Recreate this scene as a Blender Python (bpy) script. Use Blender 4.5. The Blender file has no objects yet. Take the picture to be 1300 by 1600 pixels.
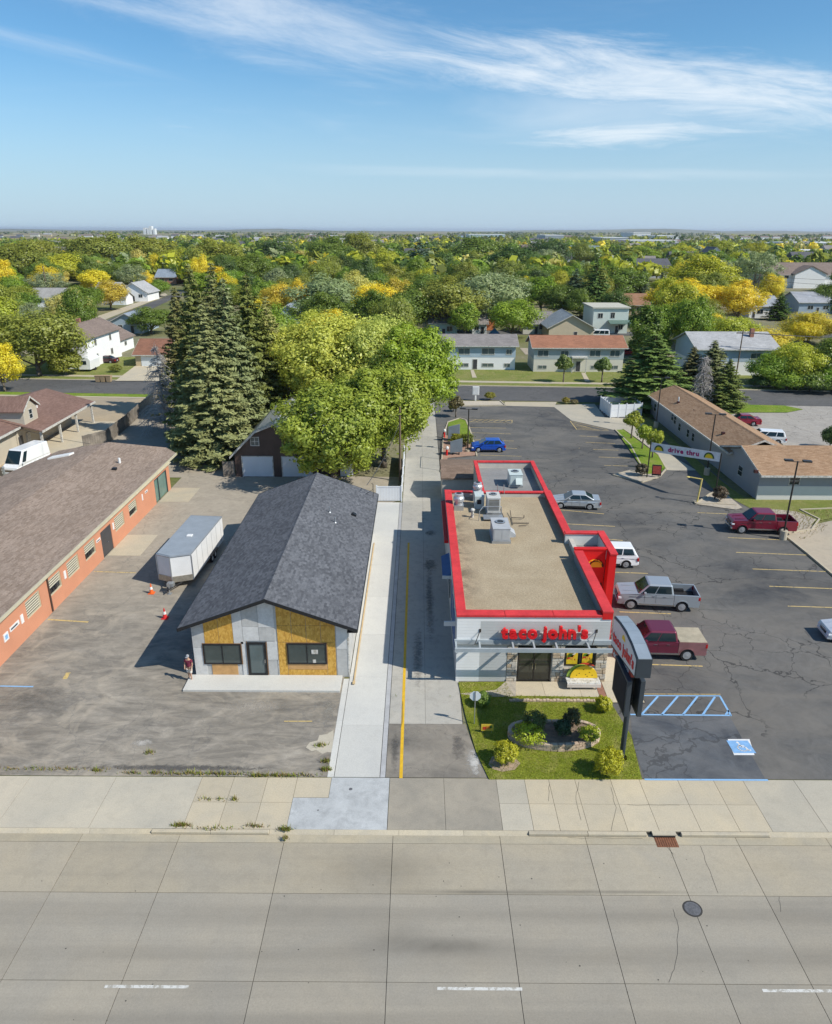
import bpy, bmesh, math, random
import numpy as np
from mathutils import Vector, Matrix

R = math.radians
random.seed(7)
SC = bpy.context.scene
COL = SC.collection

# ------------------------------------------------------------------ camera
F_PX, CAM_H = 1150.0, 26.2
_p, _y, _r = math.atan((800 - 359.5) / F_PX), R(0.2), R(0.17)
_f = Vector((-math.sin(_y) * math.cos(_p), math.cos(_y) * math.cos(_p), -math.sin(_p)))
_r0 = Vector((math.cos(_y), math.sin(_y), 0))
_rt = _r0 * math.cos(_r) + _r0.cross(_f) * math.sin(_r)
_up = _rt.cross(_f)
CAMP = Vector((0, 0, CAM_H))
cam_d = bpy.data.cameras.new('camera')
cam = bpy.data.objects.new('camera', cam_d)
COL.objects.link(cam)
cam.matrix_world = Matrix(((_rt.x, _up.x, -_f.x, 0), (_rt.y, _up.y, -_f.y, 0), (_rt.z, _up.z, -_f.z, CAM_H), (0, 0, 0, 1)))
cam_d.sensor_fit = 'HORIZONTAL'
cam_d.sensor_width = 36
cam_d.lens = 36 * F_PX / 1300
cam_d.clip_start = 0.5
cam_d.clip_end = 60000
SC.camera = cam

# ------------------------------------------------------------------ sky, sun, exposure
SUN_EL, SUN_AZ = R(43), R(114)        # azimuth measured from +Y (away from camera) towards +X
sv = SC.view_settings
SC.display_settings.display_device = 'sRGB'
sv.view_transform = 'Standard'
sv.look = 'None'
sv.exposure = 0.44
sv.gamma = 1
sv.use_curve_mapping = False
wd = bpy.data.worlds.new('World')
SC.world = wd
wd.use_nodes = True
nt = wd.node_tree
nt.nodes.clear()
def N(t, kind, **kw):
    n = t.nodes.new(kind)
    for k, v in kw.items():
        setattr(n, k, v)
    return n
def Lk(t, a, b):
    t.links.new(a, b)
def mth(t, op, a, b=None, c=None, clamp=False):
    n = N(t, 'ShaderNodeMath', operation=op, use_clamp=clamp)
    for i, x in enumerate((a, b, c)):
        if x is None: continue
        if isinstance(x, (int, float)): n.inputs[i].default_value = x
        else: Lk(t, x, n.inputs[i])
    return n.outputs[0]
def ramp(t, fac, stops):
    n = N(t, 'ShaderNodeValToRGB')
    e = n.color_ramp.elements
    while len(e) < len(stops): e.new(0.5)
    for i, (p, c) in enumerate(stops):
        e[i].position = p
        e[i].color = (*c, 1) if len(c) == 3 else c
    Lk(t, fac, n.inputs[0])
    return n.outputs[0]
def mixc(t, fac, a, b, mode='MIX'):
    n = N(t, 'ShaderNodeMix', data_type='RGBA', blend_type=mode)
    for i, x in ((0, fac), (6, a), (7, b)):
        if isinstance(x, (int, float)): n.inputs[i].default_value = x
        elif isinstance(x, tuple): n.inputs[i].default_value = (*x, 1)
        else: Lk(t, x, n.inputs[i])
    return n.outputs[2]

sky = N(nt, 'ShaderNodeTexSky')
sky.sky_type = 'NISHITA'
sky.sun_disc = False
sky.sun_elevation = SUN_EL
sky.sun_rotation = SUN_AZ
sky.altitude = 400
sky.air_density = 1.0
sky.dust_density = 0.6
sky.ozone_density = 3.0
tc = N(nt, 'ShaderNodeTexCoord')
sx = N(nt, 'ShaderNodeSeparateXYZ')
Lk(nt, tc.outputs['Generated'], sx.inputs[0])
az = mth(nt, 'ARCTAN2', sx.outputs[0], sx.outputs[1])
el = mth(nt, 'ARCSINE', sx.outputs[2])
def wisp(c_az, c_el, ang, half_l, half_w, sx_, sy_, lo, hi, seed, detail=7):
    """a streaky cirrus bank centred on a direction of the sky"""
    ca, sa = math.cos(ang), math.sin(ang)
    da = mth(nt, 'SUBTRACT', az, c_az); de = mth(nt, 'SUBTRACT', el, c_el)
    u = mth(nt, 'ADD', mth(nt, 'MULTIPLY', da, ca), mth(nt, 'MULTIPLY', de, sa))
    v = mth(nt, 'SUBTRACT', mth(nt, 'MULTIPLY', de, ca), mth(nt, 'MULTIPLY', da, sa))
    cb = N(nt, 'ShaderNodeCombineXYZ')
    Lk(nt, mth(nt, 'MULTIPLY', u, sx_), cb.inputs[0]); Lk(nt, mth(nt, 'MULTIPLY', v, sy_), cb.inputs[1])
    cb.inputs[2].default_value = seed
    nz = N(nt, 'ShaderNodeTexNoise'); nz.inputs['Scale'].default_value = 1; nz.inputs['Detail'].default_value = detail
    nz.inputs['Roughness'].default_value = 0.69; nz.inputs['Distortion'].default_value = 0.6
    Lk(nt, cb.outputs[0], nz.inputs['Vector'])
    uu = mth(nt, 'POWER', mth(nt, 'ABSOLUTE', mth(nt, 'DIVIDE', u, half_l)), 2.0)
    vv = mth(nt, 'POWER', mth(nt, 'ABSOLUTE', mth(nt, 'DIVIDE', v, half_w)), 2.0)
    env = mth(nt, 'EXPONENT', mth(nt, 'MULTIPLY', mth(nt, 'ADD', uu, vv), -1.0))
    s = mth(nt, 'ADD', nz.outputs[0], mth(nt, 'MULTIPLY', mth(nt, 'SUBTRACT', env, 1.0), 0.55))
    mr = N(nt, 'ShaderNodeMapRange', interpolation_type='SMOOTHSTEP')
    mr.inputs['From Min'].default_value = lo; mr.inputs['From Max'].default_value = hi
    Lk(nt, s, mr.inputs['Value'])
    return mr.outputs[0]
w1 = wisp(0.265, 0.156, R(-8.3), 0.40, 0.042, 5.0, 34, 0.14, 0.66, 3.1, 9)
w2 = wisp(-0.17, 0.220, R(-8.8), 0.34, 0.055, 4.2, 24, 0.12, 0.80, 8.4, 8)
w3 = wisp(-0.43, 0.187, R(-9.3), 0.20, 0.011, 3.0, 40, 0.10, 0.85, 5.2)
w4 = wisp(0.22, 0.064, R(-1), 0.42, 0.009, 3.0, 44, 0.10, 0.9, 1.7)
w5 = wisp(0.26, 0.107, R(0.5), 0.15, 0.013, 6.5, 48, 0.06, 0.58, 6.6, 9)
w6 = wisp(0.21, 0.126, R(-3), 0.19, 0.034, 3.0, 16, 0.0, 0.8, 2.9, 4)
cl = None
for w_, k_ in ((w1, 1.0), (w2, .72), (w3, .42), (w4, .42), (w5, .85), (w6, .55)):
    q_ = mth(nt, 'MULTIPLY', w_, k_); cl = q_ if cl is None else mth(nt, 'MAXIMUM', cl, q_)
# the same kind of thin cirrus continues over the rest of the sky
cb = N(nt, 'ShaderNodeCombineXYZ')
zz = mth(nt, 'MAXIMUM', sx.outputs[2], 0.08)
Lk(nt, mth(nt, 'DIVIDE', sx.outputs[0], zz), cb.inputs[0]); Lk(nt, mth(nt, 'MULTIPLY', mth(nt, 'DIVIDE', sx.outputs[1], zz), 2.5), cb.inputs[1])
nz = N(nt, 'ShaderNodeTexNoise'); nz.inputs['Scale'].default_value = 0.5; nz.inputs['Detail'].default_value = 6
Lk(nt, cb.outputs[0], nz.inputs['Vector'])
mr = N(nt, 'ShaderNodeMapRange', interpolation_type='SMOOTHSTEP')
mr.inputs['From Min'].default_value = 0.55; mr.inputs['From Max'].default_value = 0.85
Lk(nt, nz.outputs[0], mr.inputs['Value'])
up = N(nt, 'ShaderNodeMapRange', interpolation_type='SMOOTHSTEP')
up.inputs['From Min'].default_value = 0.26; up.inputs['From Max'].default_value = 0.45
Lk(nt, el, up.inputs['Value'])
cl = mth(nt, 'MAXIMUM', cl, mth(nt, 'MULTIPLY', mth(nt, 'MULTIPLY', mr.outputs[0], up.outputs[0]), 0.6))
hz_ = N(nt, 'ShaderNodeMapRange', interpolation_type='SMOOTHSTEP')
hz_.inputs['From Min'].default_value = 0.21; hz_.inputs['From Max'].default_value = -0.02
Lk(nt, el, hz_.inputs['Value'])
skyc = mixc(nt, 1.0, sky.outputs[0], (0.66, 1.0, 1.14), 'MULTIPLY')
skyc = mixc(nt, mth(nt, 'MULTIPLY', hz_.outputs[0], 0.85), skyc, (4.35, 5.55, 6.9))
skyc = mixc(nt, mth(nt, 'MULTIPLY', cl, 0.80), skyc, (8.0, 8.5, 8.9))
bg = N(nt, 'ShaderNodeBackground'); bg.inputs[1].default_value = 0.088
Lk(nt, skyc, bg.inputs[0])
wo = N(nt, 'ShaderNodeOutputWorld')
Lk(nt, bg.outputs[0], wo.inputs[0])

sun_d = bpy.data.lights.new('sun', 'SUN')
sun_d.energy = 3.9
sun_d.angle = R(0.53)
sun_d.color = (1.0, 0.95, 0.86)
sun = bpy.data.objects.new('sun', sun_d)
COL.objects.link(sun)
SUNV = Vector((math.sin(SUN_AZ) * math.cos(SUN_EL), math.cos(SUN_AZ) * math.cos(SUN_EL), math.sin(SUN_EL)))
sun.rotation_euler = SUNV.to_track_quat('Z', 'Y').to_euler()
sun.location = (60, -30, 80)

# ------------------------------------------------------------------ from photograph pixel to a point of the place
def _ray(px, py):
    return _f * F_PX + _rt * (px - 650) - _up * (py - 800)
def G(px, py, z=0.0):
    d = _ray(px, py); t = (z - CAM_H) / d.z
    return CAMP + d * t
def GY(px, py, Y):
    d = _ray(px, py); return CAMP + d * (Y / d.y)
def GX(px, py, X):
    d = _ray(px, py); return CAMP + d * (X / d.x)
def PX(p):
    q = Vector(p) - CAMP; w = q.dot(_f)
    return 650 + F_PX * q.dot(_rt) / w, 800 - F_PX * q.dot(_up) / w
def g2(*pts):
    return [(G(a, b).x, G(a, b).y) for a, b in pts]

# ------------------------------------------------------------------ mesh builder
BASE = {}
class MB:
    def __init__(s): s.v = []; s.f = []; s.m = []
    def face(s, pts, mi=0):
        i = len(s.v); s.v += [tuple(p) for p in pts]; s.f.append(tuple(range(i, i + len(pts)))); s.m.append(mi); return s
    def hexa(s, b, t, mi=0):
        """b, t: matching rings (ccw seen from above)"""
        n = len(b); i = len(s.v); s.v += [tuple(p) for p in b] + [tuple(p) for p in t]
        s.f.append(tuple(range(i + n - 1, i - 1, -1))); s.f.append(tuple(range(i + n, i + 2 * n)))
        for k in range(n):
            j = (k + 1) % n; s.f.append((i + k, i + j, i + n + j, i + n + k))
        s.m += [mi] * (n + 2); return s
    def box(s, x0, x1, y0, y1, z0, z1, mi=0):
        x0, x1 = sorted((x0, x1)); y0, y1 = sorted((y0, y1)); z0, z1 = sorted((z0, z1))
        q = [(x0, y0), (x1, y0), (x1, y1), (x0, y1)]
        return s.hexa([(*p, z0) for p in q], [(*p, z1) for p in q], mi)
    def prism(s, poly, z0, z1, mi=0):
        a = sum(poly[i][0] * poly[(i + 1) % len(poly)][1] - poly[(i + 1) % len(poly)][0] * poly[i][1] for i in range(len(poly)))
        if a < 0: poly = poly[::-1]
        return s.hexa([(p[0], p[1], z0) for p in poly], [(p[0], p[1], z1) for p in poly], mi)
    def extr(s, pts, vec, mi=0):
        """extrude a planar 3-D polygon along vec"""
        vec = Vector(vec); return s.hexa(pts, [tuple(Vector(p) + vec) for p in pts], mi)
    def tube(s, p0, p1, r0, r1=None, n=8, mi=0, cap=True):
        r1 = r0 if r1 is None else r1
        p0, p1 = Vector(p0), Vector(p1); d = (p1 - p0).normalized()
        a = d.orthogonal().normalized(); b = d.cross(a); i = len(s.v)
        for p, r in ((p0, r0), (p1, r1)):
            for k in range(n):
                t = 2 * math.pi * k / n
                s.v.append(tuple(p + (a * math.cos(t) + b * math.sin(t)) * r))
        for k in range(n):
            j = (k + 1) % n; s.f.append((i + k, i + j, i + n + j, i + n + k)); s.m.append(mi)
        if cap:
            s.f.append(tuple(range(i + n - 1, i - 1, -1))); s.f.append(tuple(range(i + n, i + 2 * n))); s.m += [mi, mi]
        return s
    def path(s, pts, r, n=6, mi=0):
        for k, (a, b) in enumerate(zip(pts[:-1], pts[1:])):
            ra = r[k] if isinstance(r, (list, tuple)) else r
            rb = r[k + 1] if isinstance(r, (list, tuple)) else r
            s.tube(a, b, ra, rb, n, mi)
        return s
    def lathe(s, c, prof, n=16, mi=0, axis=None):
        """prof: list of (radius, height) about axis (default z) through c"""
        ax = Vector(axis or (0, 0, 1)).normalized(); a = ax.orthogonal().normalized() if axis else Vector((1, 0, 0)); b = ax.cross(a)
        i = len(s.v); c = Vector(c)
        for r, h in prof:
            for k in range(n):
                t = 2 * math.pi * k / n
                s.v.append(tuple(c + ax * h + (a * math.cos(t) + b * math.sin(t)) * r))
        for q in range(len(prof) - 1):
            for k in range(n):
                j = (k + 1) % n; o = i + q * n
                s.f.append((o + k, o + j, o + n + j, o + n + k)); s.m.append(mi)
        s.f.append(tuple(range(i + n - 1, i - 1, -1))); o = i + (len(prof) - 1) * n
        s.f.append(tuple(range(o, o + n))); s.m += [mi, mi]
        return s
    def ball(s, c, rx, ry=None, rz=None, n=12, m=8, mi=0):
        ry = ry or rx; rz = rz or rx; i = len(s.v); c = Vector(c)
        for q in range(m + 1):
            ph = math.pi * q / m - math.pi / 2
            rr = max(math.cos(ph), 0.02)
            for k in range(n):
                t = 2 * math.pi * k / n
                s.v.append((c.x + rx * rr * math.cos(t), c.y + ry * rr * math.sin(t), c.z + rz * math.sin(ph)))
        for q in range(m):
            for k in range(n):
                j = (k + 1) % n; o = i + q * n
                s.f.append((o + k, o + j, o + n + j, o + n + k)); s.m.append(mi)
        s.f.append(tuple(range(i + n - 1, i - 1, -1))); s.f.append(tuple(range(i + m * n, i + m * n + n))); s.m += [mi, mi]
        return s
    def xf(s, mat):
        s.v = [tuple(mat @ Vector(p)) for p in s.v]; return s
    def mesh(s, name, mats, off=None, smooth=False):
        me = bpy.data.meshes.new(name)
        v = s.v if off is None else [(a - off.x, b - off.y, c - off.z) for a, b, c in s.v]
        me.from_pydata(v, [], s.f)
        for m in (mats if isinstance(mats, (list, tuple)) else [mats]):
            if m: me.materials.append(m)
        if any(s.m): me.polygons.foreach_set('material_index', s.m)
        if smooth: me.polygons.foreach_set('use_smooth', [True] * len(me.polygons))
        me.update(); return me
    def build(s, name, mats, parent=None, smooth=False, bevel=0, seg=2):
        off = BASE.get(parent.name) if parent is not None else None
        return link(name, s.mesh(name, mats, off, smooth), parent, bevel, seg)
def link(name, me, parent=None, bevel=0, seg=2):
    o = bpy.data.objects.new(name, me); COL.objects.link(o)
    if parent is not None:
        o.parent = parent
        if parent.name in BASE: BASE[o.name] = BASE[parent.name]
    if bevel:
        b = o.modifiers.new('bevel', 'BEVEL'); b.width = bevel; b.segments = seg; b.limit_method = 'ANGLE'; b.angle_limit = R(35)
        b.harden_normals = False
    return o
def tag(o, label=None, cat=None, group=None, kind=None):
    if label: o['label'] = label
    if cat: o['category'] = cat
    if group: o['group'] = group
    if kind: o['kind'] = kind
    return o
def thing(name, label, cat, loc=(0, 0, 0), rz=0.0, group=None, world=True):
    """an Empty at the base of a thing; with world=True its parts are given in coordinates of the place"""
    o = bpy.data.objects.new(name, None); COL.objects.link(o)
    o.location = loc; o.rotation_euler = (0, 0, rz); o.empty_display_size = 0.3
    tag(o, label, cat, group)
    if world: BASE[o.name] = Vector(loc)
    return o
def struct(name, mb, mats, **k):
    o = mb.build(name, mats, **k); o['kind'] = 'structure'; return o
def kids(o): return list(o.children)
def dup(o, loc, rz=None, label=None, group=None, scale=None, parent=None):
    c = o.copy(); COL.objects.link(c)
    if parent is not None: c.parent = parent
    else:
        c.location = loc
        if rz is not None: c.rotation_euler = (0, 0, rz)
        if scale is not None: c.scale = scale
        if label: c['label'] = label
        if group: c['group'] = group
    for ch in o.children: dup(ch, None, parent=c)
    return c

# ------------------------------------------------------------------ materials
def newmat(name):
    m = bpy.data.materials.new(name); m.use_nodes = True; t = m.node_tree; t.nodes.clear()
    b = N(t, 'ShaderNodeBsdfPrincipled'); o = N(t, 'ShaderNodeOutputMaterial'); Lk(t, b.outputs[0], o.inputs[0])
    return m, t, b
def coords(t, scale=(1, 1, 1), rot=(0, 0, 0), geo=False):
    c = N(t, 'ShaderNodeTexCoord'); m = N(t, 'ShaderNodeMapping')
    m.inputs['Scale'].default_value = scale; m.inputs['Rotation'].default_value = rot
    Lk(t, c.outputs['Object'], m.inputs[0]); return m.outputs[0]
def noise(t, vec, scale, detail=4, rough=0.55, dist=0.0):
    n = N(t, 'ShaderNodeTexNoise'); n.inputs['Scale'].default_value = scale; n.inputs['Detail'].default_value = detail
    n.inputs['Roughness'].default_value = rough; n.inputs['Distortion'].default_value = dist
    Lk(t, vec, n.inputs['Vector']); return n.outputs[0]
def bump(t, b, h, strength=0.3, dist=0.02):
    n = N(t, 'ShaderNodeBump'); n.inputs['Strength'].default_value = strength; n.inputs['Distance'].default_value = dist
    Lk(t, h, n.inputs['Height']); Lk(t, n.outputs[0], b.inputs['Normal'])
def sc(c, k): return tuple(min(1, x * k) for x in c)
def span(t, x, lo, hi):
    n = N(t, 'ShaderNodeMapRange'); n.inputs['From Min'].default_value = lo; n.inputs['From Max'].default_value = hi
    Lk(t, x, n.inputs['Value']); return n.outputs[0]
MATS = {}
def M(name, col, rough=0.6, metal=0.0, var=0.12, scale=1.5, fine=0.0, fscale=25, bmp=0.0, spec=0.4, coat=0.0, alpha=None):
    if name in MATS: return MATS[name]
    m, t, b = newmat(name)
    v = coords(t)
    f = span(t, noise(t, v, scale, 5, 0.6), 0.3, 0.7)
    c = mixc(t, f, sc(col, 1 - var), sc(col, 1 + var))
    if fine:
        f2 = span(t, noise(t, v, fscale, 3, 0.7), 0.3, 0.7)
        c = mixc(t, 1.0, c, mixc(t, f2, (1 - fine,) * 3, (1 + fine,) * 3), 'MULTIPLY')
    Lk(t, c, b.inputs['Base Color'])
    b.inputs['Roughness'].default_value = rough; b.inputs['Metallic'].default_value = metal
    b.inputs['Specular IOR Level'].default_value = spec; b.inputs['Coat Weight'].default_value = coat
    if coat: b.inputs['Coat Roughness'].default_value = 0.08
    if bmp: bump(t, b, noise(t, v, fscale, 4, 0.6), bmp, 0.02)
    MATS[name] = m
    return m
def M_siding(name, col, pitch=0.15, axis=2, var=0.06, depth=0.5):
    """lap siding: a saw-tooth relief every pitch metres"""
    if name in MATS: return MATS[name]
    m, t, b = newmat(name)
    c = N(t, 'ShaderNodeTexCoord'); s = N(t, 'ShaderNodeSeparateXYZ'); Lk(t, c.outputs['Object'], s.inputs[0])
    fr = mth(t, 'FRACT', mth(t, 'DIVIDE', s.outputs[axis], pitch))
    f = span(t, noise(t, c.outputs['Object'], 0.8, 5), 0.3, 0.7)
    Lk(t, mixc(t, f, sc(col, 1 - var), sc(col, 1 + var)), b.inputs['Base Color'])
    b.inputs['Roughness'].default_value = 0.55
    bump(t, b, mth(t, 'SUBTRACT', 1.0, fr), depth, 0.02)
    MATS[name] = m; return m
def M_shingle(name, a, b_, w=0.55, h=0.14, ridge_y=True, patch=0.1, bmp=0.5):
    """asphalt shingles in courses parallel to the ridge, tabs of mixed tone"""
    if name in MATS: return MATS[name]
    m, t, b = newmat(name)
    co = N(t, 'ShaderNodeTexCoord'); sp = N(t, 'ShaderNodeSeparateXYZ'); Lk(t, co.outputs['Object'], sp.inputs[0]); vv = co.outputs['Object']
    al, dn = (sp.outputs[1], sp.outputs[0]) if ridge_y else (sp.outputs[0], sp.outputs[1])
    ry_ = mth(t, 'DIVIDE', dn, h); row = mth(t, 'FLOOR', ry_)
    w1_ = N(t, 'ShaderNodeTexWhiteNoise', noise_dimensions='1D'); Lk(t, row, w1_.inputs['W'])
    cx_ = mth(t, 'FLOOR', mth(t, 'ADD', mth(t, 'DIVIDE', al, w), mth(t, 'MULTIPLY', w1_.outputs['Value'], 7.3)))
    cv = N(t, 'ShaderNodeCombineXYZ'); Lk(t, cx_, cv.inputs[0]); Lk(t, row, cv.inputs[1])
    w2_ = N(t, 'ShaderNodeTexWhiteNoise', noise_dimensions='2D'); Lk(t, cv.outputs[0], w2_.inputs['Vector'])
    n1 = span(t, noise(t, vv, 0.35, 4), 0.3, 0.7); n2 = span(t, noise(t, vv, 9, 4, 0.75), 0.3, 0.7)
    c = mixc(t, w2_.outputs['Value'], a, b_)
    c = mixc(t, 1.0, c, mixc(t, n1, (1 - patch,) * 3, (1 + patch,) * 3), 'MULTIPLY')
    c = mixc(t, 1.0, c, mixc(t, n2, (0.74,) * 3, (1.26,) * 3), 'MULTIPLY')
    Lk(t, c, b.inputs['Base Color']); b.inputs['Roughness'].default_value = 0.9; b.inputs['Specular IOR Level'].default_value = 0.2
    bump(t, b, mth(t, 'ADD', mth(t, 'MULTIPLY', n2, 0.6), mth(t, 'MULTIPLY', mth(t, 'FRACT', ry_), 0.35)), bmp, 0.02)
    MATS[name] = m; return m
def M_concrete(name, col, var=0.12, stain=0.25, tint=(1.0, 0.95, 0.86), seed=0.0, sscale=0.25, rough=0.85, streak=0.0, spots=()):
    if name in MATS: return MATS[name]
    m, t, b = newmat(name)
    v = coords(t); gp = N(t, 'ShaderNodeNewGeometry').outputs['Position']
    ad = N(t, 'ShaderNodeVectorMath', operation='ADD'); ad.inputs[1].default_value = (seed * 13.1, seed * 7.7, seed); Lk(t, gp, ad.inputs[0])
    p = ad.outputs[0]
    n1 = span(t, noise(t, p, sscale, 6, 0.6, 0.6), 0.3, 0.7)
    n2 = span(t, noise(t, p, 14, 4, 0.8), 0.25, 0.75)
    n3 = span(t, noise(t, p, 1.7, 6, 0.7, 0.4), 0.48, 0.78)
    c = mixc(t, n1, sc(col, 1 - var), sc(tuple(x * y for x, y in zip(col, tint)), 1 + var))
    c = mixc(t, 1.0, c, mixc(t, n2, (0.86,) * 3, (1.14,) * 3), 'MULTIPLY')
    c = mixc(t, mth(t, 'MULTIPLY', n3, stain), c, sc(col, 0.45))
    if streak:
        mp = N(t, 'ShaderNodeMapping'); mp.inputs['Scale'].default_value = (0.06, 1.6, 1); Lk(t, p, mp.inputs[0])
        n4 = span(t, noise(t, mp.outputs[0], 1.0, 4, 0.6), 0.42, 0.7)
        c = mixc(t, mth(t, 'MULTIPLY', n4, streak), c, sc(col, 0.62))
    for sx0, sy0, sw, sh_, k in spots:      # oil and rubber marks with a place of their own
        sp = N(t, 'ShaderNodeSeparateXYZ'); Lk(t, N(t, 'ShaderNodeNewGeometry').outputs['Position'], sp.inputs[0])
        u = mth(t, 'DIVIDE', mth(t, 'SUBTRACT', sp.outputs[0], sx0), sw); w_ = mth(t, 'DIVIDE', mth(t, 'SUBTRACT', sp.outputs[1], sy0), sh_)
        e = mth(t, 'EXPONENT', mth(t, 'MULTIPLY', mth(t, 'ADD', mth(t, 'MULTIPLY', u, u), mth(t, 'MULTIPLY', w_, w_)), -1.0))
        c = mixc(t, mth(t, 'MULTIPLY', e, mth(t, 'MULTIPLY', mth(t, 'ADD', n1, 0.6), k), clamp=True), c, sc(col, 0.42))
    # each slab of a pour has its own tone
    oi = N(t, 'ShaderNodeObjectInfo')
    c = mixc(t, 1.0, c, ramp(t, oi.outputs['Random'], [(0, (0.93,) * 3), (1, (1.06,) * 3)]), 'MULTIPLY')
    Lk(t, c, b.inputs['Base Color']); b.inputs['Roughness'].default_value = rough; b.inputs['Specular IOR Level'].default_value = 0.25
    bump(t, b, n2, 0.15, 0.01)
    MATS[name] = m; return m
def M_asphalt(name, dark, light, cracks=0.0, crack_scale=0.16, dusty=0.0, dust=(0.3, 0.27, 0.22), pscale=0.12, seam=0.02, grad=None, streaks=0.0):
    if name in MATS: return MATS[name]
    m, t, b = newmat(name)
    p = N(t, 'ShaderNodeNewGeometry').outputs['Position']
    n1 = span(t, noise(t, p, pscale, 6, 0.62, 0.8), 0.32, 0.68)
    n2 = span(t, noise(t, p, 18, 4, 0.85), 0.25, 0.75)
    n3 = span(t, noise(t, p, 1.1, 6, 0.72, 1.2), 0.3, 0.72)
    c = mixc(t, n1, dark, light)
    c = mixc(t, 1.0, c, mixc(t, n3, (0.78,) * 3, (1.22,) * 3), 'MULTIPLY')
    c = mixc(t, 1.0, c, mixc(t, n2, (0.78,) * 3, (1.22,) * 3), 'MULTIPLY')
    if dusty:
        mp = N(t, 'ShaderNodeMapping'); mp.inputs['Scale'].default_value = (0.09, 0.16, 1); mp.inputs['Rotation'].default_value = (0, 0, R(25)); Lk(t, p, mp.inputs[0])
        d = span(t, noise(t, mp.outputs[0], 1.6, 7, 0.66, 0.9), 0.36, 0.64)
        c = mixc(t, mth(t, 'MULTIPLY', d, dusty), c, dust)
    if streaks:                              # wheel and plough scuffs, drawn out along the traffic
        mp = N(t, 'ShaderNodeMapping'); mp.inputs['Scale'].default_value = (0.45, 1.5, 1); mp.inputs['Rotation'].default_value = (0, 0, R(-18)); Lk(t, p, mp.inputs[0])
        d1_ = span(t, noise(t, mp.outputs[0], 0.9, 8, 0.72, 1.0), 0.36, 0.66); d2_ = span(t, noise(t, p, 0.28, 6, 0.7, 1.5), 0.50, 0.70)
        c = mixc(t, mth(t, 'MULTIPLY', d1_, streaks, clamp=True), c, sc(dark, 0.62))
        c = mixc(t, mth(t, 'MULTIPLY', d2_, 0.75, clamp=True), c, sc(dust, 1.05))
    if grad:                                 # dust thickens away from the street
        sp = N(t, 'ShaderNodeSeparateXYZ'); Lk(t, p, sp.inputs[0])
        gk = span(t, mth(t, 'ADD', sp.outputs[1], mth(t, 'MULTIPLY', mth(t, 'SUBTRACT', n1, .5), 14)), grad[0], grad[1]); gk = mth(t, 'MINIMUM', mth(t, 'MAXIMUM', gk, 0), 1)
        c = mixc(t, mth(t, 'MULTIPLY', gk, grad[2]), c, mixc(t, n3, sc(dust, .82), sc(dust, 1.12)))
    h = n2
    if cracks:
        wn = N(t, 'ShaderNodeTexNoise'); wn.inputs['Scale'].default_value = 0.9; wn.inputs['Detail'].default_value = 5; Lk(t, p, wn.inputs['Vector'])
        wm = N(t, 'ShaderNodeVectorMath', operation='SCALE'); wm.inputs['Scale'].default_value = 1.5; Lk(t, wn.outputs['Color'], wm.inputs[0])
        wa = N(t, 'ShaderNodeVectorMath', operation='ADD'); Lk(t, p, wa.inputs[0]); Lk(t, wm.outputs[0], wa.inputs[1])
        tot = None
        for s_, wdt, lo, hi in ((crack_scale, 0.0036, 0.40, 0.46), (crack_scale * 4.2, 0.011, 0.52, 0.565)):
            vo = N(t, 'ShaderNodeTexVoronoi', feature='DISTANCE_TO_EDGE'); vo.inputs['Scale'].default_value = s_; Lk(t, wa.outputs[0], vo.inputs['Vector'])
            e = mth(t, 'LESS_THAN', vo.outputs['Distance'], wdt)
            msk = span(t, noise(t, p, 0.11, 3, 0.5), lo, hi)
            e = mth(t, 'MULTIPLY', e, mth(t, 'MINIMUM', mth(t, 'MAXIMUM', msk, 0), 1))
            tot = e if tot is None else mth(t, 'MAXIMUM', tot, e)
        c = mixc(t, mth(t, 'MULTIPLY', tot, cracks), c, (seam,) * 3)
        h = mth(t, 'SUBTRACT', n2, mth(t, 'MULTIPLY', tot, 2.0))
    Lk(t, c, b.inputs['Base Color']); b.inputs['Roughness'].default_value = 0.88; b.inputs['Specular IOR Level'].default_value = 0.3
    bump(t, b, h, 0.25, 0.01)
    MATS[name] = m; return m
def M_decal(name, col, cx, cy, rx, ry, k=1.0, ns=3.0, lo=.38, hi=.72):
    """a stain with a ragged outline of its own, thin on the surface it marks"""
    m, t, b = newmat(name); p = N(t, 'ShaderNodeNewGeometry').outputs['Position']; sp = N(t, 'ShaderNodeSeparateXYZ'); Lk(t, p, sp.inputs[0])
    u = mth(t, 'DIVIDE', mth(t, 'SUBTRACT', sp.outputs[0], cx), rx); v = mth(t, 'DIVIDE', mth(t, 'SUBTRACT', sp.outputs[1], cy), ry)
    e = mth(t, 'EXPONENT', mth(t, 'MULTIPLY', mth(t, 'ADD', mth(t, 'MULTIPLY', u, u), mth(t, 'MULTIPLY', v, v)), -1.0))
    n = noise(t, p, ns, 8, 0.72, .6); a = mth(t, 'MULTIPLY', span(t, mth(t, 'ADD', n, mth(t, 'MULTIPLY', mth(t, 'SUBTRACT', e, .75), .7)), lo, hi), k, clamp=True)
    a = mth(t, 'MULTIPLY', a, mth(t, 'GREATER_THAN', e, .12)); a = mth(t, 'MINIMUM', mth(t, 'MAXIMUM', a, 0), 1)
    Lk(t, mixc(t, span(t, noise(t, p, 20, 3, .8), .3, .7), sc(col, .75), sc(col, 1.2)), b.inputs['Base Color']); b.inputs['Roughness'].default_value = .9; Lk(t, a, b.inputs['Alpha']); return m
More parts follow.
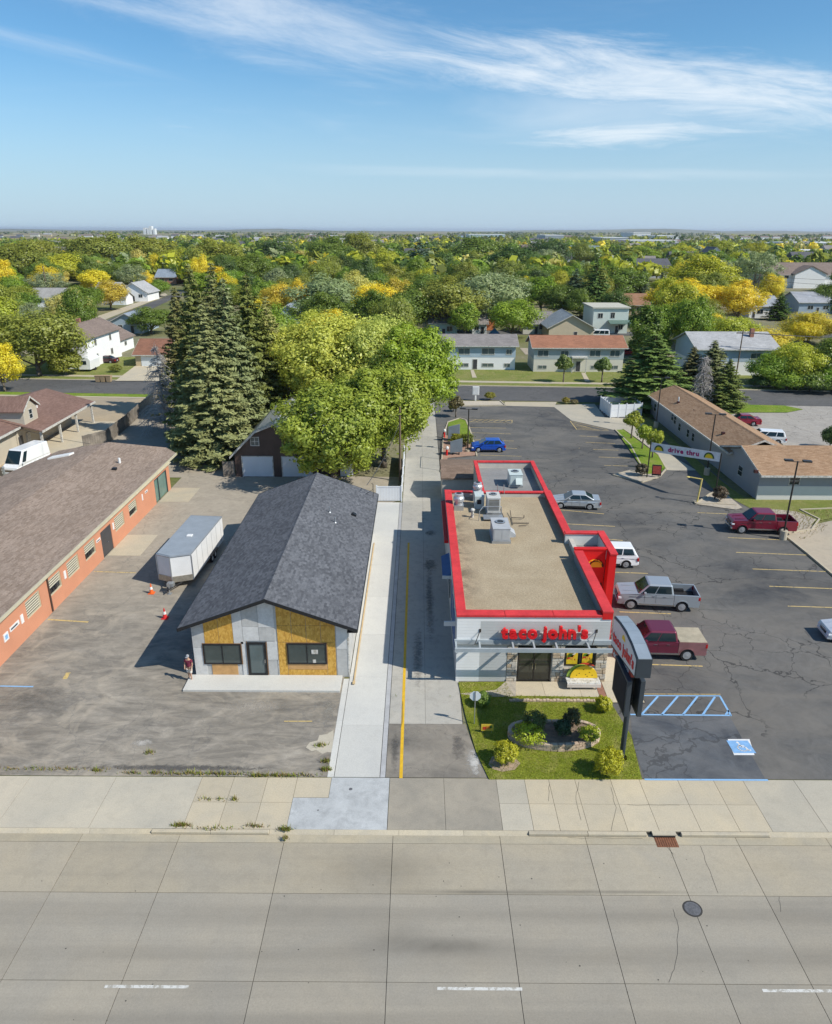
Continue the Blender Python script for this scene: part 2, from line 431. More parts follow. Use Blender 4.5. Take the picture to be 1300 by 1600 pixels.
def M_worn(name, col, base, amount=.5, ns=6.0):
    if name in MATS: return MATS[name]
    m, t, b = newmat(name); p = N(t, 'ShaderNodeNewGeometry').outputs['Position']
    f = span(t, noise(t, p, ns, 6, 0.75), amount - .06, amount + .06); f = mth(t, 'MINIMUM', mth(t, 'MAXIMUM', f, 0), 1)
    Lk(t, mixc(t, f, base, mixc(t, noise(t, p, 14, 3), sc(col, .85), sc(col, 1.15))), b.inputs['Base Color']); b.inputs['Roughness'].default_value = .75; MATS[name] = m; return m
def M_grass(name, a, b_, c_, s=0.35):
    if name in MATS: return MATS[name]
    m, t, b = newmat(name)
    p = N(t, 'ShaderNodeNewGeometry').outputs['Position']
    n1 = span(t, noise(t, p, s, 5, 0.6, 0.5), 0.35, 0.65); n2 = span(t, noise(t, p, 9, 5, 0.8), 0.3, 0.7); n3 = span(t, noise(t, p, 0.8, 5, 0.7), 0.5, 0.72)
    c = mixc(t, n1, a, b_); c = mixc(t, mth(t, 'MULTIPLY', n3, 0.8), c, c_)
    c = mixc(t, 1.0, c, mixc(t, n2, (0.6,) * 3, (1.4,) * 3), 'MULTIPLY')
    Lk(t, c, b.inputs['Base Color']); b.inputs['Roughness'].default_value = 0.95; b.inputs['Specular IOR Level'].default_value = 0.1
    bump(t, b, n2, 0.8, 0.05); MATS[name] = m; return m
def M_glass(name, col=(0.02, 0.03, 0.035), rough=0.06):
    return M(name, col, rough=rough, spec=0.7, var=0.2, scale=0.7)
WHITE = M('white_paint', (0.78, 0.78, 0.76), 0.5, var=0.04)
BLACK = M('black_metal', (0.015, 0.016, 0.018), 0.45, var=0.2)
GLASS = M_glass('dark_glass')
GLASS2 = M_glass('grey_glass', (0.10, 0.13, 0.13), 0.08)
CHROME = M('chrome', (0.6, 0.6, 0.6), 0.2, metal=1.0, var=0.05)
GALV = M('galvanised_steel', (0.42, 0.44, 0.45), 0.4, metal=0.6, var=0.12, scale=2)
# ================================================================== the setting
def sheet(name, poly, z, mat, parent=None):
    mb = MB(); a = sum(poly[i][0] * poly[(i + 1) % len(poly)][1] - poly[(i + 1) % len(poly)][0] * poly[i][1] for i in range(len(poly)))
    if a < 0: poly = poly[::-1]
    mb.face([(x, y, z) for x, y in poly])
    o = mb.build(name, mat, parent)
    if parent is None: o['kind'] = 'structure'
    return o
def slabs(parent, xs, ys, z, mat, gap=0.02, thick=0.1, name='slab'):
    for i in range(len(xs) - 1):
        for j in range(len(ys) - 1):
            MB().box(xs[i] + gap / 2, xs[i + 1] - gap / 2, ys[j] + gap / 2, ys[j + 1] - gap / 2, z - thick, z).build(name, mat, parent)
def stripe(parent, p0, p1, w, z, mat, name='painted_line'):
    p0, p1 = Vector((*p0, z)), Vector((*p1, z)); d = (p1 - p0).normalized(); n = Vector((-d.y, d.x, 0)) * w / 2
    MB().face([p0 - n, p1 - n, p1 + n, p0 + n]).build(name, mat, parent)
def pstripe(parent, a, b, w, z, mat):
    stripe(parent, G(*a)[:2], G(*b)[:2], w, z, mat)

# --- open ground to the horizon
def M_ground():
    m, t, b = newmat('open_ground')
    p = N(t, 'ShaderNodeNewGeometry').outputs['Position']
    n1 = span(t, noise(t, p, 0.05, 6, 0.65, 0.5), 0.35, 0.65); n2 = span(t, noise(t, p, 1.5, 5, 0.8), 0.3, 0.7); n3 = span(t, noise(t, p, 0.02, 4, 0.6), 0.42, 0.6)
    near = mixc(t, n1, (0.10, 0.13, 0.03), (0.20, 0.18, 0.085))
    near = mixc(t, mth(t, 'MULTIPLY', n3, 0.6), near, (0.26, 0.23, 0.18))
    near = mixc(t, 1.0, near, mixc(t, n2, (0.7,) * 3, (1.3,) * 3), 'MULTIPLY')
    mp = N(t, 'ShaderNodeMapping'); mp.inputs['Scale'].default_value = (0.0011, 0.0006, 1); mp.inputs['Rotation'].default_value = (0, 0, R(4)); Lk(t, p, mp.inputs[0])
    vo = N(t, 'ShaderNodeTexVoronoi', distance='CHEBYCHEV'); vo.inputs['Scale'].default_value = 1.6; Lk(t, mp.outputs[0], vo.inputs['Vector'])
    s = N(t, 'ShaderNodeSeparateColor'); Lk(t, vo.outputs['Color'], s.inputs[0])
    far = ramp(t, s.outputs[0], [(0.0, (0.28, 0.23, 0.13)), (0.3, (0.16, 0.17, 0.07)), (0.5, (0.33, 0.27, 0.16)), (0.7, (0.12, 0.13, 0.06)), (1.0, (0.24, 0.21, 0.12))])
    sxyz = N(t, 'ShaderNodeSeparateXYZ'); Lk(t, p, sxyz.inputs[0])
    f = mth(t, 'MULTIPLY', mth(t, 'SUBTRACT', sxyz.outputs[1], 1100), 1 / 500.0, clamp=True)
    f = mth(t, 'MINIMUM', mth(t, 'MAXIMUM', f, 0.0), 1.0)
    Lk(t, mixc(t, f, near, far), b.inputs['Base Color']); b.inputs['Roughness'].default_value = 0.95; b.inputs['Specular IOR Level'].default_value = 0.1
    return m
gm = M_ground()
mb = MB()
XS = [-24000, -6000, -1500, -400, -100, 100, 400, 1500, 6000, 24000]
for ys, z0 in (([-4000, -600, -100, 28], -0.35), ([28, 120, 400, 1500, 6000, 15000, 30000], -0.03)):
    for j in range(len(ys) - 1):
        for i in range(len(XS) - 1):
            mb.face([(XS[i], ys[j], z0), (XS[i + 1], ys[j], z0), (XS[i + 1], ys[j + 1], z0), (XS[i], ys[j + 1], z0)])
struct('ground', mb, gm)
# low bluffs on the skyline
rs = np.random.RandomState(3)
mb = MB(); prev = None
for k, x in enumerate(np.linspace(-16000, 16000, 161)):
    h = 12 + 16 * math.sin(k * 0.21) + 9 * math.sin(k * 0.57 + 1) + rs.rand() * 8 + (22 if x > 1500 else 0) * min(1, (x - 1500) / 2500)
    row = [(x, 11500, -1), (x, 13500, max(6, h)), (x, 17500, -1)]
    if prev:
        for a in range(2): mb.face([prev[a], row[a], row[a + 1], prev[a + 1]])
    prev = row
struct('hills', mb, M('hill_grass', (0.17, 0.17, 0.10), 0.95, var=0.5, scale=0.002, spec=0.1), smooth=True)

# --- main road: poured concrete slabs with open joints, a lip of gutter and a kerb
ROAD_Z = -0.13
CONC_ROAD = M_concrete('road_concrete', (0.322, 0.294, 0.244), 0.07, 0.16, (1.0, 0.97, 0.92), 1.0, 0.3, streak=0.30, spots=((0.6, 21.0, 2.6, .35, .8), (-.6, 21.3, 1.2, .7, .35), (4.5, 23.6, 3.2, .12, .5), (10.5, 23.7, 3.0, .10, .5), (0, 22.35, 90, .38, .20), (0, 20.5, 90, .38, .20), (0, 17.9, 90, .4, .2)))
CONC_LANE2 = M_concrete('kerb_lane_concrete', (0.365, 0.328, 0.262), 0.08, 0.25, (1.0, 0.96, 0.88), 1.4, 0.3, streak=0.22, spots=((3.6, 23.5, 3.4, .10, .7), (8.5, 23.55, 3.0, .08, .6), (-1.5, 24.6, 2.2, 1.2, .35)))
CONC_GUT = M_concrete('gutter_concrete', (0.40, 0.36, 0.28), 0.10, 0.30, (1.0, 0.95, 0.85), 2.0, 0.4, streak=0.2)
CONC_WALK = M_concrete('walk_concrete', (0.47, 0.42, 0.325), 0.09, 0.18, (1.0, 0.95, 0.86), 3.0, 0.3)
CONC_APRON = M_concrete('apron_concrete', (0.445, 0.41, 0.335), 0.10, 0.22, (1.0, 0.97, 0.92), 4.0, 0.3)
CONC_NEW = M_concrete('new_concrete', (0.53, 0.525, 0.495), 0.06, 0.14, (1.0, 0.99, 0.96), 5.0, 0.25)
CONC_NEWD = M_concrete('new_concrete_damp', (0.42, 0.43, 0.425), 0.16, 0.6, (1.0, 1.0, 1.0), 5.5, 0.5)
JOINT = M('joint_filler', (0.07, 0.065, 0.055), 0.95, var=0.3)
PAINT_W = M_worn('worn_white_paint', (0.58, 0.57, 0.53), (0.33, 0.305, 0.255), .47, 5)
PAINT_Y = M('yellow_paint', (0.66, 0.40, 0.02), 0.6, var=0.12, scale=3, fine=0.1)
PAINT_YW = M_worn('worn_yellow_paint', (0.56, 0.41, 0.15), (0.15, 0.14, 0.12), .43, 4)
PAINT_B = M_worn('blue_paint', (0.22, 0.41, 0.64), (0.11, 0.12, 0.135), .36, 5)
jx = [G(x, 1535, ROAD_Z).x for x in (0, 190, 395, 604, 811, 976, 1131, 1266)]
jx = [jx[0] - 9.6, jx[0] - 4.8] + jx + [jx[-1] + 4.2 * k for k in range(1, 7)]
jx = [jx[0] - 5 * k for k in range(6, 0, -1)] + jx
gy = [G(650, y, ROAD_Z).y for y in (1535, 1397, 1318)]
ry = [-12.0, -8.2, -4.3, -0.4, 3.5, 7.4, 11.3, 15.3] + gy
road = struct('road', MB().box(jx[0] - 200, jx[-1] + 200, -13, 26.75, -0.40, ROAD_Z - 0.035), JOINT)
slabs(road, jx, ry[:-1], ROAD_Z, CONC_ROAD, 0.024); slabs(road, jx, ry[-2:], ROAD_Z, CONC_LANE2, 0.024)
slabs(road, jx, [gy[-1], 26.62], ROAD_Z, CONC_GUT, 0.02, name='gutter_slab')
KERB = M_concrete('kerb_concrete', (0.45, 0.405, 0.32), 0.1, 0.3, (1, .95, .85), 6.0, 0.6)
# full-height kerb where no drive crosses it, a rolled lip elsewhere
kx = [(-60, -24.0, .02), (-24.0, -12.4, .02), (-12.4, -6.9, .11), (-6.9, 5.2, .02), (5.2, 10.7, .11), (10.7, 12.3, .11), (12.3, 16.4, .11), (16.4, 60, .02)]
kb = struct('kerb', MB().box(-61, 61, 26.64, 26.80, -0.38, ROAD_Z - 0.03), KERB)
for a, c, h in kx:
    if a == 10.7: continue
    n = max(1, round((c - a) / 3.2))
    for q in range(n):
        x0, x1 = a + (c - a) * q / n + .006, a + (c - a) * (q + 1) / n - .006
        if h > .05: MB().box(x0, x1, 26.625, 26.822, ROAD_Z - 0.02, -0.001).build('kerb_stone', KERB, kb, bevel=0.02)
        else: MB().extr([(x0, 26.61, ROAD_Z - .02), (x0, 26.61, ROAD_Z + .008), (x0, 26.70, ROAD_Z + .03), (x0, 26.826, -.002), (x0, 26.826, -.2)], (x1 - x0, 0, 0)).build('kerb_stone', KERB, kb)
for a, c in ((165, 296), (683, 815), (1187, 1320)):
    x0, x1 = G(a, 1538, ROAD_Z).x, G(c, 1538, ROAD_Z).x
    stripe(road, (x0, 19.22), (x1, 19.22), 0.12, ROAD_Z + 0.004, PAINT_W)
for x0 in (-24.0, -36.2, 25.1, 37.3): stripe(road, (x0, 19.22), (x0 + 3.1, 19.22), 0.12, ROAD_Z + 0.004, PAINT_W)
# tyre-rubber and oil stain by the kerb lane
STAIN = M('oil_film', (0.20, 0.19, 0.165), 0.7, var=0.35, scale=2.5, fine=0.3, fscale=14)

# hairline cracks and specks on the concrete
def crack(parent, pts, z, w=.016, mat=JOINT):
    mb = MB(); P = [G(a, b, z) for a, b in pts]; r_ = random.Random(len(pts)); Q = []
    for a, b in zip(P[:-1], P[1:]):
        for k in range(5): q = a + (b - a) * (k / 5); Q.append(q + Vector((r_.uniform(-.03, .03), r_.uniform(-.03, .03), .004)))
    Q.append(P[-1] + Vector((0, 0, .004)))
    for a, b in zip(Q[:-1], Q[1:]): d = (b - a).normalized(); n = Vector((-d.y, d.x, 0)) * w / 2; mb.face([a - n, b - n, b + n, a + n])
    mb.build('crack', mat, parent)
for pts in (((1052, 1420), (1060, 1450), (1057, 1500), (1045, 1535)), ((1095, 1322), (1108, 1360), (1122, 1396)), ((1034, 1312), (1043, 1325), (1052, 1335)), ((1217, 1402), (1220, 1425)), ((886, 1309), (1004, 1310))): crack(road, pts, ROAD_Z)
mb = MB(); r_ = random.Random(31)
for k in range(46):
    x, y, s = r_.uniform(-17, 17), r_.uniform(17.6, 25.5), r_.uniform(.012, .035); mb.prism([(x + s * math.cos(q * 1.256) * r_.uniform(.6, 1.3), y + s * math.sin(q * 1.256)) for q in range(5)], ROAD_Z + .001, ROAD_Z + .008)
mb.build('debris', JOINT)['kind'] = 'stuff'
# --- sidewalk: slabs, plus the poured aprons of the drives
WALK_Y = [26.83, 28.55, 30.32]
walk = struct('sidewalk', MB().box(-80, 80, 26.81, 30.33, -0.30, -0.04), JOINT)
bx = [G(x, 1222).x for x in (820, 858, 899, 955, 1000, 1060, 1116, 1162)] + [G(1300, 1222).x + 0.0]
slabs(walk, [bx[0]] + bx[1:8], WALK_Y, 0, CONC_WALK, 0.018)
slabs(walk, [bx[7] + 2.6 * k for k in range(0, 14)], WALK_Y[::2], 0, CONC_APRON, 0.02)
lx = [G(x, 1210).x for x in (318, 368, 420, 466, 519)]
slabs(walk, lx[:4], WALK_Y, 0, CONC_WALK, 0.018)
slabs(walk, lx[3:], [28.9, 30.32], 0, CONC_WALK, 0.018)
ax = [lx[0] - 4.4 * k for k in range(11, -1, -1)]
slabs(walk, ax, WALK_Y[::2], 0, CONC_APRON, 0.02)
MB().prism([(lx[3] + .01, 26.83), (-1.42, 26.83), (-1.42, 30.32), (lx[4] + .01, 30.32), (lx[4] + .01, 28.88), (lx[3] + .01, 28.88)], -0.1, 0.0).build('slab', CONC_NEWD, walk)
slabs(walk, [-1.40, 1.35, 4.02], WALK_Y[::2], 0, M_concrete('drive_concrete', (0.335, 0.305, 0.25), 0.14, 0.3, (1, .97, .93), 7.0, 0.4), 0.016)
for pts in (((905, 1222), (899, 1250), (908, 1282)), ((858, 1226), (857, 1252)), ((955, 1230), (962, 1262), (955, 1298)), ((980, 1258), (1062, 1258))): crack(walk, pts, 0)
slabs(walk, [4.02, bx[0]], WALK_Y, 0, CONC_APRON, 0.018)

# --- left lot, worn and dusty
LOT_L = M_asphalt('worn_asphalt', (0.175, 0.161, 0.138), (0.345, 0.312, 0.262), 0.25, 0.10, 0.55, (0.385, 0.335, 0.262), 0.10, 0.10, grad=(41, 58, .75), streaks=.75)
lot = sheet('left_parking_lot', [(-70, 30.36), (-4.6, 30.36), (-4.6, 39.6), (-13.9, 39.6), (-13.9, 63), (-2.2, 71.5), (-2.2, 79.5), (-20.7, 80), (-30, 93), (-36, 121.5), (-43.4, 121.5), (-42.2, 89.0), (-41.6, 79), (-26.8, 79), (-26.8, 46), (-70, 46)], 0.0, LOT_L)
for a, b, w in (((108, 848), (140, 849), .12), ((147, 893), (212, 895), .12), ((75, 968), (138, 972), .15), ((101, 1061), (107, 1051), .28)):
    pstripe(lot, a, b, w, 0.006, PAINT_YW)
pstripe(lot, (0, 1072), (52, 1073), 0.12, 0.006, PAINT_B)
pstripe(lot, (444, 1127), (488, 1127), 0.08, 0.006, PAINT_YW)
# broken concrete patch beside the new drive
sheet('concrete_patch', g2((478, 1168), (484, 1160), (496, 1157), (499, 1149), (511, 1147), (521, 1141), (521, 1176), (511, 1175), (504, 1178), (494, 1172), (487, 1174)), 0.006, CONC_APRON, lot)
for cx_, cy_, rx_, ry_, col_, k_ in ((-5.2, 36.0, .5, 1.6, (0.46, 0.43, 0.37), .9), (-9.6, 36.3, 2.6, .9, (0.44, 0.40, 0.34), .6), (-15, 33.0, .8, .4, (0.50, 0.47, 0.42), .8), (-12.5, 31.0, 7, .35, (0.10, 0.095, 0.09), .8), (-23, 37, 3, 2, (0.12, 0.11, 0.10), .3)):
    sheet('surface_stain', [(cx_ - 2 * rx_, max(30.4, cy_ - 2 * ry_)), (min(-4.7, cx_ + 2 * rx_), max(30.4, cy_ - 2 * ry_)), (min(-4.7, cx_ + 2 * rx_), cy_ + 2 * ry_), (cx_ - 2 * rx_, cy_ + 2 * ry_)], 0.005, M_decal('stain_%d' % int(cx_ * 10), col_, cx_, cy_, rx_, ry_, k_), lot)
for poly in (((25, 765), (0, 0)),): pass
pads = struct('door_pads', MB().box(-26.7, -23.7, 71.0, 75.4, -0.05, 0.02), CONC_WALK)
pads.name = 'concrete_pad'
struct('concrete_pad', MB().box(-26.7, -23.9, 57.6, 62.2, -0.05, 0.02), CONC_WALK)

# --- new concrete drive by the house, narrow kerb strip on its left
nd = struct('new_driveway', MB().box(-4.28, -1.62, 30.36, 71.2, -0.1, -0.02), JOINT)
slabs(nd, [-4.26, -1.93], [30.36, 34.6, 39.4, 44.6, 50.2, 56.0, 62.0, 71.1], 0.012, CONC_NEW, 0.012)
slabs(nd, [-1.91, -1.64], [30.36, 34.9, 43, 52, 62, 71.1], 0.004, M_concrete('strip_concrete', (0.40, 0.40, 0.40), 0.12, 0.4, (1, 1, 1), 8.0, 0.5), 0.012, name='kerb_strip')
slabs(nd, [-4.62, -4.28], [30.36, 35.0, 39.2], 0.012, CONC_NEW, 0.012, name='kerb_strip')
# --- drive-through lane
lane = struct('drive_lane', MB().box(-1.62, 2.6, 30.36, 121.4, -0.1, -0.025), JOINT)
CONC_LANE = M_concrete('lane_concrete', (0.40, 0.385, 0.345), 0.10, 0.5, (1, .97, .92), 9.0, 0.22)
slabs(lane, [-1.62, 0.45, 2.56], [34.75, 39.5, 44.5, 49.8, 55.2, 60.6, 66.0, 71.5, 77, 83, 90, 97, 105, 113, 121.3], 0.0, CONC_LANE, 0.014)
ASPH_LANE = M_asphalt('lane_asphalt', (0.13, 0.12, 0.105), (0.25, 0.225, 0.185), 0.3, 0.3, 0.6, (0.33, 0.29, 0.235), 0.3)
sheet('lane_asphalt', [(-1.62, 30.36), (3.66, 30.36), (3.1, 32.5), (2.7, 34.73), (-1.62, 34.73)], 0.0, ASPH_LANE, lane)
for cx_, cy_, rx_, ry_, col_, k_, z_ in ((3.0, 31.6, .55, 1.5, (0.50, 0.485, 0.45), .95, .004), (2.2, 32.8, .5, 1.6, (0.085, 0.08, 0.08), .45, .005), (-1.2, 32.5, .35, 2.2, (0.07, 0.07, 0.07), .45, .006), (.9, 50, .45, 9, (0.10, 0.10, 0.10), .45, .004), (1.0, 56, .9, 1.6, (0.03, 0.03, 0.03), .45, .005), (1.1, 63, .8, 1.0, (0.04, 0.04, 0.04), .45, .006), (0, 42, .5, 5, (0.22, 0.21, 0.19), .6, .007)):
    sheet('surface_stain', [(max(-1.6, cx_ - 2 * rx_), max(30.4, cy_ - 2 * ry_)), (min(3.5 if cy_ < 33 else 2.5, cx_ + 2 * rx_), max(30.4, cy_ - 2 * ry_)), (min(2.72 if cy_ < 33 else 2.5, cx_ + 2 * rx_), cy_ + 2 * ry_), (max(-1.6, cx_ - 2 * rx_), cy_ + 2 * ry_)], z_, M_decal('lane_stain_%d' % int(cy_ * 10), col_, cx_, cy_, rx_, ry_, k_), lane)
for (a, b) in (((638.5, 848), (632.5, 1030)), ((632.5, 1030), (626.5, 1216))):
    pstripe(lane, a, b, 0.17, 0.006, PAINT_Y)

# --- right lot
LOT_R = M_asphalt('dark_asphalt', (0.055, 0.057, 0.060), (0.135, 0.131, 0.123), 0.66, 0.10, 0.62, (0.180, 0.164, 0.14), 0.07, 0.02)
rl = sheet('right_parking_lot', [(2.5, 71.4), (2.5, 117.8), (30.0, 117.0), (34.5, 112), (34.3, 84), (34.3, 64), (33.55, 62), (33.55, 30.36), (11.5, 30.36), (11.9, 33.8), (11.3, 37.6), (11.3, 71.4)], 0.0, LOT_R)
sheet('sealed_asphalt', g2((985, 1118), (1140, 1119), (1196, 1218), (1008, 1218), (990, 1165)), 0.004, M_asphalt('blue_black_seal', (0.045, 0.053, 0.066), (0.105, 0.113, 0.122), 0.4, 0.08, 0.6, (0.16, 0.158, 0.155), 0.5), rl)
for a, b in (((1137, 840), (1222, 843.5)), ((1150, 863), (1265, 867.5)), ((1176, 889), (1290, 893)), ((1202, 916), (1318, 920.5)), ((1231, 947), (1352, 951)), ((1090, 801), (1136, 803)),
             ((858, 795), (944, 803)), ((875, 818), (961, 822.5)), ((950, 842.5), (973, 844.5)), ((958, 894), (1012, 896)), ((968, 956), (1048, 959)), ((1010, 1038), (1098, 1041)),
             ((733, 668), (791, 669)), ((736, 676), (798, 678)), ((742, 687), (803, 689)), ((790, 700), (808, 701)), ((750, 711), (815, 713)),
             ((905, 681), (940, 683)), ((915, 691), (962, 693)), ((927, 702), (966, 703.5)), ((935, 714), (985, 716)), ((944, 727), (1000, 729)), ((905, 700), (905.2, 700.5))):
    pstripe(rl, a, b, 0.11, 0.005, PAINT_YW)
# hatched end bays
for a, b in (((731, 655), (800, 657)), ((731, 659), (800, 661)), ((800, 656), (800, 660.5))): pstripe(rl, a, b, 0.10, 0.005, PAINT_YW)
for k in range(7): pstripe(rl, (735 + k * 9, 658.8), (744 + k * 9, 656), 0.09, 0.006, PAINT_YW)
for a, b in (((891, 658), (901, 671)), ((901, 671), (951, 673)), ((891, 658), (951, 672))): pstripe(rl, a, b, 0.10, 0.005, PAINT_YW)
for k in range(4): pstripe(rl, (894 + k * 2.2, 661 + k * 2.7), (918 + k * 6, 667.5 + k * 1.4), 0.09, 0.006, PAINT_YW)
# accessible bay: blue hatch, end line, painted symbol
pstripe(rl, (1003, 1087), (1126, 1087.5), 0.10, 0.009, PAINT_B)
pstripe(rl, (1003, 1084.5), (1126, 1085), 0.06, 0.009, PAINT_YW)
pstripe(rl, (985, 1116.5), (1143, 1118), 0.12, 0.009, PAINT_B)
for a, b in (((1003, 1116), (1028, 1088)), ((1034, 1117), (1059, 1088)), ((1067, 1117), (1090, 1088)), ((1098, 1117), (1117, 1089)), ((1125, 1088), (1142, 1118)), ((1134, 1117), (1139, 1110))): pstripe(rl, a, b, 0.12, 0.009, PAINT_B)
pstripe(rl, (1007, 1218), (1200, 1219), 0.12, 0.009, PAINT_B)
def symbol():
    PAINT_B = M('symbol_blue', (0.20, 0.38, 0.62), .6, var=.15, scale=4); PAINT_W = M('symbol_white', (0.66, 0.66, 0.65), .6, var=.1, scale=5)
    sy = sheet('accessible_symbol', g2((1137, 1155), (1171, 1155), (1179, 1180), (1147, 1180)), 0.009, PAINT_W, rl)
    c0 = G(1158, 1167); hx = 0.60
    sheet('blue_field', [(c0.x - hx, c0.y - .52), (c0.x + hx, c0.y - .52), (c0.x + hx - .03, c0.y + .52), (c0.x - hx + .0, c0.y + .52)], 0.013, PAINT_B, sy)
    def st(pts, w):
        mb = MB()
        for a, b in zip(pts[:-1], pts[1:]):
            a, b = Vector((c0.x + a[0], c0.y + a[1], 0.017)), Vector((c0.x + b[0], c0.y + b[1], 0.017)); d = (b - a).normalized(); n = Vector((-d.y, d.x, 0)) * w / 2; a = a - d * .02; b = b + d * .02
            mb.face([a - n, b - n, b + n, a + n])
        mb.build('symbol_stroke', PAINT_W, sy)
    st([(.02 + .24 * math.cos(t), -.12 + .24 * math.sin(t)) for t in [R(100 + 26 * k) for k in range(10)]], .07)
    st([(-.04, .24), (0, -.02), (.2, -.02), (.3, -.3), (.4, -.28)], .08)
    st([(-.02, .1), (.18, .1)], .06)
    MB().face([(c0.x - .06 + .075 * math.cos(k * .6283), c0.y + .35 + .075 * math.sin(k * .6283), .017) for k in range(10)]).build('symbol_head', PAINT_W, sy)
symbol()
# concrete apron at the back of the lot and the lane past the islands
bk = sheet('back_apron', g2((862, 633), (929, 631), (945, 652), (1004, 655), (1030, 700), (1088, 735), (1038, 735), (1025, 712), (975, 671), (960, 672), (893, 657)), 0.005, CONC_APRON)
sheet('back_drive', g2((789, 628), (870, 628), (866, 636), (788, 634)), 0.006, CONC_WALK)
# kerbed gravel strip beside the back street
sheet('gravel_strip', g2((702, 627), (780, 627), (790, 633), (702, 634)), 0.05, M_concrete('pale_gravel', (0.50, 0.45, 0.37), 0.1, 0.4, (1, .95, .88), 1.2, 2.0))
for a, b in (((702, 635.0), (790, 634.5)), ((790, 634.5), (781, 626.5))):
    p, q = G(*a), G(*b); d = (q - p).normalized(); n = Vector((-d.y, d.x, 0)) * .09
    struct('kerb', MB().prism([tuple((p - n)[:2]), tuple((q - n)[:2]), tuple((q + n)[:2]), tuple((p + n)[:2])], -0.02, 0.14), KERB)
def kerb_line(pts, w=0.16, h=0.13, mat=None):
    P = [G(*p) for p in pts]; out = []
    k = struct('kerb', MB().box(P[0].x - .05, P[0].x + .05, P[0].y - .05, P[0].y + .05, -.02, h - .01), mat or KERB)
    for a, b in zip(P[:-1], P[1:]):
        d = (b - a).normalized(); n = Vector((-d.y, d.x, 0)) * w / 2; a2, b2 = a - d * .03, b + d * .0
        MB().prism([tuple((a2 - n)[:2]), tuple((b2 - n)[:2]), tuple((b2 + n)[:2]), tuple((a2 + n)[:2])], -0.02, h).build('kerb_stone', mat or KERB, k)
GRASS = M_grass('lawn_grass', (0.13, 0.215, 0.022), (0.20, 0.265, 0.035), (0.29, 0.27, 0.09))
GRASS2 = M_grass('verge_grass', (0.15, 0.19, 0.04), (0.22, 0.22, 0.07), (0.30, 0.26, 0.12), 0.2)
GRAVEL = M_concrete('river_gravel', (0.40, 0.36, 0.30), 0.15, 0.6, (1, .95, .88), 1.9, 2.5)
# planted islands
sheet('lawn', g2((962, 673), (974, 672), (1030, 714), (1040, 732), (1030, 741), (1010, 742)), 0.11, GRASS)
sheet('gravel_bed', g2((1010, 742), (1030, 741), (1026, 749), (1000, 753), (960, 743), (985, 737), (1006, 741)), 0.10, GRAVEL)
kerb_line([(961, 672), (985, 696), (1009, 742)])
kerb_line([(974, 671), (1004, 692), (1029, 712), (1041, 733), (1030, 746), (1003, 754), (958, 743), (985, 736), (1006, 740)])
sheet('lawn', g2((1085, 788), (1118, 770), (1128, 767), (1160, 794), (1150, 797)), 0.06, GRAVEL)
kerb_line([(1087, 788), (1120, 788), (1150, 790)])
kerb_line([(1087, 788), (1110, 772), (1121, 768)])
kerb_line([(1227, 838), (1262, 866), (1300, 898), (1400, 980), (1560, 1120)], 0.18, 0.14)
sheet('lawn', g2((700, 661), (718, 655), (727, 658), (733, 672), (738, 686), (700, 690)), 0.10, GRASS)
sheet('brick_paving', g2((688, 735), (693, 680), (738, 687), (744, 712), (700, 716)), 0.06, M_concrete('red_pavers', (0.36, 0.24, 0.18), 0.2, 0.4, (1, .9, .85), 1.1, 2.2))
kerb_line([(700, 660), (718, 654), (728, 657), (734, 672), (739, 686), (745, 713)], 0.18)
kerb_line([(689, 738), (693, 680), (700, 660)], 0.14)
# right: bare lot, verge along the long low building, worn lot behind
sheet('bare_lot', [(33.75, 20), (90, 20), (90, 60), (46.5, 67.3), (40, 66.5), (34.6, 64.0), (33.75, 62)], 0.0, M_concrete('bare_lot_concrete', (0.43, 0.375, 0.30), 0.15, 0.35, (1, .95, .85), 2.7, 0.12))
sheet('lawn', [(34.9, 64.6), (40, 67), (46.5, 68.2), (90, 63), (90, 73), (34.3, 73), (34.0, 78), (34.2, 92), (34.6, 112), (32.6, 112), (33.0, 90), (32.0, 76)], 0.03, GRASS2)
sheet('gravel_bed', g2((1165, 800), (1200, 795), (1245, 800), (1275, 812), (1262, 826), (1235, 830)), 0.04, GRAVEL)
kerb_line([(1240, 832), (1268, 828), (1280, 812), (1250, 797), (1300, 795)], 0.14, 0.12)
sheet('rear_lot', g2((1112, 632), (1300, 629), (1420, 634), (1420, 720), (1200, 706), (1150, 690)), 0.0, M_asphalt('grey_lot', (0.27, 0.25, 0.225), (0.35, 0.325, 0.29), 0.5, 0.12, 0.4, (0.38, 0.34, 0.28)))
sheet('lawn', g2((1118, 645), (1130, 632), (1225, 634), (1255, 640), (1230, 645)), 0.06, GRASS)
# left: yard of the brown house
sheet('gravel_yard', g2((-60, 620), (247, 617), (213, 640), (134, 703), (60, 722), (-80, 780)), 0.004, M_concrete('tan_ground', (0.37, 0.31, 0.225), 0.14, 0.3, (1, .94, .84), 3.9, 0.15))

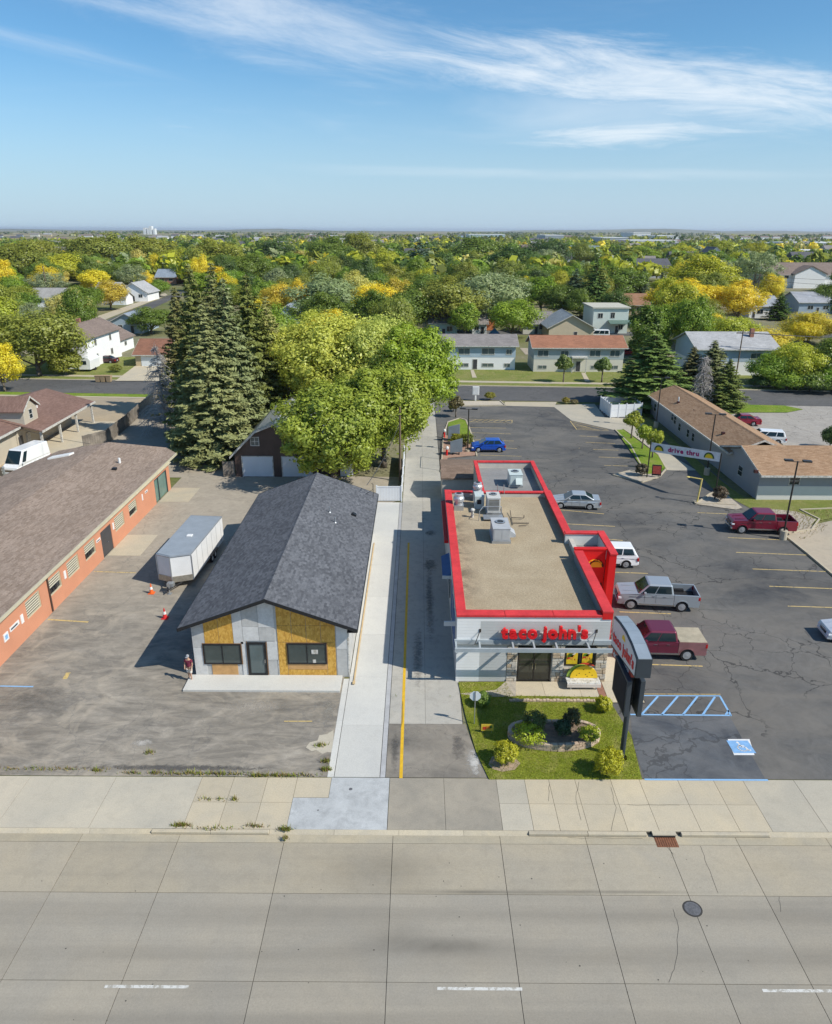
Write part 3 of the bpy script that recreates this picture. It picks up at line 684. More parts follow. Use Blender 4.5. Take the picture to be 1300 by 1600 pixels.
# --- back street, its verges and walks
ST = M_asphalt('street_asphalt', (0.075, 0.074, 0.074), (0.115, 0.112, 0.108), 0.5, 0.08, 0.2, (0.16, 0.15, 0.14), 0.05)
def rowp(a, b): return [tuple(a[:2]), tuple(b[:2])]
nl, nr = Vector((-76, 125.8, 0)), Vector((70, 116.2, 0)); fl, fr = Vector((-77, 137.0, 0)), Vector((72, 128.2, 0))
def along(p, q, t): return p + (q - p) * t
s0, s1, t0, t1 = along(nl, nr, -4), along(nl, nr, 5), along(fl, fr, -4), along(fl, fr, 5)
sheet('back_street', [tuple(x[:2]) for x in (s0, s1, t1, t0)], 0.012, ST)
def band(name, d0, d1, z, mat, side=1, x0=-400, x1=400):
    """a strip parallel to the street, d0..d1 metres beyond its far (or near) edge"""
    p, q = (fl, fr) if side > 0 else (nl, nr); d = (q - p).normalized(); n = Vector((-d.y, d.x, 0)) * side
    a = p + d * ((x0 - p.x) / d.x); b = p + d * ((x1 - p.x) / d.x)
    o = MB(); o.prism([tuple((a + n * d0)[:2]), tuple((b + n * d0)[:2]), tuple((b + n * d1)[:2]), tuple((a + n * d1)[:2])], -0.02, z)
    return struct(name, o, mat)
band('kerb', 0.0, 0.4, 0.10, KERB)
band('verge', 0.42, 2.9, 0.09, GRASS2)
band('sidewalk', 2.92, 4.5, 0.11, CONC_WALK)
band('lawn', 4.52, 26, 0.085, GRASS2)
band('verge', 0.3, 2.5, 0.06, GRASS, -1, -400, -27)
band('sidewalk', 2.6, 3.4, 0.07, CONC_WALK, -1, -400, -40)
for xa in (7.5, 31.0, -52):
    pass
sheet('front_path', g2((738, 591), (735, 579), (740, 579), (745, 591)), 0.125, CONC_WALK)
sheet('front_path', g2((914, 597), (908, 583), (914, 583), (922, 597)), 0.125, CONC_WALK)
sheet('driveway', g2((180, 596), (258, 596), (256, 572), (212, 572)), 0.118, CONC_WALK)
# --- side street running away on the left, and two cross streets beyond
sheet('side_street', g2((150, 507), (176, 512), (268, 468), (330, 449), (322, 446), (262, 462)), 0.02, ST)
sheet('side_walk', g2((120, 505), (150, 505), (262, 461), (258, 458)), 0.03, CONC_WALK)
sheet('cross_street', [(-30, 205), (160, 196), (160, 204), (-30, 213)], 0.02, ST)
sheet('dirt_lane', [(24, 168), (60, 165), (60, 176), (24, 178)], 0.025, M('tan_dirt', (0.36, 0.30, 0.22), 0.95, var=0.2))
# ================================================================== lettering
def glyph(ch, size, depth, bold=0.0, bevel=0.0):
    key = ('glyph', ch, size, depth, bold)
    if key in GL: return GL[key]
    cu = bpy.data.curves.new('glyph', 'FONT'); cu.body = ch; cu.size = size; cu.extrude = depth / 2; cu.offset = bold; cu.resolution_u = 3
    o = bpy.data.objects.new('glyph', cu); COL.objects.link(o)
    bpy.context.view_layer.update()
    me = bpy.data.meshes.new_from_object(o.evaluated_get(bpy.context.evaluated_depsgraph_get()))
    bpy.data.objects.remove(o); bpy.data.curves.remove(cu)
    n = len(me.vertices); a = np.empty(n * 3, 'f'); me.vertices.foreach_get('co', a); a = a.reshape(-1, 3)
    lo, hi = a[:, 0].min(), a[:, 0].max(); a[:, 0] -= lo; me.vertices.foreach_set('co', a.ravel()); me.update()
    GL[key] = (me, float(hi - lo)); return GL[key]
GL = {}
def lettering(text, origin, right, up, height, depth, mat, parent, bold=0.0, width=None, gap=0.09, name='letter', space=0.38):
    """each letter a mesh of its own, standing on the plane (right, up) at origin"""
    rt, u = Vector(right).normalized(), Vector(up).normalized(); nrm = rt.cross(u)
    seq, x = [], 0.0
    for ch in text:
        if ch == ' ': x += space * height; continue
        me, w = glyph(ch, height, depth, bold); seq.append((me, x)); x += w + gap * height
    tot = x - gap * height; k = (width / tot) if width else 1.0
    off = BASE.get(parent.name, Vector((0, 0, 0)))
    for me, px in seq:
        if not me.materials: me.materials.append(mat)
        elif me.materials[0] is not mat: me = me.copy(); me.materials.clear(); me.materials.append(mat)
        o = bpy.data.objects.new(name, me); COL.objects.link(o); o.parent = parent
        p = Vector(origin) + rt * (px * k) - off
        o.matrix_local = Matrix(((rt.x * k, u.x, nrm.x, p.x), (rt.y * k, u.y, nrm.y, p.y), (rt.z * k, u.z, nrm.z, p.z), (0, 0, 0, 1)))
    return tot * k
def window(parent, p0, right, up, w, h, nrm, frame, pane, fw=0.07, bars_v=1, bars_h=0, proud=0.04, name='window', sill=None, depth=0.06):
    """frame in front of the wall plane with a recessed pane and glazing bars; p0 = lower left corner"""
    rt, u, n = Vector(right), Vector(up), Vector(nrm); p0 = Vector(p0)
    def slab_(mb, a0, a1, b0, b1, d0, d1):
        q = [p0 + rt * a + u * b + n * d0 for a, b in ((a0, b0), (a1, b0), (a1, b1), (a0, b1))]
        mb.extr([tuple(x) for x in q], n * (d1 - d0))
    f = MB()
    slab_(f, 0, w, 0, fw, -depth, proud); slab_(f, 0, w, h - fw, h, -depth, proud)
    slab_(f, 0, fw, fw, h - fw, -depth, proud); slab_(f, w - fw, w, fw, h - fw, -depth, proud)
    for k in range(bars_v):
        c = w * (k + 1) / (bars_v + 1); slab_(f, c - fw * .4, c + fw * .4, fw, h - fw, -depth, proud * .8)
    for k in range(bars_h):
        c = h * (k + 1) / (bars_h + 1); slab_(f, fw, w - fw, c - fw * .35, c + fw * .35, -depth, proud * .7)
    fo = f.build(name, frame, parent)
    g = MB(); slab_(g, fw * .5, w - fw * .5, fw * .5, h - fw * .5, 0.004, 0.012); g.build('pane', pane, fo)
    return fo
def wedge_roof_prism(mb, x0, x1, y0, y1, ze, zr, th=0.14, along='Y', mi=0):
    """two sloping roof slabs of a gable roof (ridge along Y or X)"""
    pass
def gable_roof(parent, x0, x1, y0, y1, ze, zr, mat, trim, along='Y', th=0.16, ridge=None, name='roof', cap=True):
    objs = []
    if along == 'Y':
        c = (x0 + x1) / 2 if ridge is None else ridge
        for a, b in ((x0, c), (c, x1)):
            za, zb = (ze, zr) if a == x0 else (zr, ze)
            r = MB().extr([(a, y0, za), (b, y0, zb), (b, y0, zb - th), (a, y0, za - th)][::-1], (0, y1 - y0, 0)).build(name, mat, parent); objs.append(r)
        e = .03
        for yy in (y0 - e, y1):
            for a, b, za, zb in ((x0, c, ze, zr), (c, x1, zr, ze)):
                MB().extr([(a, yy, za + .012), (b, yy, zb + .012), (b, yy, zb - th - .06), (a, yy, za - th - .06)][::-1], (0, e, 0)).build('fascia', trim, parent)
        if cap: MB().extr([(c - .16, y0, zr - .045), (c, y0, zr + .035), (c + .16, y0, zr - .045), (c, y0, zr - .02)][::-1], (0, y1 - y0, 0)).build('ridge_cap', mat, parent)
    else:
        c = (y0 + y1) / 2 if ridge is None else ridge
        for a, b in ((y0, c), (c, y1)):
            za, zb = (ze, zr) if a == y0 else (zr, ze)
            r = MB().extr([(x0, a, za), (x0, b, zb), (x0, b, zb - th), (x0, a, za - th)], (x1 - x0, 0, 0)).build(name, mat, parent); objs.append(r)
        e = .03
        for xx in (x0 - e, x1):
            for a, b, za, zb in ((y0, c, ze, zr), (c, y1, zr, ze)):
                MB().extr([(xx, a, za + .012), (xx, b, zb + .012), (xx, b, zb - th - .06), (xx, a, za - th - .06)], (e, 0, 0)).build('fascia', trim, parent)
        if cap: MB().extr([(x0, c - .16, zr - .045), (x0, c, zr + .035), (x0, c + .16, zr - .045), (x0, c, zr - .02)], (x1 - x0, 0, 0)).build('ridge_cap', mat, parent)
        for yy, zz in ((y0 - .025, ze), (y1, ze)):
            MB().box(x0, x1, yy, yy + .025, zz - th - .06, zz + .005).build('fascia', trim, parent)
    return objs

# ================================================================== the red-capped restaurant
RED = M('red_metal', (0.60, 0.018, 0.018), 0.5, var=0.12, scale=0.8, fine=.06, fscale=9, spec=.2)
REDL = M('faded_red_metal', (0.59, 0.045, 0.048), 0.6, var=0.16, scale=0.9, fine=.1, fscale=6, spec=.2)
SID_L = M_siding('light_grey_siding', (0.72, 0.72, 0.70), 0.2, 2, 0.04, 0.6)
SID_M = M_siding('grey_siding', (0.47, 0.475, 0.46), 0.2, 2, 0.05, 0.6)
STEEL = M('painted_steel', (0.36, 0.40, 0.42), 0.45, var=0.1)
BUFF = M('buff_render', (0.50, 0.47, 0.41), 0.8, var=0.1)
rest = thing('restaurant', 'long flat-roofed restaurant with red parapet caps, gravel roof and red letters over its door', 'restaurant', (7.0, 39.0, 0))
FY = 39.0
XL, XR = 2.36, 11.62
ZP = 4.55      # parapet under the cap
def part(name, mat, fn, parent=rest, **k):
    mb = MB(); fn(mb); return mb.build(name, mat, parent, **k)
part('front_wall', SID_L, lambda m: m.box(XL, 3.78, FY, FY + .3, 0, ZP).box(3.78, XR, FY, FY + .3, 4.24, ZP))
part('front_panel', SID_M, lambda m: m.box(3.782, 5.45, FY + .002, FY + .3, 0, 4.238).box(5.45, XR, FY + .002, FY + .3, 2.62, 4.238))
part('base_wall', BUFF, lambda m: m.box(5.45, 6.13, FY + .06, FY + .3, 0, 2.62).box(8.22, 9.0, FY + .06, FY + .3, 0, 2.62).box(9.0, 10.92, FY + .06, FY + .3, 0, 1.12).box(10.92, XR, FY + .06, FY + .3, 0, 2.62).box(6.13, 8.22, FY + .2, FY + .3, 2.45, 2.62).box(9.0, 10.92, FY + .2, FY + .3, 2.45, 2.62))
part('side_wall', SID_M, lambda m: m.box(XL, XL + .3, FY + .3, 61.6, 0, ZP))
part('side_wall', BUFF, lambda m: m.box(XR - .3, XR, FY + .3, 61.6, 0, ZP).box(XR - .3, XR, 61.6, 71.5, 0, 4.3))
part('rear_wall', BUFF, lambda m: m.box(XL + .3, 5.6, 61.3, 61.6, 0, ZP).box(5.6, XR - .3, 61.3, 61.6, 3.8, ZP - .1).box(5.6, 5.9, 61.6, 71.5, 0, 4.3).box(5.9, XR - .3, 71.2, 71.5, 0, 4.3))
def M_gravel_roof():
    m, t, b = newmat('gravel_roof')
    v = coords(t)
    n1 = span(t, noise(t, v, 0.5, 5, 0.6), 0.3, 0.7); n2 = span(t, noise(t, v, 7, 4, 0.85), 0.32, 0.68); n3 = span(t, noise(t, v, 22, 3, 0.8), 0.3, 0.7)
    c = mixc(t, n1, (0.345, 0.275, 0.18), (0.415, 0.34, 0.232))
    c = mixc(t, 1.0, c, mixc(t, n2, (0.80,) * 3, (1.18,) * 3), 'MULTIPLY')
    c = mixc(t, 1.0, c, mixc(t, n3, (0.80,) * 3, (1.2,) * 3), 'MULTIPLY')
    # bald patches along the left parapet
    s = N(t, 'ShaderNodeSeparateXYZ'); Lk(t, v, s.inputs[0])
    ed = span(t, s.outputs[0], -2.6, -4.3); pn = span(t, noise(t, v, 0.6, 6, 0.75, 0.5), 0.42, 0.58)
    yb = mth(t, 'MULTIPLY', span(t, s.outputs[1], 2.0, 4.0), span(t, s.outputs[1], 18.0, 16.0))
    k = mth(t, 'MULTIPLY', mth(t, 'MULTIPLY', ed, pn, clamp=True), mth(t, 'MINIMUM', mth(t, 'MAXIMUM', yb, 0), 1), clamp=True)
    c = mixc(t, mth(t, 'MULTIPLY', k, 0.85), c, (0.10, 0.085, 0.065))
    Lk(t, c, b.inputs['Base Color']); b.inputs['Roughness'].default_value = 0.95; b.inputs['Specular IOR Level'].default_value = 0.15
    bump(t, b, n2, 0.5, 0.03); return m
part('roof_gravel', M_gravel_roof(), lambda m: m.box(XL + .3, XR - .3, FY + .3, 61.3, 4.0, 4.15))
MEMB = M('grey_membrane', (0.225, 0.225, 0.22), 0.8, var=0.12, scale=0.7, fine=0.1, fscale=5)
part('rear_roof', MEMB, lambda m: m.box(5.9, XR - .3, 61.6, 71.2, 3.6, 3.72))
for k in range(3): part('membrane_seam', M('seam_grey', (0.27, 0.27, 0.265), 0.8), lambda m: m.box(5.92, XR - .32, 63.4 + 2.4 * k, 63.5 + 2.4 * k, 3.72, 3.728))
def cap_run(x0, x1, y0, y1, z, n, along, mat=REDL, h=0.16, over=0.04):
    for k in range(n):
        if along == 'x': a, b = x0 + (x1 - x0) * k / n, x0 + (x1 - x0) * (k + 1) / n; MB().box(a + .008, b - .008, y0, y1, z - h, z).build('cap_panel', mat, rest, bevel=.012, seg=1)
        else: a, b = y0 + (y1 - y0) * k / n, y0 + (y1 - y0) * (k + 1) / n; MB().box(x0, x1, a + .008, b - .008, z - h, z).build('cap_panel', mat, rest, bevel=.012, seg=1)
ZC = 4.7
cap_run(XL - .06, 11.05, FY - .06, FY + .62, ZC, 3, 'x')
cap_run(XL - .06, XL + .55, FY + .63, 61.7, ZC + .003, 7, 'y')
cap_run(XR - .55, XR + .08, 51.3, 61.7, ZC + .003, 3, 'y')
cap_run(XL + .56, XR - .56, 61.25, 61.62, ZC - .04, 3, 'x', h=.12)
cap_run(5.55, 5.93, 61.65, 71.55, 4.43, 3, 'y', h=.14)
cap_run(XR - .36, XR + .06, 61.75, 71.55, 4.43, 3, 'y', h=.14)
cap_run(5.95, XR - .38, 71.15, 71.55, 4.43, 2, 'x', h=.14)
# right front parapet, taller, grey on its inner side
part('tall_parapet', M('slate_panel', (0.20, 0.215, 0.23), 0.5, var=0.06), lambda m: m.box(11.12, XR + .04, FY + .64, 47.95, 4.16, 4.86))
part('tall_parapet_end', RED, lambda m: m.box(11.06, XR + .06, FY - .05, FY + .62, 4.42, 4.86))
cap_run(11.04, XR + .08, FY - .07, 47.9, 4.99, 3, 'y', h=.14)
part('side_panel', RED, lambda m: m.box(XR + .002, XR + .06, FY + .05, 48, 2.6, 4.84))
# entrance tower on the right side
INN = M('pale_panel', (0.62, 0.63, 0.60), 0.6, var=0.05)
part('tower_back', INN, lambda m: m.box(11.05, 13.55, 51.0, 51.3, 0, 4.94))
part('tower_side', INN, lambda m: m.box(13.5, 13.9, 48.0, 51.3, 0, 4.94))
part('tower_skin', RED, lambda m: m.box(13.902, 13.95, 47.2, 51.34, 0, 4.94).box(11.65, 13.95, 51.302, 51.35, 0, 4.94))
part('tower_front', RED, lambda m: m.box(11.2, 13.4, 48.05, 48.3, 0, 4.94))
part('tower_post', RED, lambda m: m.box(13.42, 13.9, 47.2, 48.0, 0, 4.94), bevel=.02)
part('tower_roof', MEMB, lambda m: m.box(11.3, 13.5, 48.3, 51.0, 3.95, 4.05))
cap_run(11.0, 13.45, 50.92, 51.4, 5.08, 1, 'x', h=.14)
cap_run(13.46, 14.0, 47.14, 51.4, 5.085, 1, 'y', h=.14)
cap_run(11.1, 13.45, 48.0, 48.34, 5.08, 1, 'x', h=.14, mat=RED)
YEL = M('taco_yellow', (0.86, 0.55, 0.02), 0.5, var=0.06); DKB = M('dark_outline', (0.05, 0.012, 0.01), 0.6)
def halfdisc(mb, c, r, depth, rt=(1, 0, 0), up=(0, 0, 1), n=14, a0=0, a1=180, mi=0, rin=0.0):
    rt, u = Vector(rt), Vector(up); nr = rt.cross(u); c = Vector(c)
    pts = [c + (rt * math.cos(R(a0 + (a1 - a0) * k / n)) + u * math.sin(R(a0 + (a1 - a0) * k / n))) * r for k in range(n + 1)]
    if rin: pts += [c + (rt * math.cos(R(a1 + (a0 - a1) * k / n)) + u * math.sin(R(a1 + (a0 - a1) * k / n))) * rin for k in range(n + 1)]
    mb.extr([tuple(p) for p in pts], nr * depth)
lc = GY(929.5, 886, 48.0)
lg = MB(); halfdisc(lg, (lc.x + .04, 48.05, lc.z), 0.60, .03, n=16); lo_ = lg.build('taco_emblem', DKB, rest)
mb = MB(); halfdisc(mb, (lc.x + .06, 48.02, lc.z), 0.43, .05); mb.build('shell', YEL, lo_)
mb = MB(); halfdisc(mb, (lc.x - .02, 48.04, lc.z + .04), 0.56, .03, a0=20, a1=170, rin=.47); mb.build('shell_back', YEL, lo_)
mb = MB()
for k in range(5): mb.ball((lc.x + .04 + .51 * math.cos(R(55 + 25 * k)), 48.0, lc.z + .04 + .52 * math.sin(R(55 + 25 * k))), .05, .03, .05, 6, 4)
mb.build('filling', RED, lo_)['kind'] = 'stuff'
part('side_door', BLACK, lambda m: m.box(12.0, 13.3, 48.0, 48.06, 0, 2.35))
part('door_glass', GLASS, lambda m: m.box(12.1, 12.6, 47.985, 48.0, .15, 2.2).box(12.7, 13.2, 47.985, 48.0, .15, 2.2))
part('menu_panel', PAINT_W, lambda m: m.box(12.9, 13.0, 47.96, 47.98, .8, 1.9))
# stone veneer
ST_M = [M('stone_%s' % n, c, 0.9, var=0.2, scale=6, bmp=0.3) for n, c in (('buff', (0.46, 0.40, 0.31)), ('grey', (0.40, 0.37, 0.32)), ('tan', (0.42, 0.33, 0.23)), ('pale', (0.52, 0.48, 0.41)))]
rs = random.Random(5)
def veneer(x0, x1, z0, z1):
    z = z0
    while z < z1 - .08:
        h = min(rs.uniform(.14, .26), z1 - z); x = x0
        while x < x1 - .06:
            w = min(rs.uniform(.24, .55), x1 - x)
            if x1 - x - w < .12: w = x1 - x
            MB().box(x + .009, x + w - .009, FY - rs.uniform(.015, .06), FY + .06, z + .009, z + h - .009).build('stone', rs.choice(ST_M), rest, bevel=.018, seg=1)
            x += w
        z += h
veneer(5.47, 6.1, 0, 2.6); veneer(8.25, 8.98, 0, 2.6); veneer(8.98, 10.92, 0, 1.08); veneer(10.92, XR, 0, 2.6)
# entrance door, window with posters
DKF = M('dark_bronze', (0.035, 0.030, 0.026), 0.4, var=0.1)
fo = window(rest, (6.15, FY + .1, 0), (1, 0, 0), (0, 0, 1), 2.05, 2.45, (0, -1, 0), DKF, M_glass('door_glass', (0.045, 0.047, 0.035), .05), .09, 1, 1, .05, 'entrance_door')
mb = MB()
for x in (7.08, 7.27): mb.tube((x, FY + .02, .9), (x, FY + .02, 1.35), .02, n=6)
mb.build('handle', CHROME, fo)
fo = window(rest, (9.02, FY + .1, 1.13), (1, 0, 0), (0, 0, 1), 1.88, 1.32, (0, -1, 0), DKF, GLASS, .08, 1, 0, .05)
def poster(x0, x1, z0, z1, y):
    p = MB().box(x0, x1, y - .012, y, z0, z1).build('poster', M('poster_yellow', (0.72, 0.50, 0.03), 0.4, var=0.15, scale=5), fo)
    for k, (c, r, dx, dz) in enumerate((((0.10, 0.22, 0.02), .16, .35, .5), ((0.55, 0.05, 0.03), .10, .2, .35), ((0.70, 0.62, 0.5), .12, .68, .62), ((0.62, 0.30, 0.04), .20, .6, .42), ((0.5, .08, .03), .07, .8, .3))):
        mb = MB(); halfdisc(mb, (x0 + (x1 - x0) * dx, y - .014, z0 + (z1 - z0) * dz), r, .006, n=10, a0=-20 + 30 * k, a1=200 + 20 * k); mb.build('print', M('print_%d' % k, c, .45, var=.15), p)
poster(9.14, 9.82, 1.24, 2.36, FY + .075); poster(10.1, 10.72, 1.34, 2.36, FY + .075)
# awning frame over the front
cn = part('canopy', STEEL, lambda m: m.box(2.2, 12.15, 37.95, 38.06, 2.72, 2.98))
part('channel', STEEL, lambda m: m.box(2.22, 12.1, FY - .14, FY - .002, 2.72, 3.02), cn)
for x in [2.3, 3.72, 5.72, 6.98, 8.33, 10.25, 12.0]:
    part('rafter', STEEL, lambda m: m.box(x - .05, x + .05, 38.07, FY - .15, 2.76, 2.94), cn)
for x in (3.66, 10.7): part('tie_rod', DKF, lambda m: m.tube((x - .25, 38.4, 2.98), (x + .1, FY - .02, 3.62), .025, n=6).box(x + .04, x + .16, FY - .03, FY, 3.5, 3.72), cn)
# the name in red letters
ls = part('letter_rail', SID_M, lambda m: m.box(5.0, 10.5, FY - .05, FY, 3.42, 3.5))
o0 = GY(782, 995, FY - .2); o1 = GY(918, 995, FY - .2)
REDS = M('red_acrylic', (0.66, 0.012, 0.018), 0.35, var=0.05)
lettering("taco john's", (o0.x, FY - .26, 3.28), (1, 0, 0), (0, 0, 1), 1.08, .2, REDS, rest, bold=.046, width=o1.x - o0.x, gap=.06, space=.2)
# left side: lower red band, blue pick-up window hood, small projecting sign
part('side_awning', RED, lambda m: m.box(2.02, XL, 52.5, 61.5, 3.5, 3.72))
aw = part('window_hood', M('blue_canvas', (0.045, 0.11, 0.26), 0.6, var=0.1), lambda m: m.extr([(XL, 51.2, 3.3), (1.75, 51.2, 3.0), (1.75, 51.2, 2.9), (XL, 51.2, 2.9)], (0, -3.6, 0)))
part('hood_trim', INN, lambda m: m.box(1.73, 2.36, 47.55, 47.62, 2.85, 3.1), aw)
part('pickup_window', GLASS, lambda m: m.box(XL - .06, XL - .003, 48, 50.8, 1.1, 2.4))
for y in (41.0, 43.0, 45.2): part('side_poster', M('poster_blue', (0.08, 0.14, 0.30), .5), lambda m: m.box(XL - .04, XL - .003, y, y + 1.2, 1.0, 3.4))
part('blade_sign', M('sign_grey', (0.55, 0.56, 0.56), .5), lambda m: m.box(1.62, XL - .01, 40.4, 40.5, 3.1, 3.42))
# yard and cold store tucked behind on the left
cs = part('cold_store', M('white_panel', (0.66, 0.68, 0.68), 0.5, var=0.06), lambda m: m.box(2.6, 5.5, 61.9, 67.6, 0, 2.3))
part('condenser', GALV, lambda m: m.box(2.8, 3.7, 62.9, 64.4, 2.31, 2.9), cs); part('fan_grille', BLACK, lambda m: m.lathe((3.25, 63.65, 2.9), [(.3, 0), (.3, .03)], 12), cs)
sh = part('storage_shed', BUFF, lambda m: m.box(2.45, 6.2, 71.9, 76.6, 0, 2.5))
SH_BR = M_shingle('shed_shingle', (0.17, 0.12, 0.09), (0.23, 0.165, 0.125), .5, .15, False)
MB().extr([(2.3, 71.6, 2.5), (2.3, 73.6, 3.3), (2.3, 73.6, 3.15), (2.3, 71.6, 2.35)], (4.1, 0, 0)).build('shed_roof', SH_BR, sh)
MB().extr([(2.3, 73.6, 3.3), (2.3, 76.9, 2.9), (2.3, 76.9, 2.75), (2.3, 73.6, 3.15)], (4.1, 0, 0)).build('shed_roof', SH_BR, sh)

# ---- what stands on the roof: each machine a thing of its own
UNITG = M('unit_grey', (0.40, 0.41, 0.415), 0.5, var=0.08); UNITB = M('unit_beige', (0.52, 0.51, 0.475), 0.5, var=0.08); COIL = M('coil_fins', (0.16, 0.15, 0.13), 0.6, var=0.2)
UNITW = M('unit_pale_green', (0.50, 0.56, 0.54), 0.5, var=0.08)
def rtu(label, x0, x1, y0, y1, h, mat, z=4.15, curb=0.2, grille=False, hood=None, fan=(.5, .6)):
    t = thing('rooftop_unit', label, 'air conditioner', ((x0 + x1) / 2, (y0 + y1) / 2, z), group='air conditioners on the restaurant roof')
    MB().box(x0 - .08, x1 + .08, y0 - .06, y1 + .06, z, z + curb).build('kerb_frame', GALV, t)
    c = MB().box(x0, x1, y0, y1, z + curb, z + curb + h).build('cabinet', mat, t, bevel=.02)
    MB().box(x0 - .03, x1 + .03, y0 - .03, y1 + .03, z + curb + h + .001, z + curb + h + .05).build('lid', mat, t)
    fx, fy = x0 + (x1 - x0) * fan[0], y0 + (y1 - y0) * fan[1]; zt = z + curb + h + .05
    r = min(x1 - x0, y1 - y0) * .30
    MB().lathe((fx, fy, zt), [(r, 0), (r, .05)], 18).build('fan_well', BLACK, t)
    g = MB()
    for k in range(3): g.lathe((fx, fy, zt + .05), [(r * (1 - .3 * k), 0), (r * (1 - .3 * k), .015), (r * (.93 - .3 * k), .016)], 16)
    for k in range(4): a = math.pi * k / 4; g.tube((fx - r * math.cos(a), fy - r * math.sin(a), zt + .06), (fx + r * math.cos(a), fy + r * math.sin(a), zt + .06), .012, n=4)
    g.build('fan_guard', GALV, t)
    if grille:
        MB().box(x0 + .1, x1 - .1, y0 - .02, y0, z + curb + .25, z + curb + h - .1).build('coil', COIL, t)
        for k in range(7): MB().box(x0 + .1, x1 - .1, y0 - .035, y0 - .02, z + curb + .3 + k * (h - .42) / 7, z + curb + .33 + k * (h - .42) / 7).build('fin', GALV, t)
    else:
        MB().box(x0 + .08, x0 + (x1 - x0) * .48, y0 - .015, y0, z + curb + .1, z + curb + h - .08).build('access_panel', mat, t)
        MB().box(x0 + (x1 - x0) * .52, x1 - .08, y0 - .015, y0, z + curb + .1, z + curb + h - .08).build('access_panel', mat, t)
    if hood == 'r': MB().extr([(x1, y0 + .3, z + curb + h - .2), (x1 + .45, y0 + .3, z + curb + h - .55), (x1 + .45, y0 + .3, z + curb + h - .75), (x1, y0 + .3, z + curb + h - .8)][::-1], (0, 1.0, 0)).build('intake_hood', mat, t)
    if hood == 'f': MB().extr([(x0 + .55, y0, z + curb + h - .25), (x0 + .55, y0 - .5, z + curb + .25), (x0 + .55, y0, z + curb + .1)], (x1 - x0 - .6, 0, 0)).build('intake_hood', mat, t)
    return t
rtu('grey air conditioner nearest the front, with a round fan and a hood on its right', 5.62, 6.9, 51.0, 53.3, 0.95, UNITG, hood='r')
rtu('beige air conditioner with a tall grille of fins, behind the grey one', 5.7, 6.75, 56.9, 58.5, 1.25, UNITB, grille=True)
rtu('pale green air conditioner alone on the lower rear roof', 8.5, 9.7, 65.2, 67.0, 1.0, UNITW, z=3.72, hood='f')
def fan_thing(label, x, y, r, h, curb, z=4.15, w=.8):
    t = thing('exhaust_fan', label, 'exhaust fan', (x, y, z), group='round exhaust fans on the restaurant roof')
    MB().box(x - w / 2, x + w / 2, y - w / 2, y + w / 2, z, z + curb).build('curb', GALV, t)
    MB().lathe((x, y, z + curb), [(r * .75, 0), (r * .75, h * .3), (r, h * .36), (r, h * .62), (r * .8, h * .78), (r * .8, h), (r * .55, h + .03)], 18).build('drum', M('spun_aluminium', (0.55, 0.56, 0.57), .35, metal=.5, var=.1), t, smooth=False)
    MB().lathe((x, y, z + curb + h + .03), [(r * .5, 0), (r * .5, .02)], 14).build('opening', BLACK, t)
fan_thing('mushroom exhaust fan near the left parapet', 3.4, 58.3, .46, .95, .45)
fan_thing('round exhaust fan by the step down to the rear roof', 5.15, 61.0 - .4, .42, .7, .9)
mk = thing('make_up_air_box', 'tall pale sheet-metal air box in front of the rear exhaust fan', 'air box', (5.1, 58.9, 4.15))
MB().box(4.75, 5.55, 58.3, 59.6, 4.15, 5.3).build('casing', UNITW, mk, bevel=.02)
MB().box(4.95, 5.3, 58.28, 58.3, 4.6, 5.0).build('louvre', BLACK, mk)
vp = thing('vent_pipe', 'short white capped vent pipe on the gravel roof', 'vent pipe', (4.45, 56.4, 4.15))
MB().tube((4.45, 56.4, 4.15), (4.45, 56.4, 4.75), .11, n=10).build('pipe', PAINT_W, vp); MB().lathe((4.45, 56.4, 4.72), [(.17, 0), (.2, .1), (.12, .2)], 12).build('cowl', PAINT_W, vp)
gp_ = thing('gas_pipe', 'thin dark pipework lying on the gravel roof beside the air conditioners', 'pipe', (8.0, 55.5, 4.15))
MB().path([(7.0, 51.5, 4.22), (7.05, 55.3, 4.22), (6.9, 58.5, 4.22), (7.0, 61.2, 4.22)], .03).build('main_run', DKF, gp_)
MB().path([(7.55, 54.6, 4.22), (7.6, 56.2, 4.22), (7.65, 57.4, 4.4)], .03).path([(7.6, 55.0, 4.22), (8.9, 55.0, 4.22)], .03).path([(7.6, 56.0, 4.3), (8.6, 55.9, 4.3), (8.6, 55.9, 4.55)], .03).path([(8.0, 54.4, 4.22), (8.7, 54.4, 4.3)], .025).build('branch', DKF, gp_)
hr = thing('roof_ladder', 'thin steel ladder hoop over the step between the two roofs', 'ladder', (7.3, 61.5, 3.72))
MB().path([(7.0, 61.75, 3.72), (7.0, 61.75, 5.2), (7.0, 61.2, 5.25), (7.0, 61.1, 4.5)], .025).path([(7.55, 61.75, 3.72), (7.55, 61.75, 5.2), (7.55, 61.2, 5.25), (7.55, 61.1, 4.5)], .025).build('rail', GALV, hr)
for k in range(3): MB().tube((7.0, 61.75, 3.95 + .25 * k), (7.55, 61.75, 3.95 + .25 * k), .016, n=5).build('rung', GALV, hr)
ww = thing('roof_walkway', 'light steel platform with a rail in front of the beige air conditioner', 'platform', (6.2, 56.2, 4.15))
MB().box(5.3, 6.9, 55.5, 56.5, 4.3, 4.36).build('deck', GALV, ww); MB().path([(4.9, 55.6, 4.15), (4.95, 55.6, 5.0), (5.3, 56.5, 5.05), (6.8, 56.5, 5.05), (6.85, 56.5, 4.3)], .03).build('rail', GALV, ww)
for x in (5.4, 6.8): MB().box(x - .05, x + .05, 55.6, 56.4, 4.15, 4.3).build('sleeper', DKF, ww)

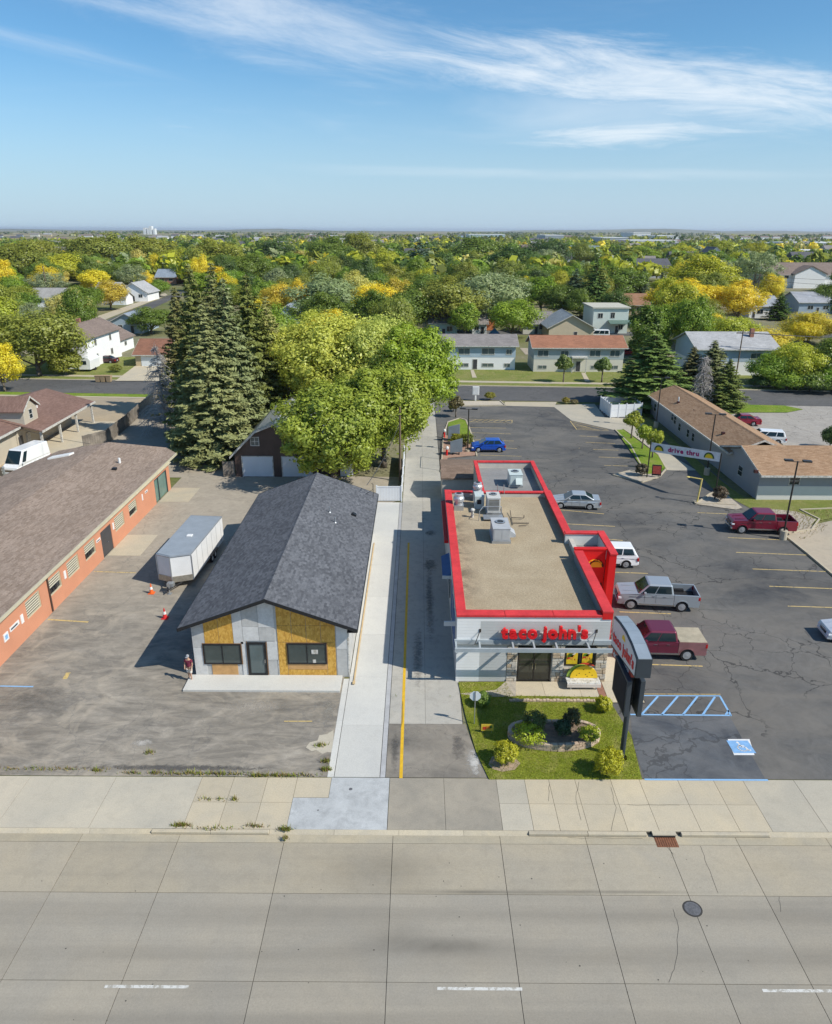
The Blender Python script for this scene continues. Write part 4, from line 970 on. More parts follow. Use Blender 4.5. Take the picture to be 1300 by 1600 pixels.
# ---- paving, taco bench, planting bed edges at the front
slabs(struct('front_walk', MB().box(5.3, 13.4, 37.0, 38.98, -.1, -0.0), JOINT), [5.45, 7.7, 9.9, 10.95], [37.05, 38.96], 0.03, CONC_WALK, 0.015)
slabs(struct('side_walk', MB().box(11.3, 13.5, 36.8, 61, -.1, -0.0), JOINT), [11.4, 13.5], [36.85, 39, 42, 45, 48, 51.3, 54.5, 58, 61], 0.03, CONC_WALK, 0.015)
struct('brick_strip', MB().box(10.96, 11.38, 36.6, 38.9, -.05, .034), M('brick_red', (0.27, 0.13, 0.085), .9, var=.2, scale=6))
bench = thing('taco_bench', 'bench with a yellow taco-shaped back and white seat beside the restaurant window', 'bench', (10.0, 38.45, 0.03))
bw = 2.05; bx0 = 9.1
MB().box(bx0, bx0 + bw, 38.1, 38.75, .42, .50).build('seat', PAINT_W, bench, bevel=.02)
MB().box(bx0, bx0 + bw, 38.06, 38.1, .22, .44).build('seat_front', M('pale_board', (0.62, 0.56, 0.50), .6, var=.1), bench)
for x in (bx0 + .25, bx0 + bw - .25):
    for y in (38.16, 38.66): MB().box(x - .04, x + .04, y - .04, y + .04, .03, .42).build('leg', PAINT_W, bench)
mb = MB(); halfdisc(mb, (bx0 + bw / 2 + .08, 38.72, .52), .84, .07, n=18); s_ = mb.build('shell', YEL, bench)
s_.scale = (1, 1, 1)
mb = MB(); halfdisc(mb, (bx0 + bw / 2 - .1, 38.8, .55), .86, .06, n=18); mb.build('lettuce', M('lettuce_green', (0.30, 0.42, 0.06), .6, var=.3, scale=6), bench)
mb = MB(); halfdisc(mb, (bx0 + bw / 2 + .16, 38.84, .62), .86, .05, n=12, a0=50, a1=120); mb.build('tomato', M('tomato_red', (0.55, 0.06, 0.03), .5), bench)
for k, (dx, dz) in enumerate(((-.45, .2), (-.3, .33), (.1, .25), (.32, .4), (.5, .2), (.2, .12), (-.05, .6))):
    mb = MB(); halfdisc(mb, (bx0 + bw / 2 + .08 + dx, 38.645, .52 + dz), .03, .006, n=8, a0=0, a1=315); mb.build('speck', DKB, s_)
# ---- small house wrapped in sheathing
hs = thing('unfinished_house', 'small gabled house with charcoal shingles and bare yellow board sheathing on its front', 'house', (-9.0, 39.45, 0))
HX0, HX1, HY0, HY1 = -13.9, -4.3, 39.45, 62.6
RX0, RX1, RIDGE, ZE, ZR = -14.52, -3.66, -9.12, 3.73, 5.75
GREYB = M('grey_sheathing', (0.46, 0.455, 0.435), 0.8, var=0.14, scale=1.2, fine=0.08, fscale=6)
GREYB2 = M('pale_grey_sheathing', (0.58, 0.575, 0.555), 0.8, var=0.12, scale=1.2, fine=0.08, fscale=6)
def M_osb():
    m, t, b = newmat('strand_board'); v = coords(t)
    vo = N(t, 'ShaderNodeTexVoronoi'); vo.inputs['Scale'].default_value = 14; mp = N(t, 'ShaderNodeMapping'); mp.inputs['Scale'].default_value = (1, 1, .45); Lk(t, v, mp.inputs[0]); Lk(t, mp.outputs[0], vo.inputs['Vector'])
    s = N(t, 'ShaderNodeSeparateColor'); Lk(t, vo.outputs['Color'], s.inputs[0])
    c = ramp(t, s.outputs[0], [(0, (0.46, 0.235, 0.035)), (.5, (0.58, 0.32, 0.05)), (1, (0.68, 0.41, 0.09))])
    c = mixc(t, span(t, noise(t, v, 3.5, 4, .7), .62, .75), c, (0.20, 0.10, 0.02))
    Lk(t, c, b.inputs['Base Color']); b.inputs['Roughness'].default_value = .8; return m
OSB = M_osb(); PLY = M('plywood_strip', (0.52, 0.30, 0.12), .8, var=.15, scale=2.5)
def zr_at(x):
    return ZR - .2 - (ZR - ZE) * abs(x - RIDGE) / ((RIDGE - RX0) if x < RIDGE else (RX1 - RIDGE))
part('wall', GREYB, lambda m: m.extr([(HX0, HY0, 0), (HX1, HY0, 0), (HX1, HY0, zr_at(HX1)), (RIDGE, HY0, zr_at(RIDGE)), (HX0, HY0, zr_at(HX0))][::-1][::-1], (0, .15, 0)), hs)
part('wall', GREYB, lambda m: m.box(HX0, HX0 + .15, HY0 + .16, HY1, 0, 3.4).box(HX1 - .15, HX1, HY0 + .16, HY1, 0, 3.4).box(HX0, HX1, HY1, HY1 + .15, 0, 3.4), hs)
def sheet_panel(x0, x1, z0, z1, mat, name='sheathing_board', y=HY0, clip=True):
    x1 -= .012; x0 += .012; z0 += .01; z1 -= .01
    pts = [(x0, y - .03, z0), (x1, y - .03, z0)]
    za, zb = min(z1, zr_at(x0) - .02), min(z1, zr_at(x1) - .02)
    pts.append((x1, y - .03, zb))
    if x0 < RIDGE < x1 and z1 > zr_at(RIDGE): pts.append((RIDGE, y - .03, zr_at(RIDGE) - .02))
    pts.append((x0, y - .03, za))
    return MB().extr(pts, (0, .028, 0)).build(name, mat, hs)
def hx(px): return GY(px, 1020, HY0).x
def hz(px, py): return GY(px, py, HY0).z
# px from the front view: boards between windows
zt = 9
sheet_panel(HX0, hx(322), 0, 2.05, GREYB2); sheet_panel(HX0, hx(322), 2.05, zt, GREYB)
z_sill = hz(340, 1036); z_head = hz(340, 1006)
for a, b in ((0, .5), (.5, 1)):
    xa, xb = hx(322) + (hx(367) - hx(322)) * a, hx(322) + (hx(367) - hx(322)) * b
    sheet_panel(xa, xb, z_head + .05, zt, OSB)
sheet_panel(hx(329), hx(370), .02, z_sill - .05, PLY)
sheet_panel(hx(367), hx(382), z_head, zt, GREYB2); sheet_panel(hx(382), hx(407), 2.55, 3.55, GREYB2); sheet_panel(hx(382), hx(407), 3.55, zt, GREYB)
sheet_panel(hx(407), hx(432), 2.55, 3.5, GREYB); sheet_panel(hx(407), hx(432), 3.5, zt, GREYB2)
sheet_panel(hx(377.5), hx(386), 0, 2.5, GREYB2); sheet_panel(hx(418), hx(434), 0, 1.2, GREYB); sheet_panel(hx(418), hx(434), 1.2, 2.5, GREYB2)
oa, ob = hx(435), hx(525)
q = [oa + (ob - oa) * k / 4 for k in range(5)]
w0, w1 = hx(449), hx(511); wz0, wz1 = hz(480, 1036), hz(480, 1005)
for k in range(4):
    sheet_panel(q[k], q[k + 1], wz1 + .06, wz1 + 1.25, OSB); sheet_panel(q[k], q[k + 1], wz1 + 1.25, zt, OSB)
sheet_panel(oa, w0, .02, wz1 + .06, OSB); sheet_panel(w1, ob, .02, wz1 + .06, OSB); sheet_panel(w0, w1, .02, wz0 - .45, OSB); sheet_panel(w0, w1, wz0 - .45, wz0, PLY)
sheet_panel(hx(526), HX1, 0, 2.0, GREYB); sheet_panel(hx(526), HX1, 2.0, zt, GREYB2)
MB().box(hx(433.7), hx(434.8), HY0 - .055, HY0 - .03, .02, z_sill + .3).build('flashing', PAINT_W, hs)
MB().box(HX1 - .04, HX1 + .05, HY0 - .05, HY0 + .1, 0, 3.3).build('corner_trim', PAINT_W, hs)
FRB = M('brown_sill', (0.24, 0.13, 0.06), .7)
a = hx(318); b = hx(378)
MB().box(a - .03, b + .03, HY0 - .045, HY0 - .03, z_sill - .06, z_head + .06).build('rough_opening', FRB, hs)
window(hs, (a + .03, HY0 - .05, z_sill - .02), (1, 0, 0), (0, 0, 1), b - a - .06, z_head - z_sill + .04, (0, -1, 0), BLACK, M_glass('window_glass', (0.06, 0.075, 0.07), .05), .07, 1)
MB().box(w0 - .03, w1 + .03, HY0 - .045, HY0 - .03, wz0 - .05, wz1 + .06).build('rough_opening', FRB, hs)
fo = window(hs, (w0 + .02, HY0 - .05, wz0 - .02), (1, 0, 0), (0, 0, 1), w1 - w0 - .04, wz1 - wz0 + .04, (0, -1, 0), BLACK, MATS['window_glass'], .07, 1)
MB().box(w1 - .95, w1 - .55, HY0 - .09, HY0 - .075, wz0 + .7, wz0 + 1.0).build('sticker', PAINT_W, fo)
MB().box(w1 - .9, w1 - .7, HY0 - .09, HY0 - .075, wz0 + .08, wz0 + .3).build('sticker', PAINT_W, fo)
a, b = hx(387.5), hx(416.5); zd = hz(400, 1003)
fo = window(hs, (a, HY0 - .05, .14), (1, 0, 0), (0, 0, 1), b - a, zd - .14, (0, -1, 0), BLACK, GLASS2, .13, 0, 0, .05, 'front_door')
MB().box(b - .12, b - .08, HY0 - .14, HY0 - .10, 1.05, 1.3).build('handle', CHROME, fo)
MB().box(a - .05, a - .01, HY0 - .06, HY0 - .03, .02, zd + .04).build('door_trim', FRB, hs); MB().box(b + .01, b + .05, HY0 - .06, HY0 - .03, .02, zd + .04).build('door_trim', FRB, hs)
SH_CH = M_shingle('charcoal_shingle', (0.078, 0.081, 0.090), (0.142, 0.146, 0.157), .30, .145, True, .12, .5)
gable_roof(hs, RX0, RX1, HY0 - .62, 63.2, ZE, ZR, SH_CH, BLACK, 'Y', .16, RIDGE)
for x in (RX0 - .03, RX1): MB().box(x, x + .03, HY0 - .62, 63.2, ZE - .22, ZE + .005).build('fascia', BLACK, hs)
MB().box(RX1 - .62, RX1 - .05, HY0 - .6, HY0 - .03, ZE - .25, ZE - .19).build('soffit', BLACK, hs)
def rz(x): return ZE + (ZR - ZE) * (RX1 - x) / (RX1 - RIDGE)
for px, py in ((515.5, 806), (524, 818)):
    p = G(px, py, 4.7); z = rz(p.x)
    MB().tube((p.x, p.y, z - .05), (p.x, p.y, z + .45), .05, n=8).lathe((p.x, p.y, z), [(.12, -.02), (.06, .06)], 8).build('vent_pipe', GALV, hs)
p = G(552, 804, 4.4); z = rz(p.x); MB().extr([(p.x - .2, p.y - .2, z + .07), (p.x + .25, p.y - .2, z - .1), (p.x + .25, p.y - .2, z + .06), (p.x, p.y - .2, z + .22)], (0, .4, 0)).build('roof_vent', BLACK, hs)
MB().path([(-4.05, 62.0, 3.9), (-4.05, 62.0, 5.1), (-4.2, 62.0, 5.15)], .03).path([(-4.05, 62.0, 4.6), (-4.7, 61.9, 4.2)], .02).build('service_mast', DKF, hs)
struct('porch_slab', MB().box(-14.25, -4.72, 37.75, 39.41, -.05, .13), CONC_NEW, bevel=.01)
lb = thing('timber_board', 'long pale timber board lying along the right wall of the unfinished house', 'timber board', (-3.95, 40, 0))
MB().box(-3.99, -3.90, 38.6, 60.5, .03, .075).build('board', M('raw_pine', (0.52, 0.38, 0.20), .8, var=.15, scale=1.5), lb); MB().box(-4.02, -3.86, 38.5, 38.8, .076, .12).build('offcut', MATS['raw_pine'], lb)

# ---- white privacy fence between the house and the lane
wf = thing('white_fence', 'low white vinyl fence panels behind the unfinished house at the lane', 'fence', (-3.0, 71.4, 0))
VIN = M('white_vinyl', (0.72, 0.74, 0.76), .4, var=.03)
for x in (-4.3, -1.75): MB().box(x - .07, x + .07, 71.35, 71.5, 0, 1.75).build('post', VIN, wf)
for k in range(8): MB().box(-4.22 + k * .3, -4.22 + k * .3 + .29, 71.4, 71.44, .08, 1.55).build('board', VIN, wf)
MB().box(-4.23, -1.82, 71.38, 71.46, 1.555, 1.66).build('rail', VIN, wf)
for k in range(5): 
    MB().box(-1.82, -1.68, 71.6 + 3 * k + 2.9, 71.6 + 3 * k + 3.03, 0, 1.75).build('post', VIN, wf)
    MB().box(-1.77, -1.73, 71.6 + 3 * k, 71.6 + 3 * k + 2.89, .08, 1.6).build('board', VIN, wf)
# ================================================================== long salmon building on the left
STU = M('salmon_stucco', (0.56, 0.25, 0.145), 0.85, var=0.06, scale=0.6, fine=0.05)
BLK_S = M_shingle('brown_grey_shingle', (0.225, 0.168, 0.128), (0.315, 0.245, 0.195), .5, .15, True, .1, .55)
TAN = M('cream_trim', (0.50, 0.45, 0.32), .6, var=.08); GREYD = M('charcoal_door', (0.05, 0.05, 0.055), .5)
st = thing('office_block', 'long low salmon-walled building with a wide brown-grey shingle roof and a row of blinds', 'office building', (-33, 55, 0))
SXW = -26.75
def wall_holes(parent, name, mat, X, y0, y1, z0, z1, holes, thick=.25, back=True):
    """a wall in the plane x = X facing +x with rectangular openings"""
    ys = sorted({y0, y1, *[h[0] for h in holes], *[h[1] for h in holes]}); mb = MB()
    for a, b in zip(ys[:-1], ys[1:]):
        hh = [h for h in holes if h[0] <= a + 1e-4 and h[1] >= b - 1e-4]
        if not hh: mb.box(X - thick, X, a, b, z0, z1)
        else:
            h = hh[0]
            if h[2] > z0: mb.box(X - thick, X, a, b, z0, h[2])
            if h[3] < z1: mb.box(X - thick, X, a, b, h[3], z1)
    return mb.build(name, mat, parent)
SPX = lambda x: 0
def yx(px, py): return GX(px, py, SXW).y
wins = [(yx(39, 945), yx(62.5, 930)), (yx(73, 905), yx(94, 895)), (yx(104, 885), yx(122, 868)), (yx(132, 862), yx(148, 845)), (yx(178, 812), yx(192.5, 798)), (yx(200, 788), yx(212, 776))]
wins = [(min(a, b), max(a, b)) for a, b in wins]
wins = [(30.5, 32.2), (35.4, 37.2)] + wins
d1 = sorted((yx(157.5, 840), yx(173.5, 825))); d2 = sorted((yx(242, 765), yx(260, 740)))
holes = [(a, b, 1.15, 2.45) for a, b in wins] + [(d1[0], d1[1], 0, 2.35), (d2[0], d2[1], 0, 2.5)]
wall_holes(st, 'wall', STU, SXW, 22, 74.9, 0, 3.0, holes)
part('wall', STU, lambda m: m.box(-48, SXW - .25, 22, 22.3, 0, 2.7).box(-40.6, SXW, 74.91, 75.1, 0, 2.7).prism([(-49, 22.3), (-48.7, 22.3), (-40.3, 74.9), (-40.6, 74.9)], 0, 2.7), st)
BLIND = M('cream_blind', (0.56, 0.52, 0.40), .7, var=.06)
for i, (a, b) in enumerate(wins):
    fo = MB().box(SXW - .2, SXW - .16, a, b, 1.15, 2.45).build('window', GLASS, st)
    f = MB()
    for z0, z1 in ((1.15, 1.22), (2.38, 2.45)): f.box(SXW - .18, SXW - .04, a, b, z0, z1)
    for y0, y1 in ((a, a + .06), (b - .06, b)): f.box(SXW - .18, SXW - .04, y0, y1, 1.22, 2.38)
    f.build('frame', TAN, fo)
    for k in range(6):
        z = 1.32 + k * .185
        if i % 2 == 1 and k in (0, 1) : continue
        MB().extr([(SXW - .15, a + .06, z), (SXW - .10, a + .06, z + .02), (SXW - .10, a + .06, z + .13), (SXW - .15, a + .06, z + .11)], (0, b - a - .12, 0)).build('slat', BLIND, fo)
    if i % 2 == 1:
        for q in range(3): MB().box(SXW - .14, SXW - .10, a + .3 + q * .4, a + .6 + q * .4, 1.25, 1.6).build('sticker', BLACK, fo)
part('rear_entrance', GREYD, lambda m: m.box(SXW - .2, SXW - .02, d2[0], d2[1], 2.38, 2.5).box(SXW - .2, SXW - .02, d2[0], d2[0] + .1, 0, 2.38).box(SXW - .2, SXW - .02, d2[1] - .1, d2[1], 0, 2.38).box(SXW - .2, SXW - .02, d2[0] + 1.2, d2[0] + 1.3, 0, 2.38), st)
part('entrance_glass', M_glass('green_glass', (0.10, 0.19, 0.165), .06), lambda m: m.box(SXW - .14, SXW - .10, d2[0] + .1, d2[1] - .1, .05, 2.38), st)
do = part('door', GREYD, lambda m: m.box(SXW - .12, SXW - .05, d1[0], d1[1], 0.02, 2.35), st)
part('knob', CHROME, lambda m: m.ball((SXW - .0, d1[0] + (d1[1] - d1[0]) * .55, 1.05), .05, .05, .05, 8, 6), do)
SIGNW = M('sign_white', (0.72, 0.72, 0.70), .5, var=.03)
for px, py, w, h, nm in ((9, 995, .55, .55, 'r'), (22, 978, 1.15, .3, 't'), (34, 967, .32, .62, 'v'), (101, 898, .3, .62, 'v'), (153, 844, .75, .22, 't'), (176.5, 822, .26, .6, 'v'), (222, 777, .22, .6, 'v'), (228, 768, .7, .2, 't')):
    p = GX(px, py, SXW)
    s = MB().box(SXW + .002, SXW + .05, p.y - w / 2, p.y + w / 2, p.z - h / 2, p.z + h / 2).build('sign', SIGNW, st)
    if nm == 't': MB().box(SXW + .052, SXW + .06, p.y - w * .42, p.y + w * .3, p.z - h * .2, p.z + h * .2).build('print', M('sign_ink', (0.06, 0.07, 0.09), .5), s)
    if nm == 'r': MB().box(SXW + .052, SXW + .06, p.y - .15, p.y + .15, p.z - .15, p.z + .15).build('print', PAINT_B, s)
dy = yx(77, 930)
part('downspout', M('brown_pipe', (0.07, 0.045, 0.035), .5), lambda m: m.box(SXW + .002, SXW + .1, dy - .06, dy + .06, .1, 2.95), st)
EZ, RZ = 3.22, 4.0
mb = MB(); e = -26.25
rp = [(e, 20, EZ), (-34.6, 20, RZ), (-34.6, 79.4, RZ), (-28.4, 79.8, EZ + .05), (-26.75, 77.9, EZ)]
mb.hexa([(x, y, z - .16) for x, y, z in rp][::-1], rp[::-1]); mb.build('roof', BLK_S, st)
mb = MB(); rp = [(-34.6, 20, RZ), (-50.5, 20, EZ - .25), (-40.4, 79.4, EZ - .25), (-34.6, 79.4, RZ)]
mb.hexa([(x, y, z - .16) for x, y, z in rp][::-1], rp[::-1]); mb.build('roof', BLK_S, st)
part('gutter', TAN, lambda m: m.extr([(e + .002, 20, EZ - .2), (e + .12, 20, EZ - .2), (e + .12, 20, EZ + .015), (e + .002, 20, EZ + .015)], (-.48, 57.8, 0)), st)
part('eave', TAN, lambda m: m.box(SXW + .002, -26.4, 22, 75, EZ - .24, EZ - .17), st)
p = G(92, 716, 3.3)
def rzl(x): return EZ - .25 + (RZ - EZ + .25) * min(1, max(0, (x + 40.6) / 6.0))
q = [(p.x - 1.0, p.y - .5), (p.x + 1.3, p.y - .3), (p.x + 1.5, p.y + .5), (p.x - .8, p.y + .3)]
MB().hexa([(x, y, rzl(x) - .05) for x, y in q], [(x, y, rzl(x) + .28) for x, y in q]).build('skylight', SIGNW, st, bevel=.03)
p = G(187, 723, 3.6); MB().tube((p.x, p.y, 3.3), (p.x, p.y, 4.1), .13, n=10).build('vent_pipe', SIGNW, st)
p = G(179, 733, 3.6); MB().box(p.x - .2, p.x + .2, p.y - .2, p.y + .2, 3.4, 3.75).build('roof_vent', BLACK, st)

# ================================================================== barn garage
BARNB = M_siding('dark_barn_board', (0.075, 0.048, 0.038), .25, 0, .3, .5); TIN = M('tin_roof', (0.50, 0.52, 0.52), .35, metal=.5, var=.15, scale=1.2, fine=.1, fscale=4)
DOORW = M_siding('white_garage_door', (0.66, 0.70, 0.72), .5, 2, .04, .3)
bn = thing('barn_garage', 'dark brown gambrel barn with white overhead doors and a metal roof under the trees', 'barn', (-14.5, 79.4, 0))
BY = 79.4; bl, br = -20.7, -11.3; bc = -16.0
prof = [(bl, 0), (br, 0), (br, 2.7), (br - 2.6, 5.3), (bc, 6.1), (bl + 2.6, 5.3), (bl, 2.7)]
part('wall', BARNB, lambda m: m.extr([(x, BY, z) for x, z in prof], (0, .2, 0)).box(bl, bl + .2, BY + .21, 92, 0, 2.7).box(br - .2, br, BY + .21, 92, 0, 2.7).extr([(x, 92, z) for x, z in prof], (0, .2, 0)), bn)
pr_ = [(bl - .45, 2.45), (bl + 2.6, 5.45), (bc, 6.28), (br - 2.6, 5.45), (br + .45, 2.45)]
for a, b in zip(pr_[:-1], pr_[1:]):
    MB().extr([(a[0], BY - .5, a[1]), (b[0], BY - .5, b[1]), (b[0], BY - .5, b[1] - .1), (a[0], BY - .5, a[1] - .1)][::-1], (0, 13.2, 0)).build('roof', TIN, bn)
    MB().extr([(a[0], BY - .56, a[1] + .02), (b[0], BY - .56, b[1] + .02), (b[0], BY - .56, b[1] - .22), (a[0], BY - .56, a[1] - .22)][::-1], (0, .055, 0)).build('fascia', PAINT_W, bn)
for px0, px1 in ((380, 426), (442, 487)):
    a, b = GY(px0, 730, BY).x, GY(px1, 730, BY).x
    part('garage_door', DOORW, lambda m: m.box(a, b, BY - .05, BY - .002, 0.05, 2.35), bn)
    part('door_frame', PAINT_W, lambda m: m.box(a - .12, a, BY - .07, BY - .002, 0, 2.45).box(b, b + .12, BY - .07, BY - .002, 0, 2.45).box(a, b, BY - .07, BY - .002, 2.352, 2.45), bn)
p = GY(398, 690, BY)
window(bn, (p.x - .5, BY, p.z - .5), (1, 0, 0), (0, 0, 1), 1.0, 1.05, (0, -1, 0), PAINT_W, GLASS2, .09, 1, 1, .05)
ls_ = part('lean_to', BARNB, lambda m: m.box(br + .02, -7.4, BY + .3, 90, 0, 2.6), bn)
part('lean_to_roof', TIN, lambda m: m.extr([(br + .02, BY, 3.2), (-7.1, BY, 2.62), (-7.1, BY, 2.74), (br + .02, BY, 3.32)], (0, 11, 0)), ls_)
part('garage_door', DOORW, lambda m: m.box(GY(531, 730, BY).x, GY(551, 730, BY).x, BY + .24, BY + .298, 0.02, 2.3), ls_)

# ================================================================== board fences on the left
OLDW = M_siding('weathered_board', (0.20, 0.175, 0.145), .16, 1, .4, .7)
def board_fence(label, pts, h, mat=None, w=.3, sag=.06, cat='fence', group=None):
    P = [G(*p) for p in pts]; t = thing('board_fence', label, cat, P[0][:], group=group); r_ = random.Random(len(pts) * 7 + int(h * 10))
    n = 0
    for a, b in zip(P[:-1], P[1:]):
        L = (b - a).length; d = (b - a).normalized(); k = max(1, int(L / w)); nn = Vector((-d.y, d.x, 0)) * .018
        MB().tube(a + Vector((0, 0, 0)), a + Vector((0, 0, h + .05)), .06, n=6).build('post', mat or OLDW, t)
        for rz_ in (.3, h - .3): MB().prism([tuple((a - nn * 3)[:2]), tuple((b - nn * 3)[:2]), tuple((b - nn)[:2]), tuple((a - nn)[:2])], rz_, rz_ + .09).build('rail', mat or OLDW, t)
        for q in range(k):
            p0, p1 = a + d * (L * q / k + .008), a + d * (L * (q + 1) / k - .008); hh = h + r_.uniform(-sag, sag)
            MB().prism([tuple((p0 - nn)[:2]), tuple((p1 - nn)[:2]), tuple((p1 + nn)[:2]), tuple((p0 + nn)[:2])], .03, hh).build('board', mat or OLDW, t)
    return t
board_fence('weathered grey board fence running along the shaded alley on the left', [(132, 704), (168, 694), (195, 672), (217, 652), (240, 632), (253, 618)], 1.9, w=.34)
board_fence('short grey board fence between the spruce and the barn', [(286, 688), (300, 690), (310, 676)], 1.5)
board_fence('dark board fence closing the gap beside the barn', [(350, 745), (368, 744)], 1.8)

# ================================================================== L-shaped low building, tan shingles
TANS = M_shingle('tan_shingle', (0.27, 0.165, 0.095), (0.36, 0.235, 0.145), .5, .16, True, .1, .5)
TANS2 = M_shingle('tan_shingle_cross', (0.27, 0.165, 0.095), (0.36, 0.235, 0.145), .5, .16, False, .1, .5)
SLB = M_siding('slate_blue_siding', (0.27, 0.285, 0.31), .18, 2, .04, .35); SLL = M_siding('light_lower_siding', (0.64, 0.62, 0.58), .18, 2, .04, .3)
lw = thing('low_apartments', 'long L-shaped one-storey building with tan shingles and slate-blue siding', 'building', (40, 75, 0))
WX = 35.25; WY = 72.4
part('wall', SLB, lambda m: m.box(WX, WX + .2, WY + .2, 110.2, 0, 2.85).box(41.6, 41.8, 82, 110.2, 0, 2.85).box(WX, 41.8, 110.2, 110.4, 0, 2.85), lw)
part('wall', SLB, lambda m: m.box(WX, 70, WY, WY + .2, 1.52, 2.85), lw); part('lower_wall', SLL, lambda m: m.box(WX, 70, WY - .03, WY + .17, 0, 1.515), lw)
part('gable', SLB, lambda m: m.extr([(WX, WY, 2.85), (WX, 81.8, 2.85), (WX, 77.1, 4.25)], (.2, 0, 0)).extr([(WX, 110.2, 2.85), (41.8, 110.2, 2.85), (38.5, 110.2, 4.3)], (0, .2, 0)), lw)
# wing running away
gable_roof(lw, WX - .5, 42.3, 79.5, 110.9, 2.98, 4.5, TANS, PAINT_W, 'Y', .15)
part('gutter', PAINT_W, lambda m: m.box(WX - .6, WX - .5, 79.6, 110.9, 2.8, 3.0), lw)
gable_roof(lw, WX - .35, 71, WY - 1.0, 82.7, 2.98, 4.55, TANS2, PAINT_W, 'X', .15)
for px, py in ((1051, 652), (1062, 668), (1075, 679), (1083, 684), (1055, 657)):
    p = GX(px, py, WX); window(lw, (WX, p.y + .5, max(.9, p.z - .5)), (0, -1, 0), (0, 0, 1), .95, 1.1, (-1, 0, 0), PAINT_W, GLASS, .06, 0, 1, .04)
p = GX(1157, 735, WX); window(lw, (WX, p.y + .6, 1.1), (0, -1, 0), (0, 0, 1), 1.2, 1.15, (-1, 0, 0), PAINT_W, GLASS, .06, 0, 1, .04)
for x in (38.3, 49, 58): window(lw, (x, WY, 1.62), (1, 0, 0), (0, 0, 1), 1.15, .95, (0, -1, 0), PAINT_W, GLASS, .07, 1, 1, .05)
p = G(1022, 632, 1.5); window(lw, (WX, 108.8, 1.0), (0, -1, 0), (0, 0, 1), 1.2, 1.2, (-1, 0, 0), PAINT_W, GLASS, .07, 0, 1, .05)
for px, py in ((1053, 617), (1060, 629), (1079, 634), (1109, 653), (1130, 677), (1144, 676), (1086, 642), (1182, 733)):
    p = G(px, py, 3.7); MB().box(p.x - .18, p.x + .18, p.y - .15, p.y + .2, 3.3, 3.85 if p.y > 80 else 3.6).build('roof_vent', DKB, lw)
p = G(1060, 628, 3.7); MB().tube((p.x, p.y, 3.5), (p.x, p.y, 4.4), .1, n=8).build('vent_pipe', SIGNW, lw)

# ================================================================== dumpster enclosure
te = thing('dumpster_enclosure', 'white vinyl panel enclosure around green dumpsters at the back of the lot', 'enclosure', (31, 110.5, 0))
c = [Vector((28.7, 108.2, 0)), Vector((33.5, 109.0, 0)), Vector((33.2, 114.4, 0)), Vector((28.4, 113.7, 0))]
for k in range(4):
    a, b = c[k], c[(k + 1) % 4]; n = 4 if k % 2 == 0 else 5; d = (b - a).normalized(); nn = Vector((-d.y, d.x, 0)) * .03
    for q in range(n):
        p0, p1 = a + (b - a) * (q / n), a + (b - a) * ((q + 1) / n)
        MB().box(p0.x - .07, p0.x + .07, p0.y - .07, p0.y + .07, 0, 2.15).build('post', VIN, te)
        p0 = p0 + d * .08; p1 = p1 - d * .08
        MB().prism([tuple((p0 - nn)[:2]), tuple((p1 - nn)[:2]), tuple((p1 + nn)[:2]), tuple((p0 + nn)[:2])], .08, 1.16).build('panel', VIN, te)
        MB().prism([tuple((p0 - nn)[:2]), tuple((p1 - nn)[:2]), tuple((p1 + nn)[:2]), tuple((p0 + nn)[:2])], 1.18, 1.98).build('panel', VIN, te)
GRN = M('dumpster_green', (0.025, 0.10, 0.06), .5, var=.15)
for x, lab in ((29.6, 'green dumpster in the near left corner of the white enclosure'), (31.7, 'green dumpster in the right half of the white enclosure')):
    t = thing('dumpster', lab, 'dumpster', (x + .8, 110.6, 0), group='dumpsters in the white enclosure')
    MB().extr([(x, 109.8, .15), (x, 111.4, .15), (x, 111.6, 1.5), (x, 109.6, 1.2)], (1.6, 0, 0)).build('bin', GRN, t)
    for q in (0, .82): MB().extr([(x + q, 109.55, 1.22), (x + q, 111.62, 1.53), (x + q, 111.62, 1.58), (x + q, 109.55, 1.27)], (.78, 0, 0)).build('lid', M('lid_plastic', (0.02, 0.05, 0.04), .5), t)

